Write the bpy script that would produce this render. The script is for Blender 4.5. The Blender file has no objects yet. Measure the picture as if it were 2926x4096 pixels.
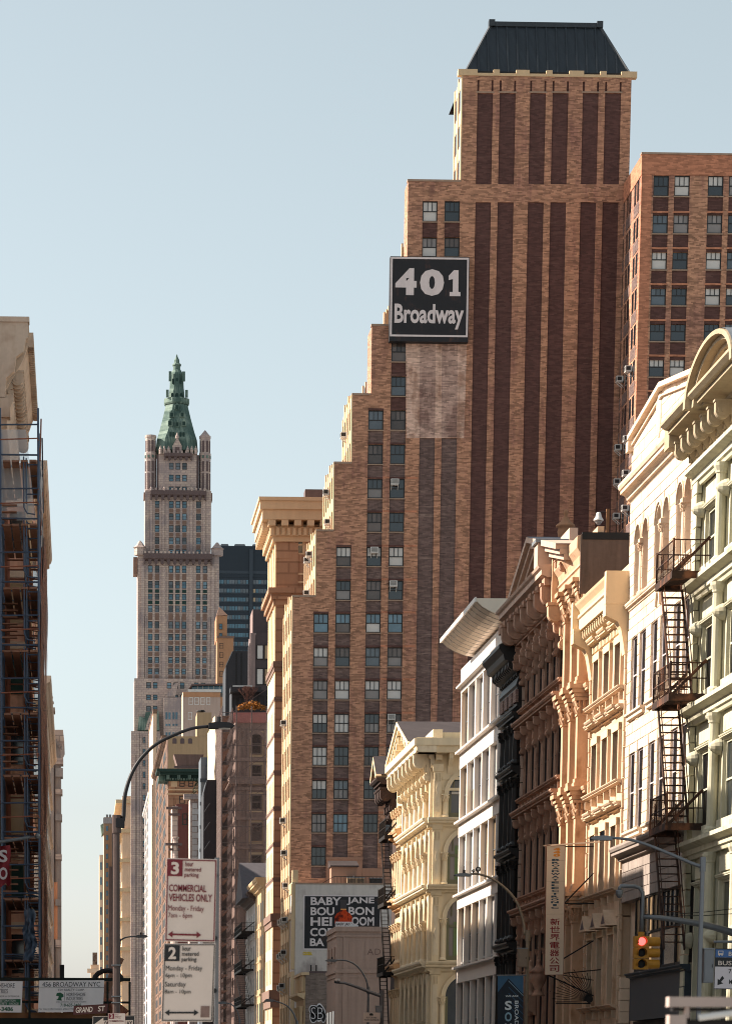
import bpy, math, random
from math import sin, cos, pi, radians
from mathutils import Matrix, Vector
RN = random.Random(11)
S = bpy.context.scene; COL = S.collection
# ------------------------------------------------------------------ camera
W_, H_, F = 2926.0, 4096.0, 12000.0
CAMZ = 1.7
yaw, rol = math.atan(400/F), 0.004
pit = math.atan(0.1465)
fwd = Vector((sin(yaw)*cos(pit), cos(yaw)*cos(pit), -sin(pit)))
r0 = Vector((cos(yaw), -sin(yaw), 0)); u0 = r0.cross(fwd)
rgt = r0*cos(rol)+u0*sin(rol); upv = u0*cos(rol)-r0*sin(rol)
ydir = Vector((0, 1, 0))
PPX = 310-F*ydir.dot(rgt)/ydir.dot(fwd)
PPY = 4300+F*ydir.dot(upv)/ydir.dot(fwd)
CAM = Vector((0, 0, CAMZ))
cd = bpy.data.cameras.new('camera'); cam = bpy.data.objects.new('camera', cd); COL.objects.link(cam)
S.camera = cam
cam.matrix_world = Matrix.Translation(CAM) @ Matrix((rgt, upv, -fwd)).transposed().to_4x4()
cd.sensor_fit = 'HORIZONTAL'; cd.sensor_width = 36; cd.lens = F*36/W_
cd.shift_x = (W_/2-PPX)/W_; cd.shift_y = (PPY-H_/2)/W_
cd.clip_start = 0.5; cd.clip_end = 8000
cd.dof.use_dof = True; cd.dof.focus_distance = 230; cd.dof.aperture_fstop = 20
S.render.resolution_x = 731; S.render.resolution_y = 1024
# ------------------------------------------------------------------ sky, sun, exposure
SUN_EL, SUN_AZ = radians(34), radians(13)   # azimuth: ahead of the street's left-hand side
sd = Vector((-cos(SUN_EL)*cos(SUN_AZ), cos(SUN_EL)*sin(SUN_AZ), sin(SUN_EL)))
wd = bpy.data.worlds.new('World'); S.world = wd; wd.use_nodes = True
nt = wd.node_tree; bg = nt.nodes['Background']
sky = nt.nodes.new('ShaderNodeTexSky'); sky.sky_type = 'NISHITA'; sky.sun_disc = False
sky.sun_elevation = SUN_EL; sky.sun_rotation = math.atan2(sd.x, sd.y)
sky.altitude = 10; sky.air_density = 1.0; sky.dust_density = 1.2; sky.ozone_density = 1.0
hs = nt.nodes.new('ShaderNodeHueSaturation'); hs.inputs['Saturation'].default_value = 0.43
hs.inputs['Hue'].default_value = 0.464
nt.links.new(sky.outputs[0], hs.inputs['Color']); nt.links.new(hs.outputs[0], bg.inputs[0])
bg.inputs[1].default_value = 0.0765
sl = bpy.data.lights.new('sun', 'SUN'); so = bpy.data.objects.new('sun', sl); COL.objects.link(so)
sl.energy = 5.0; sl.angle = radians(0.53); sl.color = (1.0, 0.875, 0.745)
so.rotation_euler = sd.to_track_quat('Z', 'Y').to_euler(); so.location = (-60, 40, 120)
vs = S.view_settings; vs.view_transform = 'Standard'; vs.look = 'None'; vs.gamma = 1; vs.exposure = 1.2
S.cycles.max_bounces = 7; S.cycles.filter_width = 1.05
# ------------------------------------------------------------------ helpers
def ray(px, py): return rgt*((px-PPX)/F)+upv*((PPY-py)/F)+fwd
def atY(px, py, Y):
    d = ray(px, py); return CAM+d*(Y/d.y)
def atX(px, py, X):
    d = ray(px, py); return CAM+d*(X/d.x)
class MB:
    def __init__(s): s.v = []; s.f = []; s.T = None
    def add(s, vs, fs):
        n = len(s.v)
        s.v += [tuple(s.T @ Vector(p)) for p in vs] if s.T else [tuple(p) for p in vs]
        s.f += [tuple(i+n for i in f) for f in fs]; return s
    def box(s, x0, x1, y0, y1, z0, z1):
        return s.add([(x0,y0,z0),(x1,y0,z0),(x1,y1,z0),(x0,y1,z0),(x0,y0,z1),(x1,y0,z1),(x1,y1,z1),(x0,y1,z1)],
                     [(0,3,2,1),(4,5,6,7),(0,1,5,4),(1,2,6,5),(2,3,7,6),(3,0,4,7)])
    def ext(s, poly, ax, a, b):
        # poly in the two other axes (in xyz order), extruded along axis ax from a to b
        n = len(poly)
        def P(q, t):
            return (t, q[0], q[1]) if ax == 'x' else (q[0], t, q[1]) if ax == 'y' else (q[0], q[1], t)
        vs = [P(q, a) for q in poly]+[P(q, b) for q in poly]
        fs = [tuple(range(n)), tuple(range(2*n-1, n-1, -1))]+[(i, i+n, (i+1) % n+n, (i+1) % n) for i in range(n)]
        return s.add(vs, fs)
    def cyl(s, p, q, r, n=8, r2=None):
        p, q = Vector(p), Vector(q); d = (q-p).normalized(); r2 = r if r2 is None else r2
        a = d.orthogonal().normalized(); b = d.cross(a)
        vs = [p+(a*cos(2*pi*i/n)+b*sin(2*pi*i/n))*r for i in range(n)]+[q+(a*cos(2*pi*i/n)+b*sin(2*pi*i/n))*r2 for i in range(n)]
        return s.add(vs, [tuple(range(n-1, -1, -1)), tuple(range(n, 2*n))]+[(i, (i+1) % n, (i+1) % n+n, i+n) for i in range(n)])
    def tube(s, pts, r, n=8):
        pts = [Vector(p) for p in pts]; rings = []; k0 = len(pts)
        rr = r if isinstance(r, (list, tuple)) else [r]*k0
        a = None
        for i, p in enumerate(pts):
            d = (pts[min(i+1, k0-1)]-pts[max(i-1, 0)]).normalized()
            a = d.orthogonal().normalized() if a is None else (a-d*a.dot(d)).normalized()
            b = d.cross(a); rings += [p+(a*cos(2*pi*j/n)+b*sin(2*pi*j/n))*rr[i] for j in range(n)]
        fs = [(i*n+j, i*n+(j+1) % n, (i+1)*n+(j+1) % n, (i+1)*n+j) for i in range(k0-1) for j in range(n)]
        fs += [tuple(range(n-1, -1, -1)), tuple(range((k0-1)*n, k0*n))]
        return s.add(rings, fs)
    def bar(s, p, q, w, h=None):   # square bar between two points
        p, q = Vector(p), Vector(q); d = (q-p).normalized(); h = h or w
        a = d.cross(Vector((0, 0, 1)))
        a = a.normalized() if a.length > 1e-4 else Vector((1, 0, 0))
        b = a.cross(d)
        o = [a*w/2+b*h/2, -a*w/2+b*h/2, -a*w/2-b*h/2, a*w/2-b*h/2]
        return s.add([p+i for i in o]+[q+i for i in o], [(3,2,1,0),(4,5,6,7)]+[(i, (i+1) % 4, (i+1) % 4+4, i+4) for i in range(4)])
    def lathe(s, prof, cx=0, cy=0, n=10):
        k = len(prof)
        vs = [(cx+r*cos(2*pi*j/n), cy+r*sin(2*pi*j/n), z) for r, z in prof for j in range(n)]
        fs = [(i*n+j, i*n+(j+1) % n, (i+1)*n+(j+1) % n, (i+1)*n+j) for i in range(k-1) for j in range(n)]
        fs += [tuple(range(n-1, -1, -1)), tuple(range((k-1)*n, k*n))]
        return s.add(vs, fs)
    def wall(s, x0, x1, z0, z1, holes, dep=0.25, y=0.0, cut=None):
        # front sheet at y with rectangular openings and their reveals; cut: rects left out (no reveal)
        cut = cut or []
        hs_ = [(max(a, x0), min(b, x1), max(c, z0), min(d, z1)) for a, b, c, d in holes]
        xs = sorted({x0, x1, *[v for h in hs_+cut for v in h[:2] if x0 < v < x1]})
        zs = sorted({z0, z1, *[v for h in hs_+cut for v in h[2:] if z0 < v < z1]})
        for j in range(len(zs)-1):
            zc = (zs[j]+zs[j+1])/2; st = None
            act = [h for h in hs_+cut if h[2] < zc < h[3]]
            for i in range(len(xs)):
                full = False
                if i < len(xs)-1:
                    xc = (xs[i]+xs[i+1])/2
                    full = not any(h[0] < xc < h[1] for h in act)
                if full and st is None: st = xs[i]
                if not full and st is not None:
                    s.add([(st,y,zs[j]),(xs[i],y,zs[j]),(xs[i],y,zs[j+1]),(st,y,zs[j+1])], [(0,1,2,3)]); st = None
        for a, b, c, d in hs_:
            s.add([(a,y,c),(b,y,c),(b,y,d),(a,y,d),(a,y+dep,c),(b,y+dep,c),(b,y+dep,d),(a,y+dep,d)],
                  [(0,4,5,1),(1,5,6,2),(2,6,7,3),(3,7,4,0)])
        return s
    def mesh(s, name, mat=None, smooth=False):
        m = bpy.data.meshes.new(name); m.from_pydata(s.v, [], s.f)
        m.materials.append(mat)
        if smooth: m.polygons.foreach_set('use_smooth', [True]*len(m.polygons))
        m.update(); return m
def arch(cx, z0, w, h, n=8, flat=1.0):   # outline of a round-headed opening, counter-clockwise
    r = w/2; zc = z0+h-r*flat
    return [(cx-r, z0), (cx+r, z0)]+[(cx+r*cos(pi*i/n), zc+r*flat*sin(pi*i/n)) for i in range(n+1)]
def link(o, parent=None):
    COL.objects.link(o); o.parent = parent; return o
def tag(o, label, cat, group=None, kind=None):
    if label: o['label'] = label
    if cat: o['category'] = cat
    if group: o['group'] = group
    if kind: o['kind'] = kind
    return o
class Thing:
    def __init__(s, name, label, cat, O, deg=0, group=None):
        s.O = Vector(O); s.a = radians(deg)
        s.e = link(bpy.data.objects.new(name, None)); s.e.location = s.O; s.e.rotation_euler = (0, 0, s.a)
        s.e.empty_display_size = 0.5
        tag(s.e, label, cat, group)
        s.u = Vector((cos(s.a), sin(s.a), 0)); s.w = Vector((-sin(s.a), cos(s.a), 0))
    def p(s, px, py, y=0.0):       # photo pixel -> local (x, z) on the plane local y = y
        d = ray(px, py); t = ((s.O-CAM).dot(s.w)+y)/d.dot(s.w)
        q = CAM+d*t-s.O; return q.dot(s.u), q.z
    def X(s, px, py=3000, y=0.0): return s.p(px, py, y)[0]
    def Z(s, px, py, y=0.0): return s.p(px, py, y)[1]
    def rect(s, a, b, c, d, y=0.0):  # px left, right, top, bottom -> x0,x1,z0,z1
        m = (c+d)/2; k = (a+b)/2
        return s.X(a, m, y), s.X(b, m, y), s.Z(k, d, y), s.Z(k, c, y)
    def part(s, name, mb, mat, parent=None, label=None, kind=None, smooth=False):
        m = mb.mesh(name, mat, smooth) if isinstance(mb, MB) else mb
        o = link(bpy.data.objects.new(name, m), parent or s.e)
        if label: o['label'] = label
        if kind: o['kind'] = kind
        return o
    def inst(s, name, mesh, loc, mat=None, parent=None, rz=0, sc=None):
        o = link(bpy.data.objects.new(name, mesh), parent or s.e); o.location = loc
        if rz: o.rotation_euler = (0, 0, rz)
        if sc: o.scale = sc
        if mat: o.material_slots[0].link = 'OBJECT'; o.material_slots[0].material = mat
        return o
def solo(name, mb, mat, label, cat, loc=(0,0,0), deg=0, group=None, smooth=False):
    o = link(bpy.data.objects.new(name, mb.mesh(name, mat, smooth) if isinstance(mb, MB) else mb))
    o.location = loc; o.rotation_euler = (0, 0, radians(deg)); tag(o, label, cat, group); return o
# ------------------------------------------------------------------ lettering
_txt = {}
def text_mesh(s, bold=0.0, mat=None, shear=0.0):
    k = (s, bold, shear)
    if k not in _txt:
        c = bpy.data.curves.new('lettering', 'FONT'); c.body = s; c.size = 1; c.offset = bold; c.extrude = 0.004
        c.resolution_u = 3; c.shear = shear
        o = bpy.data.objects.new('lettering', c)
        m = bpy.data.meshes.new_from_object(o); bpy.data.objects.remove(o)
        xs = [v.co.x for v in m.vertices]; ys = [v.co.y for v in m.vertices]
        _txt[k] = ([((v.co.x-min(xs))/(max(xs)-min(xs)), (v.co.y-min(ys))/(max(ys)-min(ys)), v.co.z) for v in m.vertices],
                   [tuple(p.vertices) for p in m.polygons])
    return _txt[k]
def text(th, s, x0, x1, z0, z1, y, mat, bold=0.0, parent=None, rot=0, name='lettering'):
    vs_, fs_ = text_mesh(s, bold)
    mb = MB()
    if rot == 90:    # reads downwards (rotated clockwise)
        mb.add([(x0+(x1-x0)*v, y-d, z1-(z1-z0)*u) for u, v, d in vs_], fs_)
    else:
        mb.add([(x0+(x1-x0)*u, y-d, z0+(z1-z0)*v) for u, v, d in vs_], fs_)
    return th.part(name, mb, mat, parent)
# ------------------------------------------------------------------ materials
def _nodes(name):
    m = bpy.data.materials.new(name); m.use_nodes = True; t = m.node_tree
    return m, t, t.nodes['Principled BSDF']
def plain(name, c, rough=0.6, metal=0.0, spec=0.5):
    m, t, b = _nodes(name); b.inputs['Base Color'].default_value = (*c, 1)
    b.inputs['Roughness'].default_value = rough; b.inputs['Metallic'].default_value = metal
    b.inputs['Specular IOR Level'].default_value = spec
    return m
def stone(name, c, var=0.2, scale=0.6, streak=0.2, rough=0.85, c2=None, mix=0.5, metal=0.0, bump=0.15, fine=6.0, brick=None, spec=0.3, mott=0.0, eff=None):
    """weathered surface: cloudy tone, fine grain, rain streaks; brick=(dark, light, mortar, width, height)"""
    m, t, b = _nodes(name); N = t.nodes; L = t.links
    geo = N.new('ShaderNodeNewGeometry'); sp = N.new('ShaderNodeSeparateXYZ'); L.new(geo.outputs['Position'], sp.inputs[0])
    def M(op, a, b_=None, cl=False):
        n = N.new('ShaderNodeMath'); n.operation = op; n.use_clamp = cl
        for i, q in enumerate((a, b_)):
            if q is None: continue
            if isinstance(q, (int, float)): n.inputs[i].default_value = q
            else: L.new(q, n.inputs[i])
        return n.outputs[0]
    u = M('ADD', sp.outputs[0], sp.outputs[1])
    def V(su, sv):
        n = N.new('ShaderNodeCombineXYZ'); L.new(M('MULTIPLY', u, su), n.inputs[0]); L.new(M('MULTIPLY', sp.outputs[2], sv), n.inputs[1]); return n.outputs[0]
    def noise(vec, sc, det=4, ro=0.6):
        n = N.new('ShaderNodeTexNoise'); n.inputs['Scale'].default_value = sc; n.inputs['Detail'].default_value = det
        n.inputs['Roughness'].default_value = ro; L.new(vec, n.inputs['Vector']); return n.outputs[0]
    n1 = noise(geo.outputs['Position'], scale); n2 = noise(geo.outputs['Position'], fine, 3)
    n3 = noise(V(2.2, 0.16), 1.0, 4)
    if brick:
        bt = N.new('ShaderNodeTexBrick'); L.new(V(1, 1), bt.inputs['Vector'])
        for k, v in (('Color1', brick[0]), ('Color2', brick[1]), ('Mortar', brick[2])): bt.inputs[k].default_value = (*v, 1)
        bt.inputs['Scale'].default_value = 1; bt.inputs['Brick Width'].default_value = brick[3]; bt.inputs['Row Height'].default_value = brick[4]
        bt.inputs['Mortar Size'].default_value = brick[4]*0.09; bt.inputs['Bias'].default_value = brick[5] if len(brick) > 5 else 0.0
        col = bt.outputs[0]
    else:
        rg = N.new('ShaderNodeRGB'); rg.outputs[0].default_value = (*c, 1); col = rg.outputs[0]
    if c2:
        mx = N.new('ShaderNodeMix'); mx.data_type = 'RGBA'
        f = M('MULTIPLY', M('SUBTRACT', n1, 0.5-0.12*(mix-0.5)*2), 5.0); f = M('ADD', f, M('MULTIPLY', M('SUBTRACT', n3, 0.5), 3.0)); f = M('ADD', f, mix, True)
        L.new(f, mx.inputs[0]); L.new(col, mx.inputs[6]); mx.inputs[7].default_value = (*c2, 1); col = mx.outputs[2]
    if eff:   # pale salt bands along the courses
        ne = noise(V(0.22, 2.4), 1.0, 6, 0.7); fe = M('MULTIPLY', M('SUBTRACT', ne, 0.56), 5.0, True); fe = M('MULTIPLY', fe, eff[1])
        me = N.new('ShaderNodeMix'); me.data_type = 'RGBA'; L.new(fe, me.inputs[0]); L.new(col, me.inputs[6]); me.inputs[7].default_value = (*eff[0], 1); col = me.outputs[2]
    v = M('ADD', M('MULTIPLY', M('SUBTRACT', n1, 0.5), var*2.4), M('MULTIPLY', M('SUBTRACT', n2, 0.5), var*1.6))
    v = M('ADD', v, M('MULTIPLY', M('SUBTRACT', n3, 0.5), streak*2.6))
    if mott:
        row = M('FLOOR', M('MULTIPLY', sp.outputs[2], 9.1)); cellv = N.new('ShaderNodeCombineXYZ')
        L.new(M('FLOOR', M('ADD', M('MULTIPLY', u, 2.3), M('MULTIPLY', row, 0.37))), cellv.inputs[0]); L.new(row, cellv.inputs[1])
        wn = N.new('ShaderNodeTexWhiteNoise'); wn.noise_dimensions = '2D'; L.new(cellv.outputs[0], wn.inputs['Vector'])
        v = M('ADD', v, M('MULTIPLY', M('SUBTRACT', wn.outputs[0], 0.5), mott*2.2))
    v = M('MAXIMUM', M('ADD', v, 1.0), 0.15)
    hv = N.new('ShaderNodeHueSaturation'); L.new(col, hv.inputs['Color']); L.new(v, hv.inputs['Value'])
    L.new(hv.outputs[0], b.inputs['Base Color'])
    b.inputs['Roughness'].default_value = rough; b.inputs['Metallic'].default_value = metal; b.inputs['Specular IOR Level'].default_value = spec
    if bump:
        bp = N.new('ShaderNodeBump'); bp.inputs['Strength'].default_value = bump; bp.inputs['Distance'].default_value = 0.03
        L.new(M('ADD', n2, M('MULTIPLY', n3, 0.5)), bp.inputs['Height']); L.new(bp.outputs[0], b.inputs['Normal'])
    return m
def glass(name, c, rough=0.06, spec=0.8, var=0.5):
    m, t, b = _nodes(name); N = t.nodes; L = t.links
    ob = N.new('ShaderNodeObjectInfo'); geo = N.new('ShaderNodeNewGeometry')
    n = N.new('ShaderNodeTexNoise'); n.inputs['Scale'].default_value = 0.9; L.new(geo.outputs['Position'], n.inputs['Vector'])
    a = N.new('ShaderNodeMath'); a.operation = 'ADD'; L.new(ob.outputs['Random'], a.inputs[0]); L.new(n.outputs[0], a.inputs[1])
    mr = N.new('ShaderNodeMapRange'); mr.inputs[1].default_value = 0.2; mr.inputs[2].default_value = 1.6
    mr.inputs[3].default_value = 1-var; mr.inputs[4].default_value = 1+var; L.new(a.outputs[0], mr.inputs[0])
    hv = N.new('ShaderNodeHueSaturation'); hv.inputs['Color'].default_value = (*c, 1); L.new(mr.outputs[0], hv.inputs['Value'])
    L.new(hv.outputs[0], b.inputs['Base Color']); b.inputs['Roughness'].default_value = rough; b.inputs['Specular IOR Level'].default_value = spec
    bp = N.new('ShaderNodeBump'); bp.inputs['Strength'].default_value = 0.04; bp.inputs['Distance'].default_value = 0.05
    n2 = N.new('ShaderNodeTexNoise'); n2.inputs['Scale'].default_value = 0.6; L.new(geo.outputs['Position'], n2.inputs['Vector'])
    L.new(n2.outputs[0], bp.inputs['Height']); L.new(bp.outputs[0], b.inputs['Normal'])
    return m
# ------------------------------------------------------------------ palette
XR = 20.0          # building line on the right of the street
XL = -2.55         # building line on the left
def c8(r, g, b):   # sRGB 0-255 -> linear
    f = lambda v: (v/255/12.92) if v/255 <= 0.04045 else ((v/255+0.055)/1.055)**2.4
    return (f(r), f(g), f(b))
BRK = stone('brick_tan', c8(166,124,100), 0.12, 0.18, 0.14, mott=0.36, c2=c8(136,98,84), mix=0.35, bump=0, fine=3.0)
BRKO = stone('brick_orange', c8(172,116,90), 0.10, 0.3, 0.12, mott=0.24, bump=0, fine=3.0)
BRKD = stone('brick_dark', c8(84,58,54), 0.10, 0.3, 0.10, mott=0.22, eff=(c8(132,104,92), .45), bump=0)
BRKG = stone('brick_greyed', c8(100,82,78), 0.14, 0.3, 0.18, mott=0.26, eff=(c8(160,138,126), .6), bump=0)
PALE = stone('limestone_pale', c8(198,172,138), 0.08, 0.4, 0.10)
PAINT = stone('faded_paint', c8(196,166,150), 0.12, 0.5, 0.12, mott=0.26, c2=c8(150,118,102), mix=0.35, eff=(c8(120,92,82), .4)); PAINT2 = stone('faded_paint_dark', c8(172,144,132), 0.14, 0.5, 0.14, mott=0.3, c2=c8(124,98,90), mix=0.4, eff=(c8(84,64,60), .7))
COP = stone('coping_stone', c8(150,128,112), 0.12, 1.2, 0.2)
SLATE = stone('roof_metal_black', c8(38,45,52), 0.18, 0.3, 0.35, rough=0.5, spec=0.5)
IRON = stone('iron_black', c8(30,27,27), 0.25, 2, 0.2, rough=0.6)
FRM = plain('sash_black', c8(28,27,29), 0.5)
WHT = stone('enamel_white', c8(205,203,200), 0.06, 1.5, 0.10, rough=0.5)
GREYM = stone('galvanised', c8(118,122,126), 0.10, 3, 0.1, rough=0.45, metal=0.3)
SIGNB = stone('sign_black', c8(34,34,38), 0.25, 0.8, 0.1, rough=0.6, c2=c8(70,48,42), mix=0.03)
SIGNW = stone('sign_white', c8(206,196,196), 0.08, 1.2, 0.1, rough=0.6)
G0 = glass('glass_dark', c8(30,36,42)); G1 = glass('glass_slate', c8(72,80,88)); G2 = glass('glass_blue', c8(84,112,128))
G3 = glass('blind_reflect_pale', c8(190,186,182), 0.25, 0.5, 0.12); G4 = glass('blind_reflect_grey', c8(128,122,120), 0.2, 0.5, 0.25)  # pale tones for blinds and for reflections painted into panes
G5 = glass('glass_brown', c8(84,74,70), 0.12, 0.5, 0.5)
GW = glass('glass_warm', c8(150,128,100), 0.15, 0.6, 0.3)
GD = glass('glass_black', c8(22,20,22), 0.3, 0.03, 0.4)
GLS = [G0, G0, G0, G1, G1, G2, G4, G4, G3, G3, G5, G5]  # the pale entries also stand for sky reflected in upper sashes
_u = {}
def unit(mat):
    if mat.name not in _u: _u[mat.name] = MB().box(-.5, .5, -.5, .5, -.5, .5).mesh('block', mat)
    return _u[mat.name]
def bx(th, name, x0, x1, y0, y1, z0, z1, mat, parent=None, label=None):
    o = th.inst(name, unit(mat), ((x0+x1)/2, (y0+y1)/2, (z0+z1)/2), parent=parent, sc=(abs(x1-x0), abs(y1-y0), abs(z1-z0)))
    if label: o['label'] = label
    return o
# ------------------------------------------------------------------ windows: a frame mesh with its panes as children
_wk = {}
def wkit(w, h, st, t, mat):
    k = (round(w, 2), round(h, 2), st, t, mat.name)
    if k in _wk: return _wk[k]
    w, h = k[0], k[1]
    top, bot = [int(c) for c in st.split('/')[0]] if '/' in st else [1, 1], None
    cols_t, cols_b = top
    mb = MB(); d = min(0.12, t*1.6)
    mb.box(-w/2, -w/2+t, 0, d, 0, h).box(w/2-t, w/2, 0, d, 0, h).box(-w/2+t, w/2-t, 0, d, 0, t).box(-w/2+t, w/2-t, 0, d, h-t, h)
    zm = h*0.5 if cols_b else 0
    if cols_b: mb.box(-w/2+t, w/2-t, 0.005, d, zm-t*.45, zm+t*.45)
    pans = []
    def cols(n, z0, z1):
        ww = (w-2*t)/n
        for i in range(n):
            x0 = -w/2+t+i*ww
            if i: mb.box(x0-t*.3, x0+t*.3, 0.01, d*.8, z0, z1)
            pans.append((x0+ww/2, z0, ww, z1-z0))
    cols(cols_t, zm+(t*.45 if cols_b else t), h-t)
    if cols_b: cols(cols_b, t, zm-t*.45)
    fm = mb.mesh('window', mat)
    pm = {}
    res = []
    for x, z, pw, ph in pans:
        q = (round(pw, 3), round(ph, 3))
        if q not in pm: pm[q] = MB().box(-pw/2, pw/2, d*.45, d*.6, 0, ph).mesh('pane', G0)
        res.append((pm[q], x, z))
    _wk[k] = (fm, res); return _wk[k]
def window(th, x0, x1, z0, z1, y, st='11/', t=0.07, mat=None, gl=None, parent=None, one=None, rz=0):
    fm, ps = wkit(x1-x0, z1-z0, st, t, mat or FRM)
    o = th.inst('window', fm, ((x0+x1)/2, y, z0), parent=parent, rz=rz)
    gl = gl or GLS; a = one or RN.choice(gl); b = a if RN.random() < 0.55 else RN.choice(gl)
    hz = ps[0][2]
    for m, x, z in ps:
        th.inst('pane', m, (x, 0, z), a if z == hz else b, parent=o)
    return o
_ac = {}
def ac_unit(loc, deg, label):
    if not _ac:
        _ac['case'] = MB().box(-.36, .36, -.55, .05, 0, .48).mesh('case', WHT)
        g = MB()
        for i in range(6): g.box(-.30, .30, -.565, -.552, .06+i*.065, .09+i*.065)
        g.box(.365, .375, -.5, -.1, .08, .4); g.box(-.375, -.365, -.5, -.1, .08, .4)
        _ac['grille'] = g.mesh('grille', FRM)
        b = MB().bar((-.3, -.5, -.02), (-.3, .03, -.45), .05).bar((.3, -.5, -.02), (.3, .03, -.45), .05).box(-.34, .34, -.54, .03, -.05, -.01)
        _ac['bracket'] = b.mesh('bracket', WHT)
    t = Thing('air_conditioner', label, 'air conditioner', loc, deg, 'window air conditioners')
    for k, m in _ac.items(): t.inst(k, m, (0, 0, 0))
    return t
ORD = ['top', 'second', 'third', 'fourth', 'fifth', 'sixth', 'seventh', 'eighth', 'ninth', 'tenth']
# ------------------------------------------------------------------ ground, road, pavements
ASPH = stone('asphalt', (0.05, 0.05, 0.052), 0.25, 0.5, 0.0); CONC = stone('concrete', (0.30, 0.29, 0.27), 0.15, 0.6, 0.0)
def struct(name, mb, mat):
    o = link(bpy.data.objects.new(name, mb.mesh(name, mat))); o['kind'] = 'structure'; return o
struct('ground', MB().add([(-3000, -500, -.004), (3000, -500, -.004), (3000, 7000, -.004), (-3000, 7000, -.004)], [(0, 1, 2, 3)]), CONC)
struct('road', MB().add([(2.9, -400, 0), (15.6, -400, 0), (15.6, 4000, 0), (2.9, 4000, 0)], [(0, 1, 2, 3)]), ASPH)
for nm, a, b in (('pavement_left', XL-.3, 2.8), ('pavement_right', 15.7, XR+.3)):
    struct(nm, MB().box(a, b, -300, 4000, 0.0, .13), CONC)
struct('kerb', MB().box(2.8, 2.9, -300, 4000, 0.001, .14).box(15.6, 15.7, -300, 4000, 0.001, .14), COP)
mk = MB()
for i in range(60): mk.box(9.2, 9.32, -60+i*9, -57+i*9, .004, .006)
struct('lane_marking', mk, WHT)
# ------------------------------------------------------------------ the stepped brick tower
D4 = atX(1165, 3000, XR).y
T = Thing('brick_tower', 'tall stepped brown brick tower with dark vertical stripes and black mansard roof', 'tower', (XR, D4, 0))
def zt(px, py): return T.Z(px, py)
tiers = [(1165, 2388), (1264, 2125), (1336, 1854), (1408, 1580), (1485, 1303), (1630, 724), (1848, 296)]
xe = [T.X(a, b+120) for a, b in tiers]; xe[0] = 0.0
ze = [T.Z(a+60, b) for a, b in tiers]
xr = T.X(2520, 500); zmax = ze[-1]
cut = [(-5, xe[k+1], ze[k], zmax+5) for k in range(len(tiers)-1)]
# window rows and columns of the left half
rows = [1366, 1504, 1640, 1777, 1914.5, 2049, 2187, 2322, 2453.6, 2589, 2721.4, 2855, 2986.8, 3120.4, 3255.3, 3388]
colsT = {1: (1243+1313-2*1.5)/2*0+1282, 2: 1369, 3: 1490, 4: 1578}
first = {1: 8, 2: 6, 3: 2, 4: 0}
WW, WH = T.X(1608, 2600)-T.X(1548, 2600), T.Z(1578, 2589)-T.Z(1578, 2666)
holes = []; wins = []; spans = []
xc = {k: T.X(v, 2630) for k, v in colsT.items()}; xc[4] = T.X(1578, 2630)
for c in (1, 2, 3, 4):
    for r in range(first[c], 16):
        if r == 15 and c != 1: continue
        zt_ = T.Z(colsT[c], rows[r]); a, b = xc[c]-WW/2, xc[c]+WW/2
        holes.append((a, b, zt_-WH, zt_)); wins.append((a, b, zt_-WH, zt_, r, c))
        zb = T.Z(colsT[c], rows[r+1]) if r < 15 else zt_-WH-1.2
        if r == 14 and c != 1: zb = zt_-WH-4.2
        spans.append((a, b, zb+.05, zt_-WH-.05))
for a0, a1, b0, b1 in ((1689, 1749, 803, 885), (1777, 1838, 803, 885), (1687, 1747, 948, 1026), (1776, 1837, 948, 1026)):
    q = T.rect(a0, a1, b0, b1); holes.append(q); wins.append((*q, 0, 0)); spans.append((q[0], q[1], q[2]-1.4, q[2]-.05))
holes += spans
dark = []
for a0, a1 in ((1897, 1959), (1985.5, 2049), (2106.5, 2169), (2195.5, 2258.5), (2315.5, 2378), (2404, 2467.5)):
    x0, x1 = T.X(a0, 1016), T.X(a1, 1016); k = (a0+a1)/2
    dark.append((x0, x1, 6.0, T.Z(k, 808)))
    dark.append((x0, x1, T.Z(k, 736), T.Z(k, 371)))
grey = []
for a0, a1 in ((1676, 1738), (1764, 1826)):
    grey.append((T.X(a0, 1800), T.X(a1, 1800), 6.0, T.Z(1750, 1752)))
    grey.append((T.X(a0, 1800), T.X(a1, 1800), T.Z(1750, 1750), T.Z(1750, 1380)))
frz = []
for a0, a1, _, _ in [(q[0], q[1], 0, 0) for q in dark[1::2]]:
    frz.append((a0-.02, a0+.16, T.Z(2150, 366), T.Z(2150, 322))); frz.append((a1-.16, a1+.02, T.Z(2150, 366), T.Z(2150, 322)))
holes += dark+grey+frz
T.part('wall', MB().wall(0, xr, 0, zmax, holes, 0.22, 0, cut), BRK)
DEP = [12, 14, 12, 10, 4, 3, 5.6]
bd = MB()
for k in range(len(tiers)):
    x1 = xr if k == len(tiers)-1 else xr
    z0 = 0 if k == 0 else ze[k-1]-.3
    bd.box(xe[k]+.003, x1-.003, .5, DEP[k], z0, ze[k]-.01-.002*k)
    bd.box(xe[k]+.003, xe[k]+.3, .004, .5, z0, ze[k]-.02)
bd.box(xr-.3, xr-.003, .004, .5, 0, zmax-.02)
T.part('core', bd, BRK)
for a, b, c, d in dark: bx(T, 'dark_brick_panel', a, b, .10, .3, c, d, BRKD)
for a, b, c, d in grey: bx(T, 'weathered_brick_panel', a, b, .10, .3, c, d, BRKG)
for a, b, c, d in spans: bx(T, 'spandrel', a, b, .08, .3, c, d, BRKG if c < 62 else BRKD)
for a, b, c, d in frz: bx(T, 'slit_panel', a, b, .12, .3, c, d, BRKD)
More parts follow.
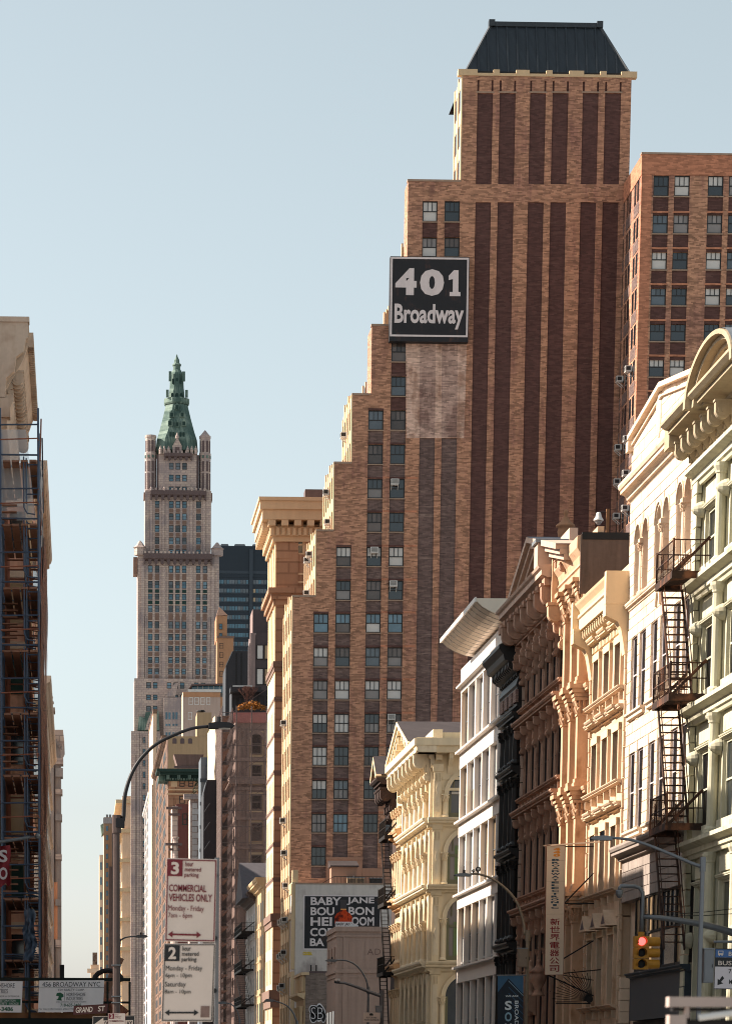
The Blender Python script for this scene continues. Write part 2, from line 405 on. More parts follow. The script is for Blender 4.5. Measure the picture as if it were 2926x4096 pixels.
for i, (a, b, c, d, r, k) in enumerate(wins):
    st = '33/' if r >= 11 else '31/'
    window(T, a, b, c, d, .13, st, .095, one=G3 if (k, r) in ((2, 6), (4, 6), (1, 11)) else (G2 if r == 8 else None))
    bx(T, 'sill', a-.05, b+.05, -.05, .2, c-.10, c-.005, COP)
    if r and k: bx(T, 'lintel_band', a-.02, b+.02, -.012, .15, d+.005, d+.16, BRKD)
# orange patches of newer brickwork at floor lines
for r in range(4, 15):
    z = T.Z(1500, rows[r])
    for a, b in ((xc[3]+WW/2+.02, xc[4]-WW/2-.02), (xc[4]+WW/2+.05, xc[4]+WW/2+1.2)):
        bx(T, 'brick_course', a, b, -.006, .1, z+.02, z+.2, BRKO)
T.part('painted_patch', MB().add([(T.X(a, b), -.008, T.Z(a, b)) for a, b in ((1624, 1752), (1855, 1752), (1866, 1360), (1622, 1360))], [(0, 1, 2, 3)]), PAINT)
for a0, a1 in ((1676, 1738), (1764, 1826)): T.part('painted_patch', MB().add([(T.X(a, b), -.013, T.Z(a, b)) for a, b in ((a0, 1748), (a1, 1748), (a1+3, 1366), (a0+3, 1366))], [(0, 1, 2, 3)]), PAINT2)
# copings
for k in range(len(tiers)):
    x1 = xe[k+1] if k < 6 else xr
    if k < 6: bx(T, 'coping', xe[k]-.06, x1-.01, -.06, .7, ze[k]-.02, ze[k]+.16, COP)
zc = zmax
for px, w in ((1870, 3.2), (1985, 1.0), (2090, 2.2), (2196, 1.0), (2305, 2.4), (2412, 1.0), (2515, 2.6)):
    x = T.X(px, 300); bx(T, 'merlon', x-w/2*.55, x+w/2*.55, -.08, .6, zc-.1, zc+.42, PALE)
bx(T, 'parapet_coping', xe[-1]-.04, xr+.04, -.05, .6, zc-.12, zc+.12, PALE)
for a, b, c, d in dark[1::2]:
    bx(T, 'lintel_band', a-.1, b+.1, -.02, .1, d+.02, d+.14, COP)
# mansard roof with standing seams
xa, xb = T.X(1858, 292), T.X(2530, 300); za = zmax+.1
ya, yb = .5, 12.0
xta, xtb = T.X(1962, 105, 2.5), T.X(2400, 110, 2.5); ztp = T.Z(2180, 104, 2.5)
rf = MB().add([(xa,ya,za),(xb,ya,za),(xb,yb,za),(xa,yb,za),(xta,ya+2,ztp),(xtb,ya+2,ztp),(xtb,yb-2,ztp),(xta,yb-2,ztp)],
              [(0,1,5,4),(1,2,6,5),(2,3,7,6),(3,0,4,7),(4,5,6,7)])
ro = T.part('roof', rf, SLATE)
for i in range(17):
    f = (i+.5)/17; bxx = xa+(xb-xa)*f; tx = max(xta, min(xtb, xa+(xb-xa)*f))
    k = 1.0
    if bxx < xta: k = (bxx-xa)/(xta-xa)
    if bxx > xtb: k = (xb-bxx)/(xb-xtb)
    m = MB().bar((bxx, ya-.03, za), (bxx, ya+2*k-.03, za+(ztp-za)*k), .13, .14)
    T.part('seam', m, SLATE, ro)
m = MB().box(xta-.15, xtb+.15, ya+1.8, ya+2.3, ztp-.1, ztp+.3).box(xta-.2, xta+.35, ya+1.7, ya+2.4, ztp-.1, ztp+.45).box(xtb-.35, xtb+.2, ya+1.7, ya+2.4, ztp-.1, ztp+.45)
T.part('ridge_cap', m, SLATE, ro)
for p, q in (((xa, ya, za), (xta, ya+2, ztp)), ((xb, ya, za), (xtb, ya+2, ztp))): T.part('hip', MB().bar(p, q, .22, .2), SLATE, ro)
T.part('gutter', MB().box(xa-.15, xb+.15, ya-.35, ya, za-.05, za+.22), IRON, ro)
# sunlit street front: pale piers and windows on each setback
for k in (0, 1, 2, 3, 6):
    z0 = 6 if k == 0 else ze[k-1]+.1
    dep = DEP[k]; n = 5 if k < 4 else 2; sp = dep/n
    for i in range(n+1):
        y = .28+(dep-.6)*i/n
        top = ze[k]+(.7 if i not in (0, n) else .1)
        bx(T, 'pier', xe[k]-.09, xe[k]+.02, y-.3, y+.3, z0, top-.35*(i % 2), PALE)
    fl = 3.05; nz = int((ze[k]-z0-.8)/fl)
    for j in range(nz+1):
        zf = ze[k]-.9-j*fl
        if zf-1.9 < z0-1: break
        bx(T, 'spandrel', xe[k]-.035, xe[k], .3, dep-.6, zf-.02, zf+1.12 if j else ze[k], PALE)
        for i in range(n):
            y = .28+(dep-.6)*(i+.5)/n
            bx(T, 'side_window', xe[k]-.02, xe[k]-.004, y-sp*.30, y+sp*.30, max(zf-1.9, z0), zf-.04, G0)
for a0, b0, b1 in ((1607, 976, 1040), (1614, 990, 1040), (1536, 1250, 1310), (1545, 1240, 1310), (1553, 1225, 1310), (1451, 1545, 1590), (1462, 1530, 1590), (1473, 1515, 1590)):
    yy = 6.0; q = T.rect(a0-3, a0+3, b0, b1, yy); bx(T, 'pier', q[0], q[1], yy-.3, yy+.3, q[2]-1.5, q[3], PALE)
# bulkhead stucco at the foot of the wall
# air conditioners
for i, (px, py, yy) in enumerate(((1380, 1738, 5), (1302, 1967, 5), (1314, 2085, 3), (1228, 2238, 7), (1242, 2215, 4), (1228, 2370, 7))):
    x, z = T.p(px, py, yy)
    k = min(range(5), key=lambda j: abs(xe[j]-x)); 
    ac_unit((XR+xe[k]-.1, D4+yy, z-.3), -90, '%s white air conditioner counting down the sunlit stepped edge of the brick tower' % ORD[i])
for i, (px, py, yy) in enumerate(((1141, 2890, 6), (1141, 3280, 6), (1142, 3410, 4), (1150, 3540, 1), (1128, 3688, 8), (1138, 3683, 5), (1148, 3677, 2.5), (1112, 3825, 9), (1126, 3818, 6), (1139, 3808, 3), (1118, 3950, 8), (1133, 3942, 5))):
    z = T.Z(px, py, yy); ac_unit((XR-.1, D4+yy, z-.3), -90, 'white air conditioner on the lower street front of the brick tower, number %d counting downwards' % (i+1) if False else '%s white air conditioner down the lower street front of the brick tower' % (ORD+['eleventh', 'twelfth'])[i])
for i, (c, r) in enumerate(((4, 4), (3, 6), (4, 7), (4, 11))):
    z = T.Z(colsT[c], rows[r]); ac = ac_unit((XR+xc[c]+(-.25 if c == 4 else 0), D4+.1, z-.56), 0, '%s air conditioner set in a window of the dark striped brick wall' % ['topmost', 'second', 'third', 'lowest'][i])
# ------------------------------------------------------------------ painted rooftop sign
q = [T.p(a, b, -.9) for a, b in ((1556, 1364), (1871, 1368), (1873, 1029), (1558, 1024))]
SG = Thing('billboard', 'large black billboard with white border reading 401 Broadway on the brick tower', 'billboard', (XR+q[0][0], D4-.9, q[0][1]))
bw, bh = q[1][0]-q[0][0], q[3][1]-q[0][1]
SG.part('panel', MB().box(0, bw, 0, .85, 0, bh), SIGNB)
fr = MB(); i0, i1 = .22, .16
fr.box(.05, bw-.05, -.03, -.002, .42, .42+i1).box(.05, bw-.05, -.03, -.002, bh-.22, bh-.22+i1).box(.05, .05+i1, -.03, -.002, .42+i1+.001, bh-.221).box(bw-.05-i1, bw-.05, -.03, -.002, .42+i1+.001, bh-.221)
SG.part('border', fr, SIGNW)
def sgx(px): return (px-1557)/315*bw
def sgz(py): return (1366-py)/341*bh
SG_T = lambda s, a, b, c, d, bo: text(SG, s, sgx(a), sgx(b), sgz(d), sgz(c), -.012, SIGNW, bo)
SG_T('4', 1578, 1663, 1072, 1180, .055); SG_T('0', 1676, 1772, 1075, 1182, .055); SG.part('lettering', MB().ext([(sgx(1790)+(sgx(1838)-sgx(1790))*a, sgz(1182)+(sgz(1078)-sgz(1182))*b) for a, b in ((.1, 0), (1, 0), (1, .16), (.82, .16), (.82, 1), (.42, 1), (0, .78), (0, .62), (.36, .66), (.36, .16), (.1, .16))], 'y', -.02, -.005), SIGNW)
SG_T('Broadway', 1576, 1853, 1215, 1316, .028)
# ------------------------------------------------------------------ brick wing on the right
DW = D4*(2505-310)/(2575-310)
WG = Thing('brick_office_block', 'orange brown brick office block with paired sash windows at the right edge', 'office block', (XR, DW, 0))
wx0 = WG.X(2556, 1100); wx1 = WG.X(3150, 1000); wz = WG.Z(2700, 618)
wh = []; ww = []; wsp = []
Wc = (2643, 2726.5, 2861, 2945, 3080)
Wrow = (701, 851, 996, 1140, 1283.5, 1426, 1568, 1710, 1852)
w2, h2 = WG.X(2674, 700)-WG.X(2612, 700), WG.Z(2640, 701)-WG.Z(2640, 783)
for c in Wc:
    x = WG.X(c, 740)
    for i, r in enumerate(Wrow):
        z = WG.Z(c, r); ww.append((x-w2/2, x+w2/2, z-h2, z)); wsp.append((x-w2/2, x+w2/2, z-3.42+.1 if True else 0, z-h2-.05))
WG.part('wall', MB().wall(wx0, wx1, 0, wz, ww+wsp, .22), BRK)
WG.part('core', MB().box(wx0+.003, wx1, .5, 10.2, 0, wz-.02).box(wx0+.003, wx0+.4, .004, .5, 0, wz-.02), BRK)
WG.part('corner_pier', MB().box(wx0-.02, wx0+.9, -.02, .3, 0, wz-1.7), BRKO)
WG.part('parapet', MB().box(wx0-.05, wx1, -.05, .5, wz-1.72, wz), BRKO); WG.part('parapet_coping', MB().box(wx0-.1, wx1, -.12, .6, wz+.002, wz+.16), COP)
WG.part('side_parapet', MB().box(wx0-.05, wx0-.004, .5, 10.2, wz-1.72, wz-.02), BRKO)
for a, b, c, d in ww: window(WG, a, b, c, d, .12, '31/', .095, gl=[G0, G0, G1, G4, G3]); bx(WG, 'sill', a-.05, b+.05, -.05, .2, c-.1, c-.004, COP); bx(WG, 'lintel_band', a-.05, b+.05, -.03, .15, d+.003, d+.16, BRKO)
for a, b, c, d in wsp: bx(WG, 'spandrel', a, b, .08, .3, c, d, BRKD)
for i, y in enumerate((1.2, 2.6, 5.0, 6.4, 8.4)):
    for r in Wrow + (1994, 2136):
        z = WG.Z(2643, r); bx(WG, 'side_window', wx0-.02, wx0+.01, y, y+.9, z-h2, z, G0)
        if i % 2 == 0: bx(WG, 'side_spandrel', wx0-.03, wx0, y-.1, y+2.4, z-h2-1.1, z-h2-.1, BRKG)
for i, (px, py, yy) in enumerate(((2520, 1473, 2.5), (2487, 1514, 7), (2517, 1752, 2.5), (2485, 1788, 7), (2512, 1890, 2.5), (2482, 1925, 7), (2510, 2030, 2.5), (2480, 2062, 7))):
    z = WG.Z(px, py, yy); ac_unit((XR+wx0-.1, DW+yy, z-.3), -90, '%s air conditioner down the shaded side of the orange brick office block' % ORD[i])
# ------------------------------------------------------------------ gothic skyscraper with a green copper spire
TC = stone('terracotta_cream', c8(174,160,152), 0.14, 0.12, 0.16, c2=c8(136,124,124), mix=0.30, brick=(c8(188,170,158), c8(168,150,144), c8(144,128,124), 1.6, 0.7), bump=0)
TCD = stone('terracotta_dark', c8(92,78,78), 0.15, 0.2, 0.2, bump=0)
TCB = stone('terracotta_brown', c8(116,94,84), 0.15, 0.3, 0.1, bump=0)
COPG = stone('copper_green', c8(72,94,88), 0.25, 0.15, 0.35, c2=c8(116,132,122), mix=0.4, bump=0)
COPD = stone('copper_dark', c8(36,58,54), 0.2, 0.3, 0.2, bump=0)
GB = glass('glass_teal', c8(56,92,110), 0.08, 0.7, 0.4)
DWW = 1004.0
O_ = atY(704, 4280, DWW)
K = Thing('gothic_skyscraper', 'cream gothic skyscraper with green copper pyramid roof and spire', 'skyscraper', (O_.x, DWW, 0))
def KX(px, py=2400): return K.X(px, py)
def KZ(py, px=704): return K.Z(px, py)
GK = [GB, GB, GB, G1, G2, G0]
def kwall(name, px0, px1, py0, py1, cols, rws, dep, arched=(), y=0.0, yb=14.0, side=True, tint=None):
    x0, x1, z1, z0 = KX(px0), KX(px1), KZ(py0), KZ(py1); hs_ = []
    for a, b in cols:
        for c, d in rws: hs_.append((KX(a), KX(b), KZ(d), KZ(c)))
    K.part(name, MB().wall(x0, x1, z0, z1, hs_, .5, y), TC)
    K.part('core', MB().box(x0+.02, x1-.02, y+.9, y+yb, z0, z1-.05).box(x0+.02, x0+.6, y+.03, y+.9, z0, z1-.05).box(x1-.6, x1-.02, y+.03, y+.9, z0, z1-.05), TC)
    for h in hs_: window(K, *h, y+.25, '11/', .16, gl=GK)
    return hs_
cs = [(618, 636.5), (674, 693), (700.5, 719), (727, 745.6), (782.5, 802)]
kwall('wall', 579, 842, 1962, 2225, cs, [(2004, 2032), (2053, 2079.5), (2101, 2128.5), (2149.5, 2177), (2197, 2214)], 1)
kwall('wall', 633, 784, 1812, 1962, cs[1:4], [(1848, 1876), (1896.5, 1923), (1944, 1960)], 1, y=1.0, yb=13)
cl = [(591, 609.5), (618, 636), (673, 691), (700, 718), (726, 744), (782, 800), (809, 827)]
kwall('wall', 550, 874, 2222, 2720, cl, [(2267, 2296), (2329, 2359), (2380, 2404), (2426, 2454), (2490, 2519), (2540, 2565), (2587, 2610), (2633, 2657), (2678, 2702)], 1, y=-2.2, yb=17)
kwall('wall', 537, 874, 2720, 4290, [(a-6, b-6) for a, b in cl], [(2735, 2760), (2785, 2806)]+[(2830+48*i, 2852+48*i) for i in range(22)], 1, y=-3.2, yb=18)
# brown panels between windows
for a, b in cs:
    for c, d in ((2032, 2053), (2079.5, 2101), (2128.5, 2149.5), (2177, 2197)):
        bx(K, 'terracotta_panel', KX(a)+.1, KX(b)-.1, -.12, .1, KZ(d)+.25, KZ(c)-.25, TCB)
for a, b in cl:
    for c, d in ((2296, 2329), (2359, 2380), (2404, 2426), (2454, 2490), (2519, 2540), (2565, 2587), (2610, 2633), (2657, 2678), (2702, 2735)):
        bx(K, 'terracotta_panel', KX(a)+.05, KX(b)-.05, -2.3, -2.1, KZ(d)+.3, KZ(c)-.3, COPD if c in (2359, 2404) else TCB)
# vertical ribs
for px in (603, 652, 764, 815):
    bx(K, 'rib', KX(px)-.35, KX(px)+.35, -.35, .1, KZ(2224), KZ(2002), TC)
for px in (570, 655, 763, 850): bx(K, 'rib', KX(px)-.5, KX(px)+.5, -2.6, -2.1, KZ(2720), KZ(2270), TC)
for px in (582, 664, 695, 722, 755, 776, 836): bx(K, 'rib', KX(px)-.22, KX(px)+.22, -2.45, -2.1, KZ(2720), KZ(2470), TC)
# corbelled balconies
def corbel(px0, px1, py0, py1, y, n):
    x0, x1, z1, z0 = KX(px0), KX(px1), KZ(py0), KZ(py1); m = MB(); h = z1-z0
    m.ext([(y+.1, z0+h*.35), (y-1.4, z0+h*.55), (y-1.5, z1), (y+.1, z1)], 'x', x0, x1)
    w = (x1-x0)/n
    for i in range(n):
        c = x0+w*(i+.5)
        m.ext([(c-w*.5, z0+h*.5), (c-w*.5, z0), (c-w*.3, z0+h*.12), (c-w*.2, z0+h*.5)], 'y', y-1.2, y+.1)
        m.ext([(c+w*.2, z0+h*.5), (c+w*.3, z0+h*.12), (c+w*.5, z0), (c+w*.5, z0+h*.5)], 'y', y-1.2, y+.1)
    K.part('balcony', m, TCD)
    for i in range(int((x1-x0)/1.3)):
        bx(K, 'crenel', x0+i*1.3+.2, x0+i*1.3+.75, y-1.45, y-1.2, z1-.05, z1+.7, TC)
corbel(600, 822, 1964, 2003, 0, 9); corbel(655, 765, 1812, 1840, 1.0, 5); corbel(573, 846, 2222, 2266, -2.2, 11)
# pinnacles and turrets
def pinn(px, py0, py1, w, y):
    x, z1, z0 = KX(px), KZ(py0), KZ(py1); h = z1-z0
    K.part('pinnacle', MB().lathe([(w, z0), (w, z0+h*.5), (w*1.25, z0+h*.52), (w*.9, z0+h*.6), (w*.15, z1)], x, y, 6), TC)
pinn(559, 2168, 2226, 1.9, -1.5); pinn(866, 2172, 2226, 1.9, -1.5)
for px in (655, 672, 748, 764, 640, 780): pinn(px, 1782, 1815, .5, .4)
for px in (603, 655, 764, 816): pinn(px, 1950, 1966, .4, -1.2)
for i, px in enumerate((601.5, 818)):
    x = KX(px); r = (KX(842)-KX(796))/2
    z0, z1 = KZ(1964), KZ(1748)
    t_ = K.part('turret', MB().lathe([(r, z0), (r, KZ(1830)), (r*1.03, KZ(1829)), (r*1.03, KZ(1808)), (r*.92, KZ(1800)), (r*.92, z1), (r*1.0, z1+.3), (r*1.0, z1+1.0), (r*.9, z1+1.01)]+([(r*.72, z1+1.4), (.1, KZ(1711))] if i else [(r*.8, z1+1.02)]), x, 3.2, 8), TC)
    for j in range(8):
        a = 2*pi*j/8+pi/8
        if sin(a) > .3: continue
        for (c, d, rr, mt) in ((1757, 1802, .93, TCD), (1840, 1880, 1.01, TCD), (1888, 1952, 1.01, TCD), (1816, 1827, 1.06, COPG)):
            cx, cy = x+cos(a)*r*rr*.93, 3.2+sin(a)*r*rr*.93
            m = MB(); m.T = Matrix.Translation((cx, cy, 0)) @ Matrix.Rotation(a+pi/2, 4, 'Z'); m.box(-.32, .32, -.12, .12, KZ(d), KZ(c))
            K.part('turret_panel', m, mt, t_)
K.part('dark_slot', MB().box(KX(625), KX(634), 1.6, 2, KZ(1960), KZ(1815)).box(KX(784), KX(794), 1.6, 2, KZ(1960), KZ(1815)), TCD)
def KZr(py): return K.Z(704, py, 8.0)
# pyramid roof: square with cut corners, slightly curved
cx = KX(709, 1700); CY = 8.0
def octo(hw, z, ch): return [(cx-hw+ch, CY-hw, z), (cx+hw-ch, CY-hw, z), (cx+hw, CY-hw+ch, z), (cx+hw, CY+hw-ch, z), (cx+hw-ch, CY+hw, z), (cx-hw+ch, CY+hw, z), (cx-hw, CY+hw-ch, z), (cx-hw, CY-hw+ch, z)]
def stackoct(lv):
    m = MB(); vs_ = []
    for hw, z, ch in lv: vs_ += octo(hw, z, ch)
    fs_ = [(i*8+j, i*8+(j+1) % 8, (i+1)*8+(j+1) % 8, (i+1)*8+j) for i in range(len(lv)-1) for j in range(8)]
    return m.add(vs_, fs_+[tuple(range((len(lv)-1)*8, len(lv)*8))])
def hw(px): return (KX(709+px)-KX(709))
roof = K.part('roof', stackoct([(hw(84), KZr(1815), 2.5), (hw(80), KZr(1770), 2.6), (hw(70), KZr(1735), 2.8), (hw(56), KZr(1680), 2.6), (hw(43), KZr(1622), 2.2)]), COPG)
K.part('balcony', stackoct([(hw(46), KZr(1622), 2.3), (hw(50), KZr(1616), 2.5), (hw(50), KZr(1600), 2.5), (hw(46), KZr(1597), 2.3), (hw(40), KZr(1597), 2)]), COPG, roof)
lan = K.part('lantern', stackoct([(hw(31), KZr(1597), 1.2), (hw(30), KZr(1572), 1.2), (hw(28), KZr(1556), 1.4), (hw(26), KZr(1500), 1.4), (hw(24), KZr(1494), 1.4), (hw(14), KZr(1478), .7), (hw(14), KZr(1465), .7), (hw(17), KZr(1463), .8), (hw(17), KZr(1458), .8), (hw(11), KZr(1453), .6), (hw(10), KZr(1440), .5), (hw(4), KZr(1428), .2), (hw(2), KZr(1418), .1)]), COPG, roof)
for sx in (-1, 1):
    for px, a, b in ((38, 1568, 1597), (27, 1492, 1530)):
        K.part('buttress', MB().box(cx+sx*hw(px)-.45, cx+sx*hw(px)+.45, CY-hw(px)-.3, CY-hw(px)+.6, KZr(b), KZr(a)), COPG, roof)
for px, a, b, w, o in ((0, 1517, 1540, 5, 26.5), (-16, 1520, 1541, 3, 26.6), (16, 1520, 1541, 3, 26.6), (0, 1578, 1594, 6, 31.5), (-18, 1578, 1594, 5, 31.5), (18, 1578, 1594, 5, 31.5)):
    K.part('opening', MB().ext(arch(cx+hw(px), KZr(b), 2*hw(w), KZr(a)-KZr(b), 6), 'y', CY-hw(o)-.05, CY-hw(o)+.3), COPD, roof)
def dormer(px, py, w, h, o):
    x, z = cx+hw(px), KZr(py); y = CY-hw(o)
    d = K.part('dormer', MB().ext([(x-w/2, z), (x+w/2, z), (x+w/2, z+h*.7), (x, z+h*1.1), (x-w/2, z+h*.7)], 'y', y-.4, y+2), COPG, roof)
    d2 = MB().box(x-w*.28, x+w*.28, y-.46, y-.41, z+h*.1, z+h*.68); K.part('opening', d2, COPD, roof)
for px, py, o in ((0, 1650, 50), (-21, 1682, 57), (21, 1682, 57), (0, 1722, 66), (-27, 1718, 65), (27, 1718, 65)): dormer(px, py, 1.5, 2.0, o)
for px in (-26, -14, 14, 26): K.part('opening', MB().box(cx+hw(px-4), cx+hw(px+4), CY-hw(78), CY-hw(70), KZr(1768), KZr(1745)), COPD, roof)
g = K.part('gable', MB().ext([(cx-hw(18), KZ(1812)), (cx+hw(18), KZ(1812)), (cx+hw(18), KZ(1782)), (cx, KZ(1748)), (cx-hw(18), KZ(1782))], 'y', .2, 1.0), TC)
K.part('opening', MB().box(cx-hw(9), cx+hw(9), .1, .25, KZ(1808), KZ(1788)), TCD); K.part('finial', MB().lathe([(.5, KZ(1752)), (.6, KZ(1745)), (.05, KZ(1728))], cx, .6, 6), TC)
# sunlit flank: corbel and green mansard of the lower wing
for a, b, c, d, e, f_ in ((533, 549.5, -1, 5, 2300, 2232), (574, 579, 1, 6, 1992, 1968), (842.2, 847, 1, 6, 1998, 1968)): bx(K, 'side_corbel', KX(a), KX(b), c, d, KZ(e), KZ(f_), TCB)
lw = -5.0
K.part('lower_wing', MB().box(K.X(524, 3100, lw), K.X(640, 3100, lw), lw, lw+3, 0, K.Z(580, 2925, lw)).box(K.X(655, 3000, lw-2), K.X(775, 3000, lw-2), lw-2, lw, 0, K.Z(700, 2790, lw-2)), TC)
K.part('lower_gable', MB().ext([(K.X(661, 2790, lw), K.Z(661, 2790, lw)), (K.X(700, 2790, lw), K.Z(700, 2790, lw)), (K.X(712, 2790, lw), K.Z(712, 2735, lw)), (K.X(700, 2790, lw), K.Z(700, 2735, lw))], 'y', lw-1.9, lw-.1), TC)
K.part('mansard', MB().ext([(K.X(550, 2925, lw), K.Z(550, 2922, lw)), (K.X(638, 2925, lw), K.Z(638, 2922, lw)), (K.X(634, 2925, lw), K.Z(634, 2845, lw)), (K.X(582, 2925, lw), K.Z(582, 2850, lw)), (K.X(578, 2925, lw), K.Z(578, 2872, lw)), (K.X(556, 2925, lw), K.Z(556, 2866, lw))], 'y', lw-.3, lw+2.8), COPG)
x_ = K.X(603, 2900, lw)
K.part('dormer', MB().ext([(x_-1.8, K.Z(603, 2920, lw)), (x_+1.8, K.Z(603, 2920, lw)), (x_+1.2, K.Z(603, 2890, lw)), (x_, K.Z(603, 2852, lw)), (x_-1.2, K.Z(603, 2890, lw))], 'y', lw-.7, lw-.2), TC)
K.part('opening', MB().ext(arch(x_, K.Z(603, 2912, lw), 1.4, 1.8, 6), 'y', lw-.75, lw-.68), TCD)
for i in range(20):
    for a, b in ((571, 581), (596, 608), (617, 628)):
        c, d = 2950+i*46, 2974+i*46
        if d > 3900: break
        q = K.rect(a, b, c, d, lw); window(K, q[0], q[1], q[2], q[3], lw-.1, '11/', .14, gl=GK)
for a in (666, 678, 694, 706):
    for c, d in ((2850, 2878), (2896, 2904), (2930, 2950)):
        q = K.rect(a-4, a+4, c, d, lw-2); bx(K, 'narrow_window', q[0], q[1], lw-2.06, lw-1.9, q[2], q[3], GB)
for px in (537, 552, 562, 586, 612): bx(K, 'rib', K.X(px, 3200, lw)-.3, K.X(px, 3200, lw)+.3, lw-.35, lw, 5, K.Z(px, 2935 if px > 545 else 3020, lw), TC)
# ------------------------------------------------------------------ black glass office tower
BLK = stone('anodised_black', c8(36,46,56), 0.08, 0.05, 0.08, rough=0.5, bump=0)
BLK2 = stone('anodised_seam', c8(52,62,72), 0.1, 0.1, 0.05, rough=0.5, bump=0)
o = atY(972, 4280, 1120)
BT = Thing('black_glass_tower', 'flat topped black glass office tower behind the gothic skyscraper', 'tower', (o.x, 1120, 0))
q = BT.rect(860, 1120, 2184, 4290); BT.part('wall', MB().box(q[0], q[1], 0, 25, 0, q[3]), BLK)
z = BT.Z(970, 2184)
for a, b in ((865, 872), (880, 918), (935, 985), (1007, 1055)):
    x0, x1 = BT.X(a, 2180), BT.X(b, 2180); BT.part('roof_unit', MB().ext([(x0, z), (x1, z), (x1-.5, z+1.0), (x0+.5, z+1.0)], 'y', 2, 8), GREYM)
bx(BT, 'rib', BT.X(996, 2400), BT.X(1010, 2400), -.5, 0, 0, z-1, BLK2)
for i in range(12):
    c = 2320+i*35.4; d = c+15.5
    if i == -1: continue
    for a, b, gl in ((862, 994, [GB, GB, G1]), (1011, 1100, [GB, G1, GW, G1] if i < 3 else [GB, GB, G1])):
        n = int((b-a)/11); x0, x1 = BT.X(a, c), BT.X(b, c); wv = (x1-x0)/n
        for k in range(n): bx(BT, 'pane', x0+k*wv+.08, x0+(k+1)*wv-.08, -.04, .2, BT.Z(970, d), BT.Z(970, c), RN.choice(gl))
    bx(BT, 'ledge', BT.X(860, c), BT.X(1120, c), -.12, .2, BT.Z(970, d)-.35, BT.Z(970, d)-.05, BLK2)
for py in (2283, 2298): bx(BT, 'ledge', BT.X(868, py), BT.X(1118, py), -.1, .2, BT.Z(970, py+12), BT.Z(970, py), BLK if py > 2290 else BLK2)
# ------------------------------------------------------------------ facade vocabulary for the old street fronts
def side(name, label, cat, pxl, py=3000, group=None, xr=XR):
    """thing on the right-hand building line; local x runs towards the camera, y into the wall"""
    return Thing(name, label, cat, (xr, atX(pxl, py, xr).y, 0), -90, group)
def moulding(th, name, x0, x1, z, prof, mat, y0=0.0, parent=None):
    """extrude a profile [(projection, height)...] along the front"""
    pl = [(y0+.05, z+prof[0][1])]+[(y0-o, z+h) for o, h in prof]+[(y0+.05, z+prof[-1][1])]
    return th.part(name, MB().ext(pl, 'x', x0, x1), mat, parent)
def prof(d, h):   # stepped classical cornice section
    return [(.05*d, 0), (.12*d, .10*h), (.30*d, .14*h), (.34*d, .30*h), (.55*d, .42*h), (.80*d, .48*h), (.80*d, .66*h), (.90*d, .70*h), (d, .86*h), (d, h)]
def console_mesh(w, h, d, mat):
    n = 10; out = [(0, 0), (-d, 0)]
    r = min(d*.36, h*.28); cy, cz = -(d-r), -r*1.05
    out += [(cy+r*cos(pi+a), cz-r*sin(a)*-1*-1) for a in [i*(pi*.62)/n for i in range(n+1)]] if False else []
    for i in range(n+1):
        a = pi-(-.15)-i*(pi*.8)/n*-1
        out.append((cy+r*cos(a), cz+r*sin(a)*1.0))
    r2 = r*.62; cz2 = -h+r2
    out += [(-d*.30, -h*.62), (-d*.24, -h*.74)]
    for i in range(7):
        a = pi*.75+i*(pi*.75)/6; out.append((-r2*1.0+r2*cos(a), cz2+r2*sin(a)))
    out.append((0, -h))
    m = MB().ext(out, 'x', -w/2, w/2)
    for s_ in (-1, 1):
        for (yy, zz, rr) in ((cy, cz, r*.72), (cy, cz, r*.3), (-r2, cz2, r2*.6)):
            m.cyl((s_*w/2, yy, zz), (s_*(w/2+.025+.02*(rr < r*.5)), yy, zz), rr, 10)
    m.box(-w*.62, w*.62, -d*1.04, .02, -.001, h*.07)
    m.box(-w*.32, w*.32, -d*.40, -d*.2, -h*.68, -h*.45)
    return m.mesh('console', mat)
def column_mesh(r, h, mat, n=10, cap=None):
    c = cap or r*2.6
    m = MB().lathe([(r*1.5, 0), (r*1.5, r*.5), (r*1.25, r*.9), (r, r*1.2), (r*.98, h*.4), (r*.86, h-c), (r*1.05, h-c+.02), (r*.95, h-c+.06), (r*1.2, h-c*.55), (r*1.5, h-c*.12)], 0, 0, n)
    for j in range(8):
        a = 2*pi*j/8
        for k, (rr, zz) in enumerate(((1.08, .78), (1.32, .42))):
            a2 = a+k*pi/8; p = Vector((cos(a2)*r*rr, sin(a2)*r*rr, h-c*zz))
            m.bar(p-Vector((0, 0, c*.14)), p+Vector((cos(a2)*r*.22, sin(a2)*r*.22, c*.16)), r*.42, r*.3)
    m.box(-r*1.55, r*1.55, -r*1.55, r*1.55, h-c*.12, h)
    return m.mesh('column', mat)
def dentils(th, x0, x1, z0, z1, y, d, step, mat, fill=.55, name='dentil_course'):
    m = MB(); n = max(1, int((x1-x0)/step))
    for i in range(n):
        a = x0+(x1-x0)*(i+.5)/n; m.box(a-step*fill/2, a+step*fill/2, y-d, y+.02, z0, z1)
    return th.part(name, m, mat, kind='stuff')
def quoins(th, xc, w, z0, z1, h, mat, out=.07):
    m = MB().box(-w/2, w/2, -out, .02, .02, h-.02); m = m.mesh('quoin', mat)
    n = int((z1-z0)/h)
    for i in range(n): th.inst('quoin', m, (xc+(.08 if i % 2 else 0), 0, z0+i*h))
def body(th, w, h, mat, dep=16, y0=.4, x0=0):
    return th.part('wall', MB().box(x0, x0+w, y0, dep, 0, h), mat)
def glz(th, x0, x1, z0, z1, y, gl=None, t=.05, mat=None, st='11/'):
    return window(th, x0, x1, z0, z1, y, st, t, mat, gl or [GD, GD, G0])
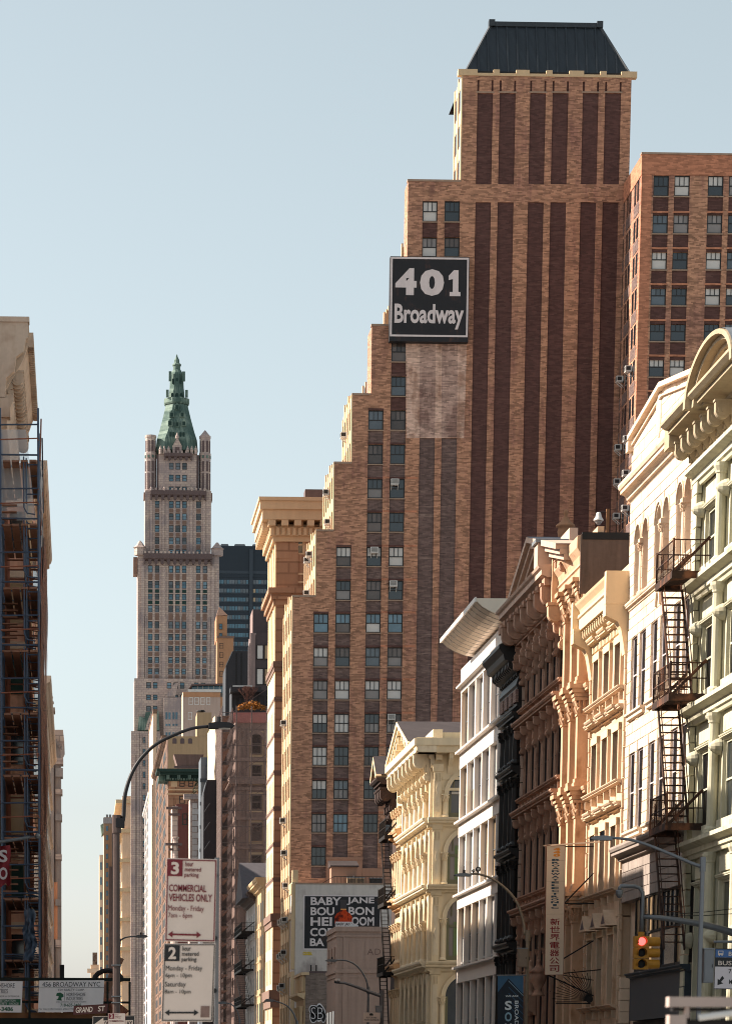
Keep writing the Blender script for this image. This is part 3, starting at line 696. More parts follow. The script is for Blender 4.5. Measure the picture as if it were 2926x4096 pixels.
def ashlar(th, x0, x1, z0, z1, op, rh, bw, mat, y=0, th_=.03, lim=300, topf=None):
    lst = []; z = z0; r = 0
    while z < z1-.05:
        zt_ = min(z+rh, z1); zc = (z+zt_)/2
        iv = [(x0, x1)]
        if topf: a, b = topf(zt_); iv = [(max(x0, a), min(x1, b))]
        for a, b, c, d in op:
            if c < zt_-.01 and d > z+.01:
                nv = []
                for p, q in iv:
                    if b <= p or a >= q: nv.append((p, q)); continue
                    if a > p: nv.append((p, a))
                    if b < q: nv.append((b, q))
                iv = nv
        for p, q in iv:
            if q-p < .06: continue
            cuts = [p]; x = (p//bw)*bw+(bw/2 if r % 2 else 0)
            while x < q:
                if x > p+.18 and x < q-.18: cuts.append(x)
                x += bw
            cuts.append(q)
            for a, b in zip(cuts, cuts[1:]): lst.append((a, b, z, zt_))
        z = zt_; r += 1
    g = .012
    for a, b, c, d in lst[-lim:]: bx(th, 'block', a+g, b-g, y-th_-RN.random()*.006, y+.02, c+g, d-g, mat)
    if len(lst) > lim:
        m = MB()
        for a, b, c, d in lst[:-lim]: m.box(a+g, b-g, y-th_, y+.02, c+g, d-g)
        th.part('blocks', m, mat, kind='stuff')
def archhead(m, cx, w, zs, rise, dep, y=0.0, n=10):
    r = w/2; P = [(cx+r*cos(pi*i/n), zs+rise*sin(pi*i/n)) for i in range(n+1)]; zt_ = zs+rise
    for (a, b), (c, d) in zip(P, P[1:]):
        m.add([(a, y, b), (a, y, zt_), (c, y, zt_), (c, y, d)], [(0, 1, 2, 3)])
        m.add([(a, y, b), (c, y, d), (c, y+dep, d), (a, y+dep, b)], [(0, 1, 2, 3)])
def ring(th, cx, zs, r, t, d, mat, y=0, n=14, name='archivolt', flat=1.0, parent=None):
    m = MB(); P = [(cos(pi*i/n), sin(pi*i/n)*flat) for i in range(n+1)]
    for (a, b), (c, e) in zip(P, P[1:]):
        q = [(cx+a*r, zs+b*r), (cx+a*(r+t), zs+b*(r+t)), (cx+c*(r+t), zs+e*(r+t)), (cx+c*r, zs+e*r)]
        m.ext(q, 'y', y-d, y+.02)
    return th.part(name, m, mat, parent)
_fe = {}
def fire_escape(name, label, O, deg, x0, x1, zs, out, mat, zbot=None, flip=False):
    t = Thing(name, label, 'fire escape', O, deg)
    for i, z in enumerate(zs):
        m = MB(); y = -out
        m.box(x0, x1, y-.04, y+.04, z-.22, z).box(x1-.08, x1, y+.041, -.01, z-.22, z-.001).box(x0, x0+.08, y+.041, -.01, z-.22, z-.001)
        pf = t.part('platform', m, mat)
        n = int((x1-x0)/.14)
        sl_ = MB()
        for k in range(n): sl_.box(x0+.1+k*.14, x0+.15+k*.14, y+.05, -.02, z-.04, z-.005)
        t.part('grating', sl_, mat, pf, kind='stuff')
        rl = MB(); rh = .95
        for zz in (z+rh, z+rh*.5):
            rl.bar((x0, y, zz), (x1, y, zz), .035).bar((x1, y, zz), (x1, 0, zz), .035).bar((x0, y, zz), (x0, 0, zz), .035)
        k = int((x1-x0)/.16)
        for j in range(k+1): rl.bar((x0+(x1-x0)*j/k, y, z), (x0+(x1-x0)*j/k, y, z+rh), .02)
        for j in range(1, int(out/.16)): rl.bar((x1, -j*.16, z), (x1, -j*.16, z+rh), .02); rl.bar((x0, -j*.16, z), (x0, -j*.16, z+rh), .02)
        for xx in (x0, x1): rl.bar((xx, y, z), (xx, y, z+rh+.05), .06)
        t.part('railing', rl, mat, pf)
        br = MB()
        for xx in (x0+.04, x1-.04): br.bar((xx, -.02, z+1.05), (xx, y, z-.1), .05, .09)
        t.part('brace', br, mat, pf)
        zb = zs[i+1] if i+1 < len(zs) else zbot
        if zb is None: continue
        a, b = (x0+.35, x1-.3) if not flip else (x1-.3, x0+.35)
        st = MB(); w0, w1 = -.42, -out+.08
        for yy in (w0, w1):
            st.bar((a, yy, z-.02), (b, yy, zb+.02), .05, .13)
            st.bar((a, yy, z+.8), (b, yy, zb+.85), .03); st.bar((a, yy, z-.05), (a, yy, z+.82), .03); st.bar((b, yy, zb), (b, yy, zb+.86), .03)
        sr = t.part('stair', st, mat)
        nt_ = int((z-zb)/.24)
        tm = MB().box(-.1, .1, w1, w0, -.015, .015).mesh('tread', mat)
        for j in range(1, nt_):
            f = j/nt_; t.inst('tread', tm, (a+(b-a)*f, 0, z+(zb-z)*f), parent=sr)
    return t
# ------------------------------------------------------------------ green cast-iron front at the right edge
GRN = stone('paint_sage', c8(188,184,162), 0.10, 0.9, 0.25, c2=c8(150,142,116), mix=.15); GRNS = stone('paint_stone', c8(166,150,126), 0.16, 1.0, 0.2)
RUST = stone('iron_rusty', c8(58,42,36), 0.3, 1.5, 0.3, c2=c8(110,72,52), mix=0.3)
g = side('cast_iron_building', 'sage green cast iron building with arched pediment at the right edge', 'building', 2777, 2300)
gw = g.X(3110, 2800); gx = lambda px, py=2400, y=0: g.X(px, py, y); gz = lambda px, py, y=0: g.Z(px, py, y)
ztop = gz(2790, 1885); body(g, gw, ztop+1.0, GRN, y0=.5)
quoins(g, .32, .62, 1, ztop, .52, GRN, .14)
bq = gx(2886, 2300); bays_ = [.55, bq, 2*bq-.55, 3*bq-1.1]
colz = [gz(2880, 3330), gz(2880, 2775), gz(2880, 2262), ztop]
floors = [1.0]+colz
cm = {}
for k in range(4):
    z0, z1 = floors[k], floors[k+1]
    if k < 4:
        moulding(g, 'entablature', -.05, gw, z1-.55, [(.06, 0), (.10, .12), (.16, .14), (.16, .30), (.30, .36), (.42, .42), (.42, .55), (.1, .60)], GRN)
        cmh = round(z1-.55-z0-.05, 2)
        cm[k] = MB().lathe([(.24, 0), (.24, .12), (.17, .2), (.17, cmh-.32), (.2, cmh-.3), (.2, cmh-.24), (.26, cmh-.1), (.26, cmh)], 0, 0, 12).mesh('column', GRN)
    for i, x in enumerate(bays_):
        if x > gw: break
        if i: g.inst('column', cm[k], (x+.0, -.10, z0+.05))
        bx(g, 'pier', x-.16, x+.16, .06, .5, z0, z1-.5, GRN)
        w0, w1 = x+.5, x+bq-.55-.5
        bx(g, 'window_head', w0, w1, .10, .5, z1-1.35, z1-.55, GRN); bx(g, 'head_panel', w0+.15, w1-.15, .04, .12, z1-1.2, z1-.72, GRN)
        moulding(g, 'window_cap', w0-.05, w1+.05, z1-1.45, prof(.16, .16), GRN, .1)
        bx(g, 'jamb', w0, w0+.18, .05, .5, z0+.4, z1-1.45, GRN); bx(g, 'jamb', w1-.18, w1, .05, .5, z0+.4, z1-1.45, GRN)
        bx(g, 'sill', w0-.05, w1+.05, -.05, .5, z0+.05, z0+.4, GRN)
        glz(g, w0+.2, w1-.2, z0+.4, z1-1.46, .16, [G4, GD, GD, G0], .07, GRN)
        sh = MB().lathe([(.03, .30), (.16, .24), (.22, .08), (.2, -.06), (.12, -.2), (.03, -.28)], x+1.0, -.16, 10)
        zb_ = z0+.62*(z1-z0)
        sh = MB(); sh.T = Matrix.Translation((x+.42, .02, zb_)) @ Matrix.Rotation(pi/2, 4, 'X'); sh.lathe([(.26, 0), (.25, .08), (.2, .2), (.11, .32), (.02, .38)], 0, 0, 12)
        g.part('rosette', sh, GRN)
# crowning cornice on consoles with a round pediment
zc = ztop; cn = console_mesh(.26, .85, .8, GRNS)
for i in range(7): g.inst('console', cn, (.32+i*1.02, -.02, zc+.78))
bx(g, 'frieze', -.02, gw, -.03, .5, zc, zc+.75, GRNS)
for i in range(6): bx(g, 'frieze_panel', .6+i*1.02, 1.05+i*1.02, -.09, .0, zc+.15, zc+.6, GRNS)
bx(g, 'cornice_end', -.55, .25, -1.0, .45, zc+.7, zc+1.55, GRNS)
moulding(g, 'cornice', .26, gw, zc+.78, prof(1.3, .62), GRNS)
xa9, xb9 = gx(2735, 1640, -1.3), gx(2930, 1425, -1.3); xcp = (xa9+xb9)/2; rp = (xb9-xa9)/2; zp = gz(2738, 1640, -1.3); FLT = .40
def earc(r, k, n=18): return (xcp+r*cos(pi*k/n), zp+(r-rp*.0)*FLT*sin(pi*k/n))
for k, (r_, t_, d0, d1) in enumerate(((rp-.30, .30, -1.35, .4), (rp-.62, .31, -1.15, .4), (rp-.95, .32, -.9, .4))):
    m = MB()
    for i in range(18):
        p1, p2, p3, p4 = earc(r_, i), earc(r_+t_, i), earc(r_+t_, i+1), earc(r_, i+1)
        f_ = lambda p, r9: (p[0], zp+(p[1]-zp)+ (0 if r9 else 0))
        m.ext([p1, p2, p3, p4], 'y', d0, d1)
    g.part('pediment_arch', m, GRNS)
g.part('tympanum', MB().ext([earc(rp-.9, i) for i in range(19)], 'y', -.35, .4), GRNS)
for i in range(7):
    q_ = earc(rp-1.0, 2.2+i*2.25); g.inst('console', cn, (q_[0], -.3, q_[1]+.12), sc=(.8, .65, .45))
g.part('roof', MB().add([(earc(rp, i)[0], y, earc(rp, i)[1]+.03) for i in range(19) for y in (-1.3, 6)], [(2*i, 2*i+2, 2*i+3, 2*i+1) for i in range(18)]), GREYM)
fire_escape('fire_escape', 'rusty black fire escape on the sage green and stone fronts at right', g.O, -90, gx(2768, 2300), gx(2838, 2300),
            [gz(2700, 2275, -1.17), gz(2758, 2722, -1.17), gz(2745, 3258, -1.17)], 1.17, RUST, gz(2690, 3790, -1.17))
# ------------------------------------------------------------------ pale stone building with paired arches
LIM = stone('limestone_cream', c8(210,190,168), 0.08, 0.5, 0.22, c2=c8(186,158,134), mix=0.2, bump=.05)
LIMG = stone('limestone_grey', c8(150,138,130), 0.14, 0.8, 0.3)  # darker, greyer limestone for the arch recesses and lowest storey
s = side('stone_building', 'pale limestone building with paired tall arches and gabled top', 'building', 2505, 2700)
sw = s.X(2777, 2400); sx = lambda px, py=2500, y=0: s.X(px, py, y); sz = lambda px, py, y=0: s.Z(px, py, y)
zcor = sz(2510, 1975); zB0, zB1 = sz(2528, 2853), sz(2528, 2556); zC0, zC1 = sz(2526, 3325), sz(2526, 3012); zA0 = sz(2540, 2397)
wx = [(sx(2528.6), sx(2552)), (sx(2561), sx(2585)), (sx(2606), sx(2631)), (sx(2642), sx(2668)), (sx(2695), sx(2722)), (sx(2733), sx(2760))]
ax = [(sx(2539.4, 2200), sx(2562, 2200), sz(2550, 2104)), (sx(2571.6, 2180), sx(2593, 2180), 0), (sx(2619, 2150), sx(2646, 2150), 0), (sx(2653, 2120), sx(2677, 2120), 0), (sx(2705, 2080), sx(2732, 2080), 0), (sx(2740, 2050), sx(2765, 2050), 0)]
azt = ax[0][2]; op = []; hl = []
for a, b in wx: op += [(a, b, zB0, zB1), (a, b, zC0, zC1)]
hl = list(op)
for a, b, _ in ax: op.append((a, b, zA0, azt)); hl.append((a, b, zA0, azt))
zs0 = sz(2500, 3440); wm = MB().wall(0, sw, zs0, zcor, hl, .34)
for a, b, _ in ax: archhead(wm, (a+b)/2, b-a-.004, azt-.55, .55, .34, .001)
s.part('wall', wm, LIM); s.part('core', MB().box(.01, sw, .36, 16, 0, zcor), LIM)
xpk = sx(2655, 1560); zpk = sz(2650, 1552); zsh = sz(2530, 1758)
gab = [(0, zcor), (sw, zcor), (sw, zsh-.3), (xpk+.1, zpk), (xpk-.1, zpk), (.05, zsh), (0, zsh)]
s.part('gable', MB().ext(gab, 'y', 0, .8), LIM)
def gtop(z):
    if z <= zsh: return (0, sw)
    f = (z-zsh)/(zpk-zsh); return (.05+(xpk-.15)*f, sw-(sw-xpk)*f)
ashlar(s, .02, sw-.02, zcor+.5, zpk-.2, [], .42, 1.0, LIM, 0, .02, 60, gtop)
for p, q in (((0, zsh), (xpk, zpk)), ((xpk, zpk), (sw, zsh-.3))):
    m = MB().bar((p[0], -.06, p[1]+.06), (q[0], -.06, q[1]+.06), .3, .16).bar((p[0], -.03, p[1]-.28), (q[0], -.03, q[1]-.28), .16, .06); s.part('raking_coping', m, LIM)
bx(s, 'corner_block', -.12, .35, -.22, .3, zsh-.45, zsh-.1, LIM)
s.part('medallion', MB().lathe([(.5, 0), (.46, .06), (.3, .12), (.05, .15)], 0, 0, 14), LIM).matrix_basis = Matrix.Translation((sx(2640, 1660), -.0, sz(2640, 1660))) @ Matrix.Rotation(pi/2, 4, 'X') @ Matrix.Diagonal((.75, 1.6, 1, 1))
moulding(s, 'cornice', -.08, sw, zcor-.45, prof(.48, .62), LIM)
moulding(s, 'string_course', -.04, sw, zA0-.32, prof(.2, .28), LIM)
opa = op+[((a+b)/2-.01, (a+b)/2+.01, azt-.5, azt) for a, b, _ in ax]
ashlar(s, .02, sw-.02, zs0+.3, zcor-.45, op, .375, 1.05, LIM, 0, .02, 240)
cpm = column_mesh(.11, azt-.75-zA0, LIM, 10, .28)
for k in range(0, 6, 2):
    xm = (ax[k][1]+ax[k+1][0])/2; s.inst('column', cpm, (xm, .0, zA0)); bx(s, 'impost', xm-.2, xm+.2, -.12, .3, azt-.76, azt-.6, LIM)
    for j in (0, 1):
        a, b, _ = ax[k+j]; ring(s, (a+b)/2, azt-.55, (b-a)/2+.02, .1, .035, LIM, -.02)
        m = MB().box(a+.02, b-.02, .3, .33, zA0, azt-.05); s.part('recess_panel', m, LIMG)
        for i in range(7): bx(s, 'jamb_block', a+.001, a+.012, .02, .3, zA0+.08+i*.39, zA0+.43+i*.39, LIM)
for zz0, zz1 in ((zB0, zB1), (zC0, zC1)):
    for k, (a, b) in enumerate(wx):
        window(s, a+.02, b-.02, zz0, zz1, .065, '11/', .05, SIGNW, [GD])
        if k % 2 == 0: moulding(s, 'sill', a-.15, wx[k+1][1]+.15, zz0-.26, [(.05, 0), (.12, .03), (.12, .14), (.2, .18), (.2, .26)], LIM)
    for i in range(int((zz1-zz0)/.4)):
        for a, b in wx: bx(s, 'jamb_block', a+.001, a+.012, .01, .06, zz0+.03+i*.4, zz0+.39+i*.4, LIM)
ring(s, sx(2636, 2400), sz(2636, 2420), .28, .16, .1, LIM, 0, 14, 'cartouche', 1.6)
# shaded shop front below
moulding(s, 'shop_cornice', -.06, sw, zs0-.1, prof(.5, .55), LIMG)
ashlar(s, .02, sw-.02, sz(2530, 3600), zs0-.12, [], .36, .95, LIMG, 0, .02, 60)
s.part('lower_wall', MB().box(0, sw, .02, .36, sz(2530, 3600), zs0-.05), LIMG)
x0s, x1s = sx(2535, 3700), sx(2762, 3500); z0s, z1s = sz(2540, 3890), sz(2540, 3592)
for i in range(12): bx(s, 'pier_block', .02, .55, -.04, .3, .3+i*.42, .3+i*.42+.40, LIM)
nb = 4
for i in range(nb):
    a, b = x0s+(x1s-x0s)*i/nb, x0s+(x1s-x0s)*(i+1)/nb
    window(s, a+.03, b-.03, z0s, z1s, .02, '31/', .09, IRON, [GW, GW, G1])
bx(s, 'shop_spandrel', x0s, x1s, -.1, .3, sz(2530, 4085), z0s-.25, BLK2)
moulding(s, 'shop_band', x0s-.1, x1s+.1, z0s-.3, prof(.3, .25), BLK2)
bx(s, 'shop_panel', x0s, x1s, .05, .3, 0, sz(2530, 4085)-.02, IRON)
# ------------------------------------------------------------------ narrow tan building
TAN = stone('paint_tan', c8(200,174,148), 0.12, 0.9, 0.28, c2=c8(156,126,100), mix=.15); CRM = stone('paint_cream', c8(214,190,156), 0.05, 0.8, 0.08)
n_ = side('tan_building', 'narrow tan building with three tall windows per floor and cream bracketed cornice', 'building', 2366, 2700)
nw = n_.X(2508, 2700); nx = lambda px, py=2700, y=0: n_.X(px, py, y); nz = lambda px, py, y=0: n_.Z(px, py, y)
ztn = nz(2500, 2560); n_.part('wall', MB().box(0, nw, .4, 16, 0, ztn+3), TAN)
fl = [(nz(2406, 2838), nz(2406, 2640), nz(2362, 2617), nz(2362, 2858)), (nz(2404, 3180), nz(2404, 2975), nz(2362, 2938), nz(2362, 3205)), (nz(2398, 3585), nz(2398, 3340), nz(2358, 3300), nz(2358, 3610)), (nz(2398, 4030), nz(2398, 3760), nz(2355, 3735), nz(2358, 4050))]
wcx = [nw*(.2+.3*i) for i in range(3)]; hwid = .5
for k, (z0, z1, zh, zs_) in enumerate(fl):
    lo = fl[k+1][2]+.35 if k < 3 else 0
    bx(n_, 'spandrel', .25, nw-.25, 0, .4, lo, z0-.02, TAN)
    bx(n_, 'frieze', .25, nw-.25, 0, .4, z1, zh+.3, TAN)
    for i in range(4):
        a = .25 if i == 0 else wcx[i-1]+hwid; b = nw-.25 if i == 3 else wcx[i]-hwid
        bx(n_, 'pier', a, b, 0, .4, z0, z1, TAN)
    for i, x in enumerate(wcx):
        for e in (-1, 1): bx(n_, 'jamb', x+e*(hwid+.12)-.09, x+e*(hwid+.12)+.09, -.12, .02, z0, z1+.3, TAN); None
        bx(n_, 'window_head', x-hwid-.21, x+hwid+.21, -.14, .0, z1+.05, z1+.32, CRM)
        glz(n_, x-hwid+.12, x+hwid-.12, z0, z1-.1, .06, [GD])
        if k == 3:
            m = MB().ext([(x-.72, zh+.02), (x+.72, zh+.02), (x, zh+.62)], 'y', -.42, .1); n_.part('pediment', m, TAN)
            n_.part('pediment_field', MB().ext([(x-.42, zh+.10), (x+.42, zh+.10), (x, zh+.46)], 'y', -.425, -.415), TCD)
        else:
            moulding(n_, 'window_hood', x-.72, x+.72, zh-.02, prof(.42, .36), CRM if k == 0 else TAN)
    if k != 3: moulding(n_, 'hood_band', 0, nw-.1, zh+.02, prof(.3, .26), TAN)
    moulding(n_, 'sill', .05, nw-.1, zs_-.05, prof(.34, .22), TAN)
    for i in range(6): bx(n_, 'sill_bracket', .3+i*(nw-.8)/5, .42+i*(nw-.8)/5, -.22, .0, zs_-.32, zs_-.05, TAN)
quoins(n_, nw-.13, .22, 1, ztn, .55, TAN, .1); quoins(n_, .13, .22, 1, ztn, .55, TAN, .1)
# attic with panels, consoles and a deep cornice
zA = fl[0][2]+.3; zTop = nz(2428, 2262, -.85)
bx(n_, 'attic', 0, nw, -.02, .4, zA, zTop-.6, CRM)
for i in range(3): bx(n_, 'attic_panel', .85+i*1.75, 2.35+i*1.75, -.09, 0, zA+.25, zA+1.15, CRM)
cz = nz(2480, 2395, -.6)
cb = MB().ext([(0, 0), (-.85, 0), (-.85, -.55), (-.7, -.62), (-.42, -.75), (-.28, -1.0), (-.2, -1.4), (-.12, -1.9), (0, -1.95)], 'x', -.3, .3).mesh('end_console', CRM)
for x in (.3, nw-.3): n_.inst('end_console', cb, (x, 0, cz+.2))
moulding(n_, 'cornice', .0, nw, cz+.05, [(.25, 0), (.4, .04), (.62, .08), (.62, .5), (.68, .55), (.68, .65), (.56, .7), (.62, .85), (.76, 1.02), (.8, 1.1), (.72, 1.15)], CRM)
for x in (.05, nw-.3): bx(n_, 'cornice_block', x-.06, x+.32, -.86, .3, cz+.06, cz+1.22, CRM)
cs_ = console_mesh(.14, .5, .5, CRM)
for i in range(15): n_.inst('console', cs_, (.75+i*(nw-1.5)/14, -.02, cz+.04))
dentils(n_, .7, nw-.7, cz-.78, cz-.5, -.02, .12, .3, CRM)
# ------------------------------------------------------------------ orange-tan columned building
ORG = stone('paint_ochre', c8(198,164,134), 0.12, 0.9, 0.28, c2=c8(152,116,88), mix=.15)
o_ = side('columned_building', 'ochre cast iron building with stacked columns and heavy bracketed cornice', 'building', 2268, 2700)
ow = o_.X(2366, 2700); ox = lambda px, py=2700, y=0: o_.X(px, py, y); oz = lambda px, py, y=0: o_.Z(px, py, y)
zt0 = oz(2290, 2380)
o_.part('wall', MB().box(0, ow, .35, 16, 0, oz(2420, 2135)), stone('wall_stained', c8(92,76,68), .25, .6, .6))
o_.part('front', MB().box(0, ow, .1, .345, 0, zt0+1.8), ORG)
quoins(o_, .16, .32, 1, zt0, .6, stone('paint_pink', c8(196,160,132), .06, .8, .1), .1)
lv = [(oz(2300, 2735, -.5), zt0), (oz(2300, 3140, -.5), oz(2300, 2735, -.5)-.02), (oz(2300, 3560, -.5), oz(2300, 3140, -.5)-.02), (2.0, oz(2300, 3560, -.5)-.02)]
cxs = [ow*(.22+.3*i) for i in range(3)]
for k, (z0, z1) in enumerate(lv):
    h = z1-z0-.5
    for x in cxs:
        bx(o_, 'pilaster', x-.22, x+.22, -.38, .12, z0, z1-.52, ORG)
        m = MB().box(x-.3, x+.3, -.48, .1, z0, z0+.14).box(x-.27, x+.27, -.44, .1, z0+.141, z0+.3)
        o_.part('column_base', m, ORG)
        m = MB().box(x-.26, x+.26, -.42, .1, z1-1.2, z1-1.12)
        for j in range(3):
            for q_ in (0, 1):
                m.bar((x-.2+.2*j, -.40-.02*q_, z1-1.1+.26*q_), (x-.2+.2*j+(.03 if j > 1 else -.03), -.5, z1-.88+.26*q_), .13, .05)
                m.bar((x+.23, -.3+.17*j-.05, z1-1.1+.26*q_), (x+.3, -.3+.17*j-.05, z1-.88+.26*q_), .05, .12)
        m.box(x-.32, x+.32, -.52, .1, z1-.62, z1-.5)
        o_.part('capital', m, ORG)
        for (d, a, b) in ((.56, .48, .32), (.64, .318, .16), (.74, .158, .0)): bx(o_, 'entablature_block', x-d*.56, x+d*.56, -d, .1, z1-a, z1-b, ORG)
    moulding(o_, 'entablature', 0, ow, z1-.5, prof(.34, .48), ORG, .1)
    for i in range(2):
        xm = (cxs[i]+cxs[i+1])/2; glz(o_, xm-.42, xm+.42, z0+.3, z1-1.6, .04, [G0, G1], .08, ORG)
        ring(o_, xm, z1-1.5, .42, .14, .14, ORG, .1, 8, 'window_arch', 1.3)
        bx(o_, 'bracket', xm-.5, xm-.3, -.12, .1, z1-2.2, z1-1.9, ORG)
# top cornice, two-stage with dentils, scroll console at the left
zk = oz(2300, 2262, -.5)-1.0
moulding(o_, 'cornice', .2, ow-.05, zk, [(.15, 0), (.25, .08), (.25, .2), (.48, .26), (.48, .75), (.54, .8), (.46, .95), (.52, 1.2), (.68, 1.45), (.68, 1.85), (.64, 1.9)], ORG)
bx(o_, 'cornice_end', .0, .21, -.74, .3, zk-.05, zk+1.95, ORG); bx(o_, 'party_parapet', ow-.04, ow+.06, -.56, 14, zk-.3, zk+1.93, bpy.data.materials['wall_stained'])
dentils(o_, .4, ow-.2, zk+.02, zk+.24, -.25, .22, .26, ORG); dentils(o_, .4, ow-.2, zk-.4, zk-.15, -.1, .22, .22, ORG)
moulding(o_, 'frieze_band', .2, ow-.1, zk-.6, prof(.3, .55), ORG)
o_.inst('console', console_mesh(.4, 1.7, .85, ORG), (.2, -.05, zk+.1))
bx(o_, 'parapet_sheet', ow-.06, ow+.08, -.5, 6, zk+1.72, zk+1.99, IRON)
ur = MB().lathe([(.28, 0), (.2, .12), (.1, .22), (.16, .34), (.3, .55), (.34, .8), (.3, .95), (.42, 1.0), (.4, 1.06), (.22, 1.2), (.1, 1.4), (.08, 1.46), (.12, 1.54), (.05, 1.7)], 0, 0, 14)
qx, qz = o_.p(2258, 2206, .5)
solo('urn', ur, stone('stone_urn', c8(150,110,82), .2, 2, .3), 'carved stone finial urn on the roof behind the ochre cornice', 'urn', (XR+.5, o_.O.y-qx, qz), smooth=True)
# ------------------------------------------------------------------ brown stone building with scrolled brackets
BRN = stone('brownstone_pink', c8(178,142,120), 0.10, 0.7, 0.22, c2=c8(128,96,80), mix=0.22); BRNL = stone('stone_rosy', c8(192,166,148), 0.08, 0.7, 0.25)
HDK = plain('sash_dark_brown', c8(48,36,32), .6)
b_ = side('bracketed_building', 'brownish pink building with triangular pediment and rows of scrolled brackets', 'building', 2092, 2700)
bw_ = b_.X(2268, 2700); bX = lambda px, py=2700, y=0: b_.X(px, py, y); bZ = lambda px, py, y=0: b_.Z(px, py, y)
zft = bZ(2230, 2420)
b_.part('wall', MB().box(0, bw_, .3, 16, 0, zft+1.5), BRN)
lev = [(bZ(2096, 2855), bZ(2093, 2612)), (bZ(2096, 3208), bZ(2090, 2936)), (bZ(2090, 3605), bZ(2085, 3290)), (2.5, bZ(2080, 3680))]
nb_ = 6; bwid = (bw_-1.3)/nb_
cs1 = console_mesh(.24, .95, .42, BRN)
for k, (z0, z1) in enumerate(lev):
    up = lev[k-1][0] if k else zft+.2
    bx(b_, 'spandrel', .4, bw_-.4, -.02, .3, z1+.15, up-.12, BRNL)
    moulding(b_, 'hood', .1, bw_-.25, z1-.02, prof(.55, .42), BRN)
    if z0 > 3:
        moulding(b_, 'sill', .25, bw_-.3, z0-.12, prof(.32, .24), BRN)
        for i in range(13): bx(b_, 'sill_bracket', .5+i*(bw_-1.2)/12-.06, .5+i*(bw_-1.2)/12+.06, -.2, 0, z0-.42, z0-.12, BRN)
    h = z1-z0; clm = column_mesh(.085, h*.74, BRN, 10, .26)
    for i in range(nb_+1):
        x = .65+i*bwid
        bx(b_, 'pier', x-.16, x+.0, .02, .32, z0+.1, z1, BRN); bx(b_, 'mullion', x+.0, x+.1, -.02, .32, z0+.1, z1, BRN)
        b_.inst('console', cs1, (x, -.02, z1))
        if i < nb_:
            b_.inst('column', clm, (x+bwid*.5, .12, z0+.1))
            bx(b_, 'window_head', x+.1, x+bwid-.16, .05, .3, z1-.75, z1, BRN)
            glz(b_, x+.1, x+bwid-.16, z0+.1, z1-.75, .08, [GD], .04, HDK)
quoins(b_, .16, .30, 1, zft, .6, BRNL, .08); quoins(b_, bw_-.16, .30, 1, zft, .6, BRNL, .08)
# big scrolled bracket frieze, cornice and pediment
bx(b_, 'frieze', 0, bw_, -.04, .3, zft-.2, zft+2.6, BRNL)
zcn = bZ(2150, 2388, -.8); cs2 = console_mesh(.34, 1.5, 1.05, BRN); cs3 = console_mesh(.3, 1.0, .5, BRN)
for i in range(7):
    x = .5+i*(bw_-1.0)/6; b_.inst('console', cs2, (x, -.04, zcn)); b_.inst('console', cs3, (x, -.04, zcn-1.5)); bx(b_, 'console_block', x-.36, x+.36, -1.0, 0, zcn+.005, zcn+.3, BRN)
moulding(b_, 'cornice', -.1, bw_, zcn+.3, [(.9, 0), (1.0, .05), (1.15, .1), (1.15, .3), (1.25, .36), (1.3, .45), (1.0, .5)], BRNL)  # paler stone carries the sky light on this cornice in its colour
zb = zcn+.76; xl, xr_ = bX(2062, 2420, -1.0), bX(2262, 2250, -1.0); zap = bZ(2125, 2162, -1.0); xm = bX(2125, 2170, -1.0)
xl, xr_, xm = bX(2050, 2420, -1.0), bX(2238, 2245, -1.0), bX(2122, 2165, -1.0)
zap = bZ(2122, 2160, -1.0)
m = MB().ext([(xl+.7, zb), (xr_-.7, zb), (xm, zap-.6)], 'y', -.25, .3); b_.part('tympanum', m, BRN)
for p, q in (((xl-.1, zb), (xm, zap)), ((xr_+.1, zb), (xm, zap))):
    for w_, hh, off, yc in ((1.5, .22, 0, -.45), (1.25, .2, -.24, -.4), (1.0, .22, -.46, -.36)):
        m = MB(); m.bar((p[0], yc, p[1]+.1+off*.9), (q[0], yc, q[1]+off), w_, hh); b_.part('raking_cornice', m, BRNL)  # sky light on the raking fascia painted in with the paler stone
for i in range(5):
    f = .15+.17*i
    for e in (0, 1):
        x = xl+.6+(xm-xl-.6)*f if e == 0 else xr_-.6-(xr_-.6-xm)*f
        b_.inst('console', cs3, (x, -.25, zb+(zap-zb)*f-.55), sc=(1, 1, .75))
SLT = stone('slate_grey', c8(112,110,116), .12, .8, .2, rough=.6)
m = MB().add([(xm, -1.2, zap+.13), (xm, 9, zap+.13), (xr_+.2, 9, zb+.15), (xr_+.2, -1.2, zb+.15), (xl-.2, 9, zb+.15), (xl-.2, -1.2, zb+.15)], [(0, 1, 2, 3), (1, 0, 5, 4)]); b_.part('roof', m, SLT)
bx(b_, 'gutter_box', bw_-1.1, bw_-.15, -1.3, 1.2, zb, zb+.9, BRNL); bx(b_, 'flashing', bw_-1.2, bw_-.05, -1.4, 1.3, zb+.905, zb+1.05, GREYM)
bx(b_, 'scroll_end', -.5, .1, -1.1, 0, zcn-.2, zcn+.25, BRN)
# balustrade and urns near the street
zbl = bZ(2100, 3985); moulding(b_, 'balustrade', -.2, 5.5, zbl-.9, prof(.8, 1.2), BRN)
for i, px in enumerate((2118, 2150)):
    qx, qz = b_.p(px, 3985, -.6); uu = solo('urn', MB().lathe([(.3, 0), (.22, .1), (.12, .25), (.32, .6), (.36, .85), (.3, .95), (.38, 1.0), (.2, 1.15), (.06, 1.35), (.1, 1.42), (.03, 1.52)], 0, 0, 12), BRN,
        ['left', 'right'][i]+' stone urn of the pair on the ledge beside the tall vertical sign', 'urn', (XR-.6, b_.O.y-qx, qz), smooth=True)
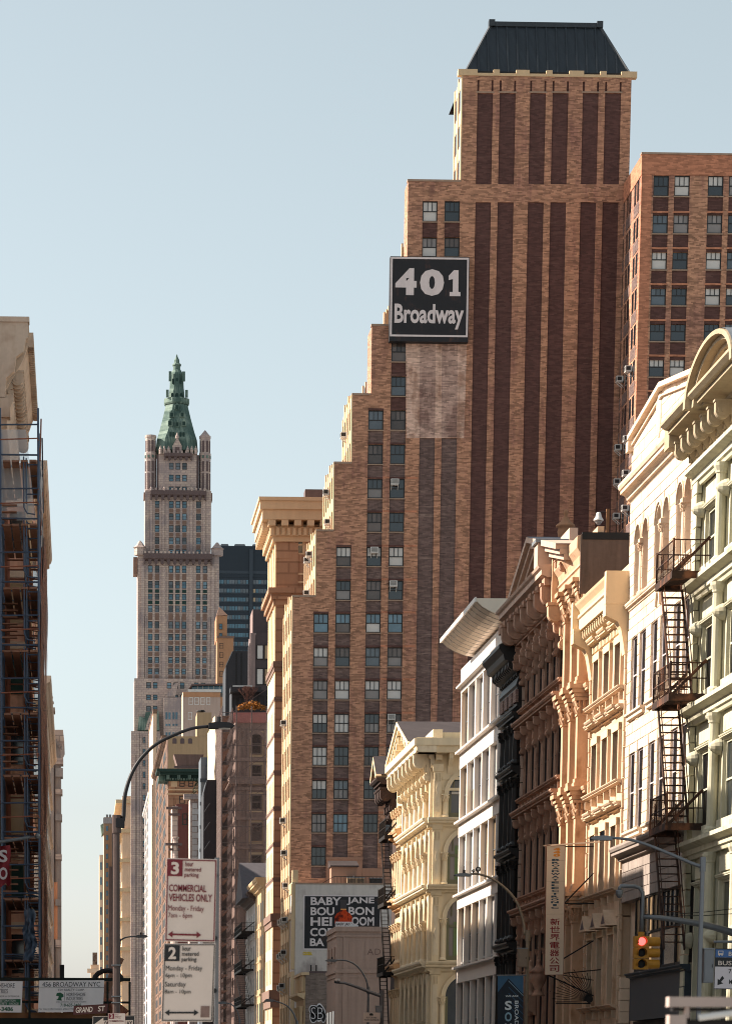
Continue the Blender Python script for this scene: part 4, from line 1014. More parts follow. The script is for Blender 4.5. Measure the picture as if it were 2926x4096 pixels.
# ------------------------------------------------------------------ black cast-iron front
BLKI = stone('paint_black', c8(40,38,37), .25, 1.0, .25, rough=.5); BRP = stone('brick_pinkish', c8(150,124,112), .1, .5, .15, brick=(c8(158,130,116), c8(132,106,98), c8(100,84,80), .3, .11))
k_ = side('black_front_building', 'narrow black painted cast iron front with ribbed cornice', 'building', 2022, 2900)
kw = k_.X(2091, 2900); kX = lambda px, py=2900, y=0: k_.X(px, py, y); kZ = lambda px, py, y=0: k_.Z(px, py, y)
ztk = kZ(2020, 2580, -1.0)
k_.part('wall', MB().box(0, kw, .3, 16, 0, ztk+.2), BLKI)
k_.part('brick_pier', MB().box(-.02, .95, -.25, .3, 0, ztk-2.6), BRP)
moulding(k_, 'cornice', -.1, kw, ztk-1.1, [(.2, 0), (.4, .1), (.55, .2), (.62, .5), (.9, .6), (.95, .85), (1.15, 1.1), (1.15, 1.25), (1.0, 1.3)], BLKI)
cs4 = console_mesh(.22, .7, .6, BLKI)
for i in range(12): k_.inst('console', cs4, (.2+i*(kw-.4)/11, -.1, ztk-.52))
moulding(k_, 'frieze', .1, kw, ztk-2.6, [(.1, 0), (.3, .1), (.3, .9), (.36, 1.0), (.2, 1.5)], BLKI)
for i in range(4): bx(k_, 'frieze_panel', .6+i*1.4, 1.5+i*1.4, -.38, -.25, ztk-2.35, ztk-1.8, BRP)
lk = [ztk-2.7, kZ(2020, 3105), kZ(2020, 3420), kZ(2020, 3520), kZ(2020, 3780)]
for a, b in ((lk[0], lk[1]), (lk[1], lk[2]), (lk[2], lk[4]), (lk[4], 1.5)):
    for x in (1.15, 2.6, 4.1, kw-.35):
        if a-b > 1.5: k_.inst('column', column_mesh(.17, a-b-.6, BLKI, 10, .45), (x, -.25, b+.05))
        bx(k_, 'pier', x-.16, x+.16, -.06, .3, b, a, BLKI)
    for x in (1.4, 2.85, 4.35): glz(k_, x, x+1.1, b+.3, a-.7, .1, [G0], .06, BLKI)
    moulding(k_, 'entablature', .6, kw, a-.55, prof(.5, .5), BLKI, -.05)
# ------------------------------------------------------------------ white modern building with a curved canopy
WHP = stone('panel_white', c8(222,212,202), .04, .5, .06, rough=.5, bump=.03); ALU = stone('canopy_metal', c8(226,208,188), .06, .3, .05, rough=.42, metal=.35, bump=.02)
w_ = side('white_modern_building', 'white panelled modern building with fins between windows and curved metal canopy', 'building', 1839, 3000)
wwid = w_.X(2024, 3000); wX = lambda px, py=3000, y=0: w_.X(px, py, y); wZ = lambda px, py, y=0: w_.Z(px, py, y)
zpt = wZ(1840, 2684)
w_.part('wall', MB().box(0.02, wwid-.02, .5, 15, 0, zpt-.1), WHP)
bands = [(zpt, wZ(1841, 2778)), (wZ(1838, 2978), wZ(1838, 3080)), (wZ(1836, 3308), wZ(1836, 3352)), (wZ(1828, 3592), wZ(1828, 3640)), (wZ(1826, 3880), wZ(1826, 3935)), (2.6, .2)]
bands[1] = (wZ(1838, 3020), wZ(1838, 3080)); bands[2] = (wZ(1834, 3300), wZ(1834, 3352))
nf = 6
for i, (a, b) in enumerate(bands):
    m = MB().box(0, wwid, -.02, .5, b, a)
    w_.part('floor_band', m, WHP)
    if i: moulding(w_, 'ledge', -.08, wwid, a-.02, [(.02, 0), (.26, .02), (.26, .12), (.02, .16)], WHP)
    else: moulding(w_, 'ledge', -.08, wwid, a-1.0, [(.02, 0), (.26, .02), (.26, .12), (.02, .16)], WHP)
    if i+1 < len(bands):
        zt_, zb_ = b, bands[i+1][0]
        fm_ = MB().box(-.16, .16, .0, .5, 0, zt_-zb_-.14)
        fm_ = fm_.mesh('fin', WHP)
        for j in range(nf+1):
            x = .2+(wwid-.4)*j/nf; w_.inst('fin', fm_, (x, 0, zb_+.14))
            if j < nf:
                gp = (wwid-.4)/nf
                glz(w_, x+.18, x+gp-.18, zb_+.15, zt_-.01, .24, [GW, G4, G3, G3], .05, GREYM)  # pale panes hold the cream street reflection in their base colour
                bx(w_, 'handle', x+.2, x+.45, .2, .34, zb_+.28, zb_+.38, WHT)
for j in range(1, 6): bx(w_, 'panel_joint', wwid*j/6-.008, wwid*j/6+.008, -.026, 0, bands[0][1], zpt-1.05, GREYM)
# stepped roof screen at the near end
bx(w_, 'roof_screen', wwid-.7, wwid-.1, .1, 3, zpt+.02, zpt+.09, WHP)
# canopy: curved underside swept along the front
xa_, xb_ = wX(1900, 2440, -2.2), wX(2040, 2400, -2.2)
xa_, xb_ = 1.2, wwid-.6
zcan = wZ(1880, 2640, .2)
pf = [(-1.5, zpt+1.0), (-1.5, zpt+.88), (-1.2, zpt+.62), (-.8, zpt+.40), (-.3, zpt+.22), (.3, zpt+.12), (.9, zpt+.1), (.9, zpt+1.0)]
yc0, zc0 = w_.O.x-2.3, 0
w_.part('canopy', MB().ext(pf, 'x', 3.6, wwid-.3), ALU)
for j in range(14):
    x = 3.7+j*(wwid-4.2)/13
    m = MB()
    for p, q in zip(pf[1:6], pf[2:7]): m.bar((x, p[0], p[1]-.005), (x, q[0], q[1]-.005), .025, .012)
    w_.part('canopy_seam', m, GREYM)
w_.part('canopy_edge', MB().box(3.55, wwid-.28, -1.56, -1.48, zpt+.84, zpt+1.05), WHP)
# ------------------------------------------------------------------ cream arcaded corner building
CRY = stone('paint_butter', c8(222,206,178), .08, .9, .2, c2=c8(184,162,130), mix=.12); CRY2 = stone('paint_butter_side', c8(224,206,174), .06, .8, .2); OLV = plain('sash_olive', c8(108,106,80), .5)
y_ = side('arcaded_building', 'cream yellow corner building with arcades of slender columns and pointed gable', 'building', 1614, 3400)
yw = y_.X(1727, 3400); yX = lambda px, py=3400, y=0: y_.X(px, py, y); yZ = lambda px, py, y=0: y_.Z(px, py, y)
zty = yZ(1715, 3100)
y_.part('wall', MB().box(0, yw-.6, .5, 22, 0, zty+2.2), CRY2)
levy = [(yZ(1614, 3355), zty), (yZ(1612, 3600), yZ(1612, 3400)), (yZ(1610, 3880), yZ(1610, 3640)), (.4, yZ(1605, 3930))]
ny = 6
for k, (z0, z1) in enumerate(levy):
    up = levy[k-1][0] if k else zty+.1
    if k: moulding(y_, 'cornice', -.1, yw+.25, z1+.1, prof(.62, up-z1-.12), CRY)
    h = z1-z0; zsp = z0+h*.62; cmy = column_mesh(.17, zsp-z0, CRY, 10, .5)
    st_ = (yw-.6)/ny
    m = MB()
    wl = MB().wall(.0, yw, z0, z1+.12, [(.3+i*st_+.2, .3+(i+1)*st_-.2, z0, z1-.15) for i in range(ny)], .48)
    for i in range(ny): archhead(wl, .3+(i+.5)*st_, st_-.404, zsp+.1, z1-.15-zsp-.1, .48, .001)
    y_.part('arcade_wall', wl, CRY)
    for i in range(ny+1):
        if i not in (0, ny): y_.inst('column', cmy, (.3+i*st_, -.12, z0))
        else: bx(y_, 'pilaster', .3+i*st_-.22, .3+i*st_+.22, -.16, .3, z0, z1, CRY)
    for i in range(ny):
        ring(y_, .3+(i+.5)*st_, zsp+.1, st_/2-.2, .16, .12, CRY, 0, 10, 'archivolt', (z1-.15-zsp-.1)/(st_/2-.2))
        y_.part('keystone', MB().ext([(.3+(i+.5)*st_-.1, z1-.5), (.3+(i+.5)*st_+.1, z1-.5), (.3+(i+.5)*st_+.16, z1+.08), (.3+(i+.5)*st_-.16, z1+.08)], 'y', -.22, 0), CRY)
        glz(y_, .3+i*st_+.22, .3+(i+1)*st_-.22, z0, z1-.4, .36, [GW, G4], .07, CRY)
# top: frieze, consoles, gable
moulding(y_, 'architrave', -.05, yw+.1, zty+.15, [(.04, 0), (.16, .05), (.16, .5), (.28, .6), (.28, .75)], CRY)
bx(y_, 'frieze', 0, yw, -.05, .5, zty+.7, zty+2.3, CRY)
cy1 = console_mesh(.34, 1.45, 1.05, CRY)
zcy = yZ(1714, 2952, -.9)
for i in range(8): y_.inst('console', cy1, (.35+i*(yw-.7)/7, -.05, zcy-.3)); bx(y_, 'drop', .35+i*(yw-.7)/7-.12, .35+i*(yw-.7)/7+.12, -.3, 0, zty+.2, zcy-1.75, CRY)
moulding(y_, 'crown_cornice', -.2, yw+1.15, zcy-.3, [(.95, 0), (1.05, .08), (1.05, .3), (1.2, .38), (1.2, .75), (1.0, .8)], CRY)
xg0, xg1 = -.2, yw-2.6; xgm = yX(1640, 2870, -.9); zgp = yZ(1628, 2862, -1.0); xgm = (xg0+xg1)/2
y_.part('gable', MB().ext([(xg0, zcy+.5), (xg1, zcy+.5), (xgm, zgp-.3)], 'y', -.5, .3), CRY)
for p in ((xg0, zcy+.5), (xg1, zcy+.5)):
    for w2_, h2_, o2 in ((1.2, .2, 0), (.95, .2, -.22)):
        y_.part('raking_cornice', MB().bar((p[0], -.6, p[1]+o2*.9), (xgm, -.6, zgp+o2), w2_, h2_), CRY)
for i in range(6):
    f = .12+.14*i
    for e in (0, 1):
        x = xg0+.3+(xgm-xg0-.3)*f if e == 0 else xg1-.3-(xg1-.3-xgm)*f
        bx(y_, 'gable_bracket', x-.16, x+.16, -1.0, -.4, zcy+.5+(zgp-zcy-.5)*f-.75, zcy+.5+(zgp-zcy-.5)*f-.35, CRY)
TAR = stone('roof_tar', c8(62,54,54), .3, .5, .3)
y_.part('roof', MB().add([(xgm, -1.2, zgp+.13), (xgm, 6.5, zgp+.13), (xg1+.2, 6.5, zcy+.65), (xg1+.2, -1.2, zcy+.65), (xg0-.2, 6.5, zcy+.65), (xg0-.2, -1.2, zcy+.65)], [(0, 1, 2, 3), (1, 0, 5, 4)]), TAR)
# the shaded side towards the cross street: local frame turned by 90 degrees
NS = Matrix.Translation((yw, 0, 0)) @ Matrix.Rotation(pi/2, 4, 'Z')
TH2 = Thing.__new__(Thing); TH2.O = y_.O+y_.u*yw; TH2.a = 0.0; TH2.u = Vector((1, 0, 0)); TH2.w = Vector((0, 1, 0)); TH2.e = y_.e
nsW = TH2.X(1870, 3300)
def nbx(name, x0, x1, y0, y1, z0, z1, mat):
    m = MB(); m.T = NS; m.box(x0, x1, y0, y1, z0, z1); return y_.part(name, m, mat)
def next_(name, fn, mat):
    m = MB(); m.T = NS; fn(m); return y_.part(name, m, mat)
for k, (z0, z1) in enumerate(levy):
    up = levy[k-1][0] if k else zty+.1
    xw0, xw1 = .88, 3.7; zsp = z1-1.25
    wl = MB(); wl.T = NS; wl.wall(0.0, nsW+4, z0-.02, up if k else zcy-.3, [(xw0, xw1, z0+.05, z1)], .4, -.0)
    for hx in (0,): archhead(wl, (xw0+xw1)/2, xw1-xw0-.004, zsp, z1-zsp, .4, .001)
    y_.part('side_wall', wl, CRY2)
    nbx('corner_pilaster', .03, .47, -.14, .02, z0, z1+.1, CRY2); nbx('pilaster_panel', .12, .38, -.17, -.141, z0+.3, z1-.6, CRY)
    next_('diamond', lambda m: m.ext([(.25, z0+1.2), (.36, z0+1.55), (.25, z0+1.9), (.14, z0+1.55)], 'y', -.22, -.171), CRY)
    next_('pilaster_cap', lambda m: m.ext([(-.14, z1-.05), (-.2, z1), (-.3, z1+.3), (-.3, z1+.38), (0, z1+.38)], 'x', -.05, .55), CRY2)
    for a in (0, 1):
        next_('fluting', lambda m: [m.box(.07+i*.08, .11+i*.08, -.18, -.141, z1-.55, z1-.12) for i in range(5)], CRY2) if a == 0 else None
    def rng(m):
        r_ = (xw1-xw0)/2; n = 14; fl_ = (z1-zsp)/r_
        P = [(cos(pi*i/n), sin(pi*i/n)*fl_) for i in range(n+1)]
        for (a, b), (c, e) in zip(P, P[1:]):
            m.ext([((xw0+xw1)/2+a*r_, zsp+b*r_), ((xw0+xw1)/2+a*(r_+.26), zsp+b*(r_+.26)), ((xw0+xw1)/2+c*(r_+.26), zsp+e*(r_+.26)), ((xw0+xw1)/2+c*r_, zsp+e*r_)], 'y', -.12, .02)
    next_('archivolt', rng, CRY2)
    cm2 = column_mesh(.14, zsp-z0-.05, CRY2, 12, .45)
    y_.inst('column', cm2, tuple(NS @ Vector((xw0-.2, -.1, z0+.03))))
    gls = (GW, plain('curtain_green', c8(96,120,70), .3), plain('curtain_green', c8(96,120,70), .3), G0)[k]
    nbx('window_frame', xw0, xw0+.18, .2, .4, z0+.05, zsp, OLV); nbx('window_frame', xw0+.181, xw1, .2, .4, z0+.05, z0+.3, OLV); nbx('window_rail', xw0+.2, xw1, .26, .38, z0+(z1-z0)*.52, z0+(z1-z0)*.52+.14, WHT if k == 0 else OLV)
    nbx('pane', xw0+.05, xw1, .36, .39, z0+.1, z1, G1 if k in (0, 3) else G4)
    for j in range(4):
        if k in (1, 2): nbx('curtain', xw0+.45+j*.62, xw0+.7+j*.62+.2*(j % 2), .33, .355, z0+.3, z0+2.2+.3*(j % 2), (gls, G3)[j % 2])
        if k in (0, 1, 2): nbx('fan_bar', xw0+.3+j*.7, xw0+.36+j*.7, .3, .36, zsp+.1, z1-.3, OLV)
    if k: next_('side_cornice', lambda m: m.ext([(.05, z1+.1)]+[(-o, z1+.1+h*(up-z1-.12)) for o, h in ((.03, 0), (.07, .1), (.19, .14), (.2, .3), (.34, .42), (.5, .48), (.5, .66), (.56, .7), (.62, .86), (.62, 1.0))]+[(.05, up-.02)], 'x', -.3, nsW+4), CRY2)
next_('crown_side', lambda m: m.ext([(.05, zcy-.3), (-.95, zcy-.3), (-1.05, zcy), (-1.2, zcy+.08), (-1.2, zcy+.45), (.05, zcy+.5)], 'x', -1.1, nsW+4), CRY2)
for i in range(2): next_('bracket', lambda m: m.ext([(-.0, zcy-.3), (-.8, zcy-.3), (-.7, zcy-.6), (-.2, zcy-1.0), (0, zcy-1.4)], 'x', .8+i*.95, 1.05+i*.95), CRY2)
nbx('frieze_band', .5, nsW+4, -.06, 0, zcy-2.3, zcy-2.15, CRY2); nbx('frieze_band', .5, nsW+4, -.06, 0, zcy-1.7, zcy-1.55, CRY2)
nbx('tall_bracket', .1, .45, -.35, 0, zty+.6, zcy-.35, CRY2)
# ------------------------------------------------------------------ peach building with a fire escape, and the dark gabled one
PCH = stone('paint_peach', c8(206,166,128), .07, .8, .12); PCHL = stone('paint_peach_pale', c8(212,186,152), .06, .8, .1)
r_ = side('peach_building', 'peach coloured narrow front with paired columns next to the cream arcades', 'building', 1583, 3400)
rw = r_.X(1615, 3400); rZ = lambda px, py, y=0: r_.Z(px, py, y)
ztr = rZ(1600, 3180); body(r_, rw, ztr+.8, PCHL, y0=.35)
lr = [(rZ(1592, 3330), ztr-.9), (rZ(1592, 3600), rZ(1592, 3420)), (rZ(1592, 3860), rZ(1592, 3700)), (.5, rZ(1592, 3960))]
for k, (z0, z1) in enumerate(lr):
    up = lr[k-1][0] if k else ztr+.6
    bx(r_, 'spandrel', 0, rw, 0, .35, z1, up-.05, PCHL)
    if k: moulding(r_, 'cornice', -.1, rw, up-.75, prof(.6, .7), PCH)
    cmr = column_mesh(.2, z1-z0, PCHL, 10, .5)
    for i in range(4): r_.inst('column', cmr, (.3+i*(rw-.6)/3, -.1, z0)); bx(r_, 'pier', .3+i*(rw-.6)/3-.24, .3+i*(rw-.6)/3+.24, .04, .4, z0, z1, PCH)
    for i in range(3): glz(r_, .3+i*(rw-.6)/3+.3, .3+(i+1)*(rw-.6)/3-.3, z0, z1, .25, [G0, G1], .06, PCH)
fire_escape('fire_escape', 'black fire escape in front of the peach building beside the grey painted wall', r_.O, -90, -1.2, 2.6,
            [rZ(1540, 3338, -1), rZ(1540, 3606, -1), rZ(1540, 3885, -1)], .95, IRON, 2.4)
DRK = stone('timber_dark', c8(66,52,48), .25, 1, .3)
d_ = side('gabled_building', 'dark building with small pointed gable and carved brackets left of the cream arcades', 'building', 1560, 3100)
dw = d_.X(1584, 3100); dZ = lambda px, py, y=0: d_.Z(px, py, y)
body(d_, dw, dZ(1570, 3170), DRK, y0=.2)
zg = dZ(1548, 3085, -1.2); zpk2 = dZ(1552, 2985, -1.2)
moulding(d_, 'cornice', -.2, dw+.3, zg-.5, prof(1.3, .7), DRK)
csd = console_mesh(.5, 1.9, 1.0, DRK)
for i in range(4): d_.inst('console', csd, (.4+i*(dw-.6)/3, 0, zg-.5))
d_.part('gable', MB().ext([(0, zg+.2), (dw, zg+.2), (dw/2, zpk2)], 'y', -.9, .2), DRK)
for x in (0, dw): d_.part('raking_cornice', MB().bar((x, -.75, zg+.2), (dw/2, -.75, zpk2+.1), 1.1, .3), PCHL)
d_.part('roof', MB().add([(dw/2, -1.3, zpk2+.28), (dw/2, 3, zpk2+.28), (dw+.3, 3, zg+.4), (dw+.3, -1.3, zg+.4), (-.3, 3, zg+.4), (-.3, -1.3, zg+.4)], [(0, 1, 2, 3), (1, 0, 5, 4)]), TAR)
# ------------------------------------------------------------------ grey wall with the painted mural
GRW = stone('render_grey', c8(196,188,182), .08, .35, .22, c2=c8(150,140,136), mix=.3)
PLS = stone('plaster_brown', c8(158,134,122), .10, .35, .22); STU = stone('stucco_pink', c8(150,116,98), .08, .5, .12)
DM = atX(1180, 3700, XR).y
mu = Thing('mural_building', 'grey rendered building wall carrying a black painted advertisement', 'building', (XR, DM, 0))
mw, mz = mu.X(1600, 3600), mu.Z(1300, 3538)
mu.part('wall', MB().box(0, mw, 0, D4-DM-.3, 0, mz), GRW); bx(mu, 'coping', -.03, mw, -.05, .4, mz+.002, mz+.12, COP)
for z0, z1 in ((mz-2.4, mz-.3), (mz-7.5, mz-3.1), (mz-13, mz-8.4), (mz-18, mz-14)):
    bx(mu, 'side_window', -.05, 0, 1.0, 3.0, z0, z1, G0); bx(mu, 'side_pier', -.35, 0, .05, .8, z0-.2, z1+.3, PALE); bx(mu, 'side_band', -.3, 0, .05, 5.5, z1+.05, z1+.5, PALE)
bx(mu, 'corner_pier', -.25, .25, .4, 1.5, mz+.13, mz+1.3, PALE); bx(mu, 'corner_pier', -.4, .2, .2, 2.4, mz-.9, mz-.01, PALE)
q = mu.rect(1212, 1522, 3582, 3801)
mr = Thing('mural', 'black and white painted whiskey advertisement with amber bottle on grey wall', 'mural', (XR+q[0], DM-.02, q[2]))
MW, MH = q[1]-q[0], q[3]-q[2]
mr.part('border', MB().box(0, MW, -.006, .015, 0, MH), SIGNW); mr.part('ground', MB().box(.12, MW-.1, -.012, -.0065, .12, MH-.1), SIGNB)
def mt(s_, a, b, c, d, bo=.03, mat=SIGNW): return text(mr, s_, (a-1212)/310*MW, (b-1212)/310*MW, (3801-d)/219*MH, (3801-c)/219*MH, -.018, mat, bo)
mt('BABY', 1241, 1363, 3590, 3622); mt('JANE', 1385, 1495, 3590, 3621); mt('BOU', 1241, 1336, 3630, 3663); mt('BON', 1392, 1494, 3628, 3661)
mt('HEI', 1241, 1327, 3670, 3705); mt('OOM', 1404, 1495, 3668, 3703); mt('COR', 1240, 1338, 3713, 3747); mt('BA', 1240, 1297, 3755, 3786)
def mpoly(name, pts, mat, y): mr.part(name, MB().ext([((a-1212)/310*MW, (3801-b)/219*MH) for a, b in pts], 'y', y-.006, y), mat)
mpoly('bottle_neck', [(1359, 3640), (1359, 3612), (1356, 3600), (1386, 3600), (1384, 3612), (1384, 3640)], plain('bottle_black', c8(48,40,44), .5), -.02)
AMB = stone('whiskey_amber', c8(196,66,26), .5, 3.0, .3, c2=c8(70,16,10), mix=.35)
mpoly('bottle', [(1338, 3695), (1338, 3668), (1346, 3655), (1361, 3646), (1361, 3640), (1384, 3640), (1384, 3646), (1399, 3655), (1407, 3668), (1407, 3695)], AMB, -.02)
mpoly('bottle_ring', [(1361, 3641), (1361, 3636), (1384, 3636), (1384, 3641)], plain('gilt', c8(216,140,70), .5), -.027)
mpoly('bottle_label', [(1340, 3716), (1340, 3688), (1410, 3688), (1410, 3716)], SIGNW, -.027)
mt('BABY JANE', 1344, 1408, 3692, 3706, .02, SIGNB).location.y = -.02
YEL = plain('paint_yellow', c8(206,176,40), .6)
tg = Thing('painted_tag', 'small yellow lettering painted below the mural', 'sign', (XR+q[0], DM-.02, q[2]-.5))
text(tg, 'COLOSSAL', 0, 1.0*MW*.12, .0, .32, 0, YEL, .06)
# things on its roof
def onroof(px, py, y=2.0): a, b = mu.p(px, py, y); return (XR+a, DM+y, b)
zr = mz
bh = Thing('roof_bulkhead', 'pink stucco stair bulkhead with black sloping roof above the mural', 'bulkhead', (XR, DM, 0))
a, b = mu.X(1325, 3480, 2.5), mu.X(1427, 3480, 2.5); zt1 = mu.Z(1370, 3468, 2.5)
bh.part('wall', MB().box(a, b, 2.5, 4.5, zr, zt1), STU)
bh.part('roof', MB().ext([(2.2, zt1), (2.2, zt1+.1), (4.6, mu.Z(1370, 3444, 4.6)), (4.6, zt1)], 'x', a-.15, b+.15), TAR)
bh.part('lamp', MB().cyl((b-.3, 2.45, zt1-.9), (b-.3, 2.3, zt1-1.0), .1), SIGNW)
st1 = Thing('stucco_wall', 'low pink stucco wall stepping across the foot of the brick tower', 'wall', (XR, D4-.25, 0))
st1.part('panel', MB().box(st1.X(1305, 3480), st1.X(1448, 3480), 0, .24, zr, st1.Z(1370, 3432)).box(st1.X(1449, 3500), st1.X(1650, 3500), 0, .24, zr, st1.Z(1500, 3474)), STU)
st1.part('cornice', MB().box(st1.X(1303, 3480), st1.X(1450, 3480), -.08, .2, st1.Z(1370, 3440), st1.Z(1370, 3430)), STU)
rl = MB(); a, b = mu.X(1335, 3525, 1.2), mu.X(1530, 3525, 1.2)
for i in range(36): rl.bar((a+(b-a)*i/35, 1.2, zr), (a+(b-a)*i/35, 1.2, zr+.78), .025)
rl.bar((a, 1.2, zr+.78), (b, 1.2, zr+.78), .05); rl.bar((a, 1.2, zr+.78), (a-1.2, 1.2, zr+.1), .05)
solo('roof_railing', rl, IRON, 'thin black railing along the roof edge above the mural', 'railing', (XR, DM, 0))
CHL = stone('chiller_beige', c8(158,136,112), .08, 2, .1)
for i, (p0, p1, t0, lab) in enumerate(((1388, 1423, 3512, 'beige rooftop condenser behind the railing, left of the pair'), (1424, 1458, 3512, 'beige rooftop condenser behind the railing, right of the pair'), (1480, 1528, 3515, 'dark rooftop condenser box at the right end of the railing'))):
    a, b = mu.X(p0, 3525, 1.8), mu.X(p1, 3525, 1.8); zz = mu.Z(p0, t0, 1.8)
    t = Thing('condenser', lab, 'air conditioner', (XR+a, DM+1.8, zr), 0, 'rooftop condensers')
    t.part('case', MB().box(0, b-a, 0, .8, .05, zz-zr), CHL if i < 2 else IRON); t.part('top', MB().box(-.03, b-a+.03, -.03, .83, zz-zr+.002, zz-zr+.08), GREYM)
    for k in range(6): bx(t, 'louvre', .06, b-a-.06, -.02, .0, .12+k*(zz-zr-.2)/6, .17+k*(zz-zr-.2)/6, FRM)
# ------------------------------------------------------------------ plaster corner building with raised letters
DP = atX(1345, 3850, XR).y
pb = Thing('plaster_building', 'plain brown plaster corner building with raised letters AD', 'building', (XR, DP, 0))
pz = pb.Z(1450, 3709); pw_ = pb.X(1640, 3900)
pb.part('wall', MB().box(0, pw_, 0, 9, 0, pz), PLS)
for (z0, z1, d) in ((pz-.35, pz+.02, .12), (pz-.75, pz-.6, .08), (pb.Z(1400, 3893), pb.Z(1400, 3878), .12), (pb.Z(1400, 3912), pb.Z(1400, 3906), .06)):
    bx(pb, 'band', -d, pw_, -d, 8.8, z0, z1, PLS)
bx(pb, 'corner_strip', -.03, .22, -.04, 0, 0, pz-.8, PLS); bx(pb, 'pilaster', .5, .9, -.05, 0, 0, pz-.8, PLS)
for y0 in (1.2, 3.8, 6.2):
    bx(pb, 'facade_window', -.05, 0, y0, y0+1.6, pz-9.2, pz-6.4, G0); bx(pb, 'facade_panel', -.1, 0, y0, y0+1.4, pz-2.6, pz-1.5, PLS)
for i in range(9): bx(pb, 'plaster_panel', .95+(i % 3)*1.25, 2.1+(i % 3)*1.25, -.015, 0, pz-1.0-(i//3+1)*1.55, pz-1.05-(i//3)*1.55, PLS)
LET = stone('letter_rust', c8(112,90,84), .1, 2, .1)
text(pb, 'A', pb.X(1468, 3808), pb.X(1493, 3808), pb.Z(1480, 3820), pb.Z(1480, 3796), -.03, LET, -.01); text(pb, 'D', pb.X(1499, 3808), pb.X(1521, 3808), pb.Z(1510, 3820), pb.Z(1510, 3796), -.03, LET, -.01)
cam_w = MB().box(0, .5, 0, .3, 0, .16).box(.1, .3, .05, .25, .16, .3).cyl((.5, .15, .08), (.75, .15, .08), .07)
a, b = pb.p(1395, 3700, .5); solo('floodlight', cam_w, WHT, 'small white floodlights on the edge of the plaster corner roof', 'floodlight', (XR+a, DP+.5, pz))
# ------------------------------------------------------------------ small stone building with black and white graffiti
DG = atX(1222, 3950, XR).y
gb_ = Thing('graffiti_building', 'small stone building with balustrade and black white graffiti on its side', 'building', (XR, DG, 0))
gz_ = gb_.Z(1260, 3893); gw_ = gb_.X(1330, 3950); RUB = stone('rubble_grey', c8(120,106,98), .22, 1.2, .2, mott=.2)
gb_.part('wall', MB().box(0, gw_, 0, 10, 0, gz_), RUB); gb_.part('front', MB().box(-.12, -.002, .1, 10, 0, gz_-.4), PALE)
gb_.part('cornice', MB().ext([(-.12, gz_-2.3), (-.75, gz_-1.95), (-.75, gz_-1.75), (.0, gz_-1.7)], 'y', -.1, 10), PALE)
for i in range(7): bx(gb_, 'baluster', -.3, -.02, .2+i*1.4, .9+i*1.4, gz_-1.6, gz_-.2, PALE)
bx(gb_, 'coping', -.4, .3, -.05, 10, gz_-.19, gz_+.05, PALE); bx(gb_, 'coping', .31, gw_, -.05, .4, gz_+.002, gz_+.16, TCD)
for px in (1245, 1266): a = gb_.X(px, 3880); gb_.part('vent_pipe', MB().cyl((a, .5, gz_), (a, .5, gz_+.7), .06), IRON)
for i in range(3): bx(gb_, 'facade_window', -.15, -.121, 1.2+i*2.9, 2.4+i*2.9, gz_-5.2, gz_-3.0, G0); gb_.part('facade_column', MB().lathe([(.2, 1), (.16, 1.2), (.14, gz_-3.4), (.25, gz_-2.9)], -.35, .4+i*2.9, 8), PALE)
gx0, gx1, gz0, gz1 = gb_.X(1236, 4050), gb_.X(1300, 4050), gb_.Z(1260, 4092), gb_.Z(1260, 4020)
gf = Thing('graffiti', 'rounded black and white spray painted graffiti letters on stone wall', 'graffiti', (XR+gx0, DG-.012, gz0))
gW, gH = gx1-gx0, gz1-gz0
BKP = plain('spray_black', c8(24,22,26), .7); WHP2 = plain('spray_white', c8(214,210,212), .7)
def blob(cx, cz, rx, rz, y, mat, ph): gf.part('spray_shape', MB().ext([(cx+rx*cos(2*pi*i/22)*(1+.10*sin(3*2*pi*i/22+ph)), cz+rz*sin(2*pi*i/22)*(1+.1*sin(3*2*pi*i/22+ph))) for i in range(22)], 'y', y-.003, y), mat)
for (cx, cz, rx, rz, ph) in ((.26, .68, .24, .3, 0), (.3, .3, .26, .28, 1), (.68, .55, .28, .46, 2), (.9, .3, .16, .26, .5)):
    blob(cx*gW, cz*gH, rx*gW*1.12, rz*gH*1.1, 0, WHP2, ph); blob(cx*gW, cz*gH, rx*gW*.92, rz*gH*.92, -.004, BKP, ph)
text(gf, 'SB', .12*gW, .88*gW, .2*gH, .85*gH, -.01, WHP2, -.02)
# ------------------------------------------------------------------ sandstone office building with a great cornice
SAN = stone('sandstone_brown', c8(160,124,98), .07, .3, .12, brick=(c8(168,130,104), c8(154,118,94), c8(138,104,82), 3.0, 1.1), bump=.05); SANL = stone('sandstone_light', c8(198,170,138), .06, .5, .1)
DS = atX(1098, 3000, XR).y
sn = Thing('sandstone_building', 'brown sandstone office building with lion head cornice behind the brick tower', 'office block', (XR, DS, 0))
szt = sn.Z(1200, 2100); swd = sn.X(1330, 2300)
sn.part('wall', MB().box(0, swd, 0, 11.5, 0, szt), SAN)
sn.part('sunlit_front', MB().box(-.05, -.002, 0, 11.5, 0, szt-2), stone('sandstone_sunlit', c8(214,188,150), .06, .5, .12))  # plate paints the sunlit tone of the brown sandstone on this face
nZ = lambda py, px=1110: sn.Z(px, py)
for py, d, h in ((3084, .1, .4), (3228, .1, .4), (3372, .1, .4), (3512, .1, .4), (2935, .1, .4), (2790, .1, .4), (2650, .25, .9), (3660, .3, 1.2), (3968, .4, 1.6)):
    z = nZ(py); sn.part('string_course', MB().box(-d, swd, -d, 11.6, z-h/2, z+h*.1).box(-d*.6, swd, -d*.6, 11.4, z-h, z-h/2-.003), TCB)
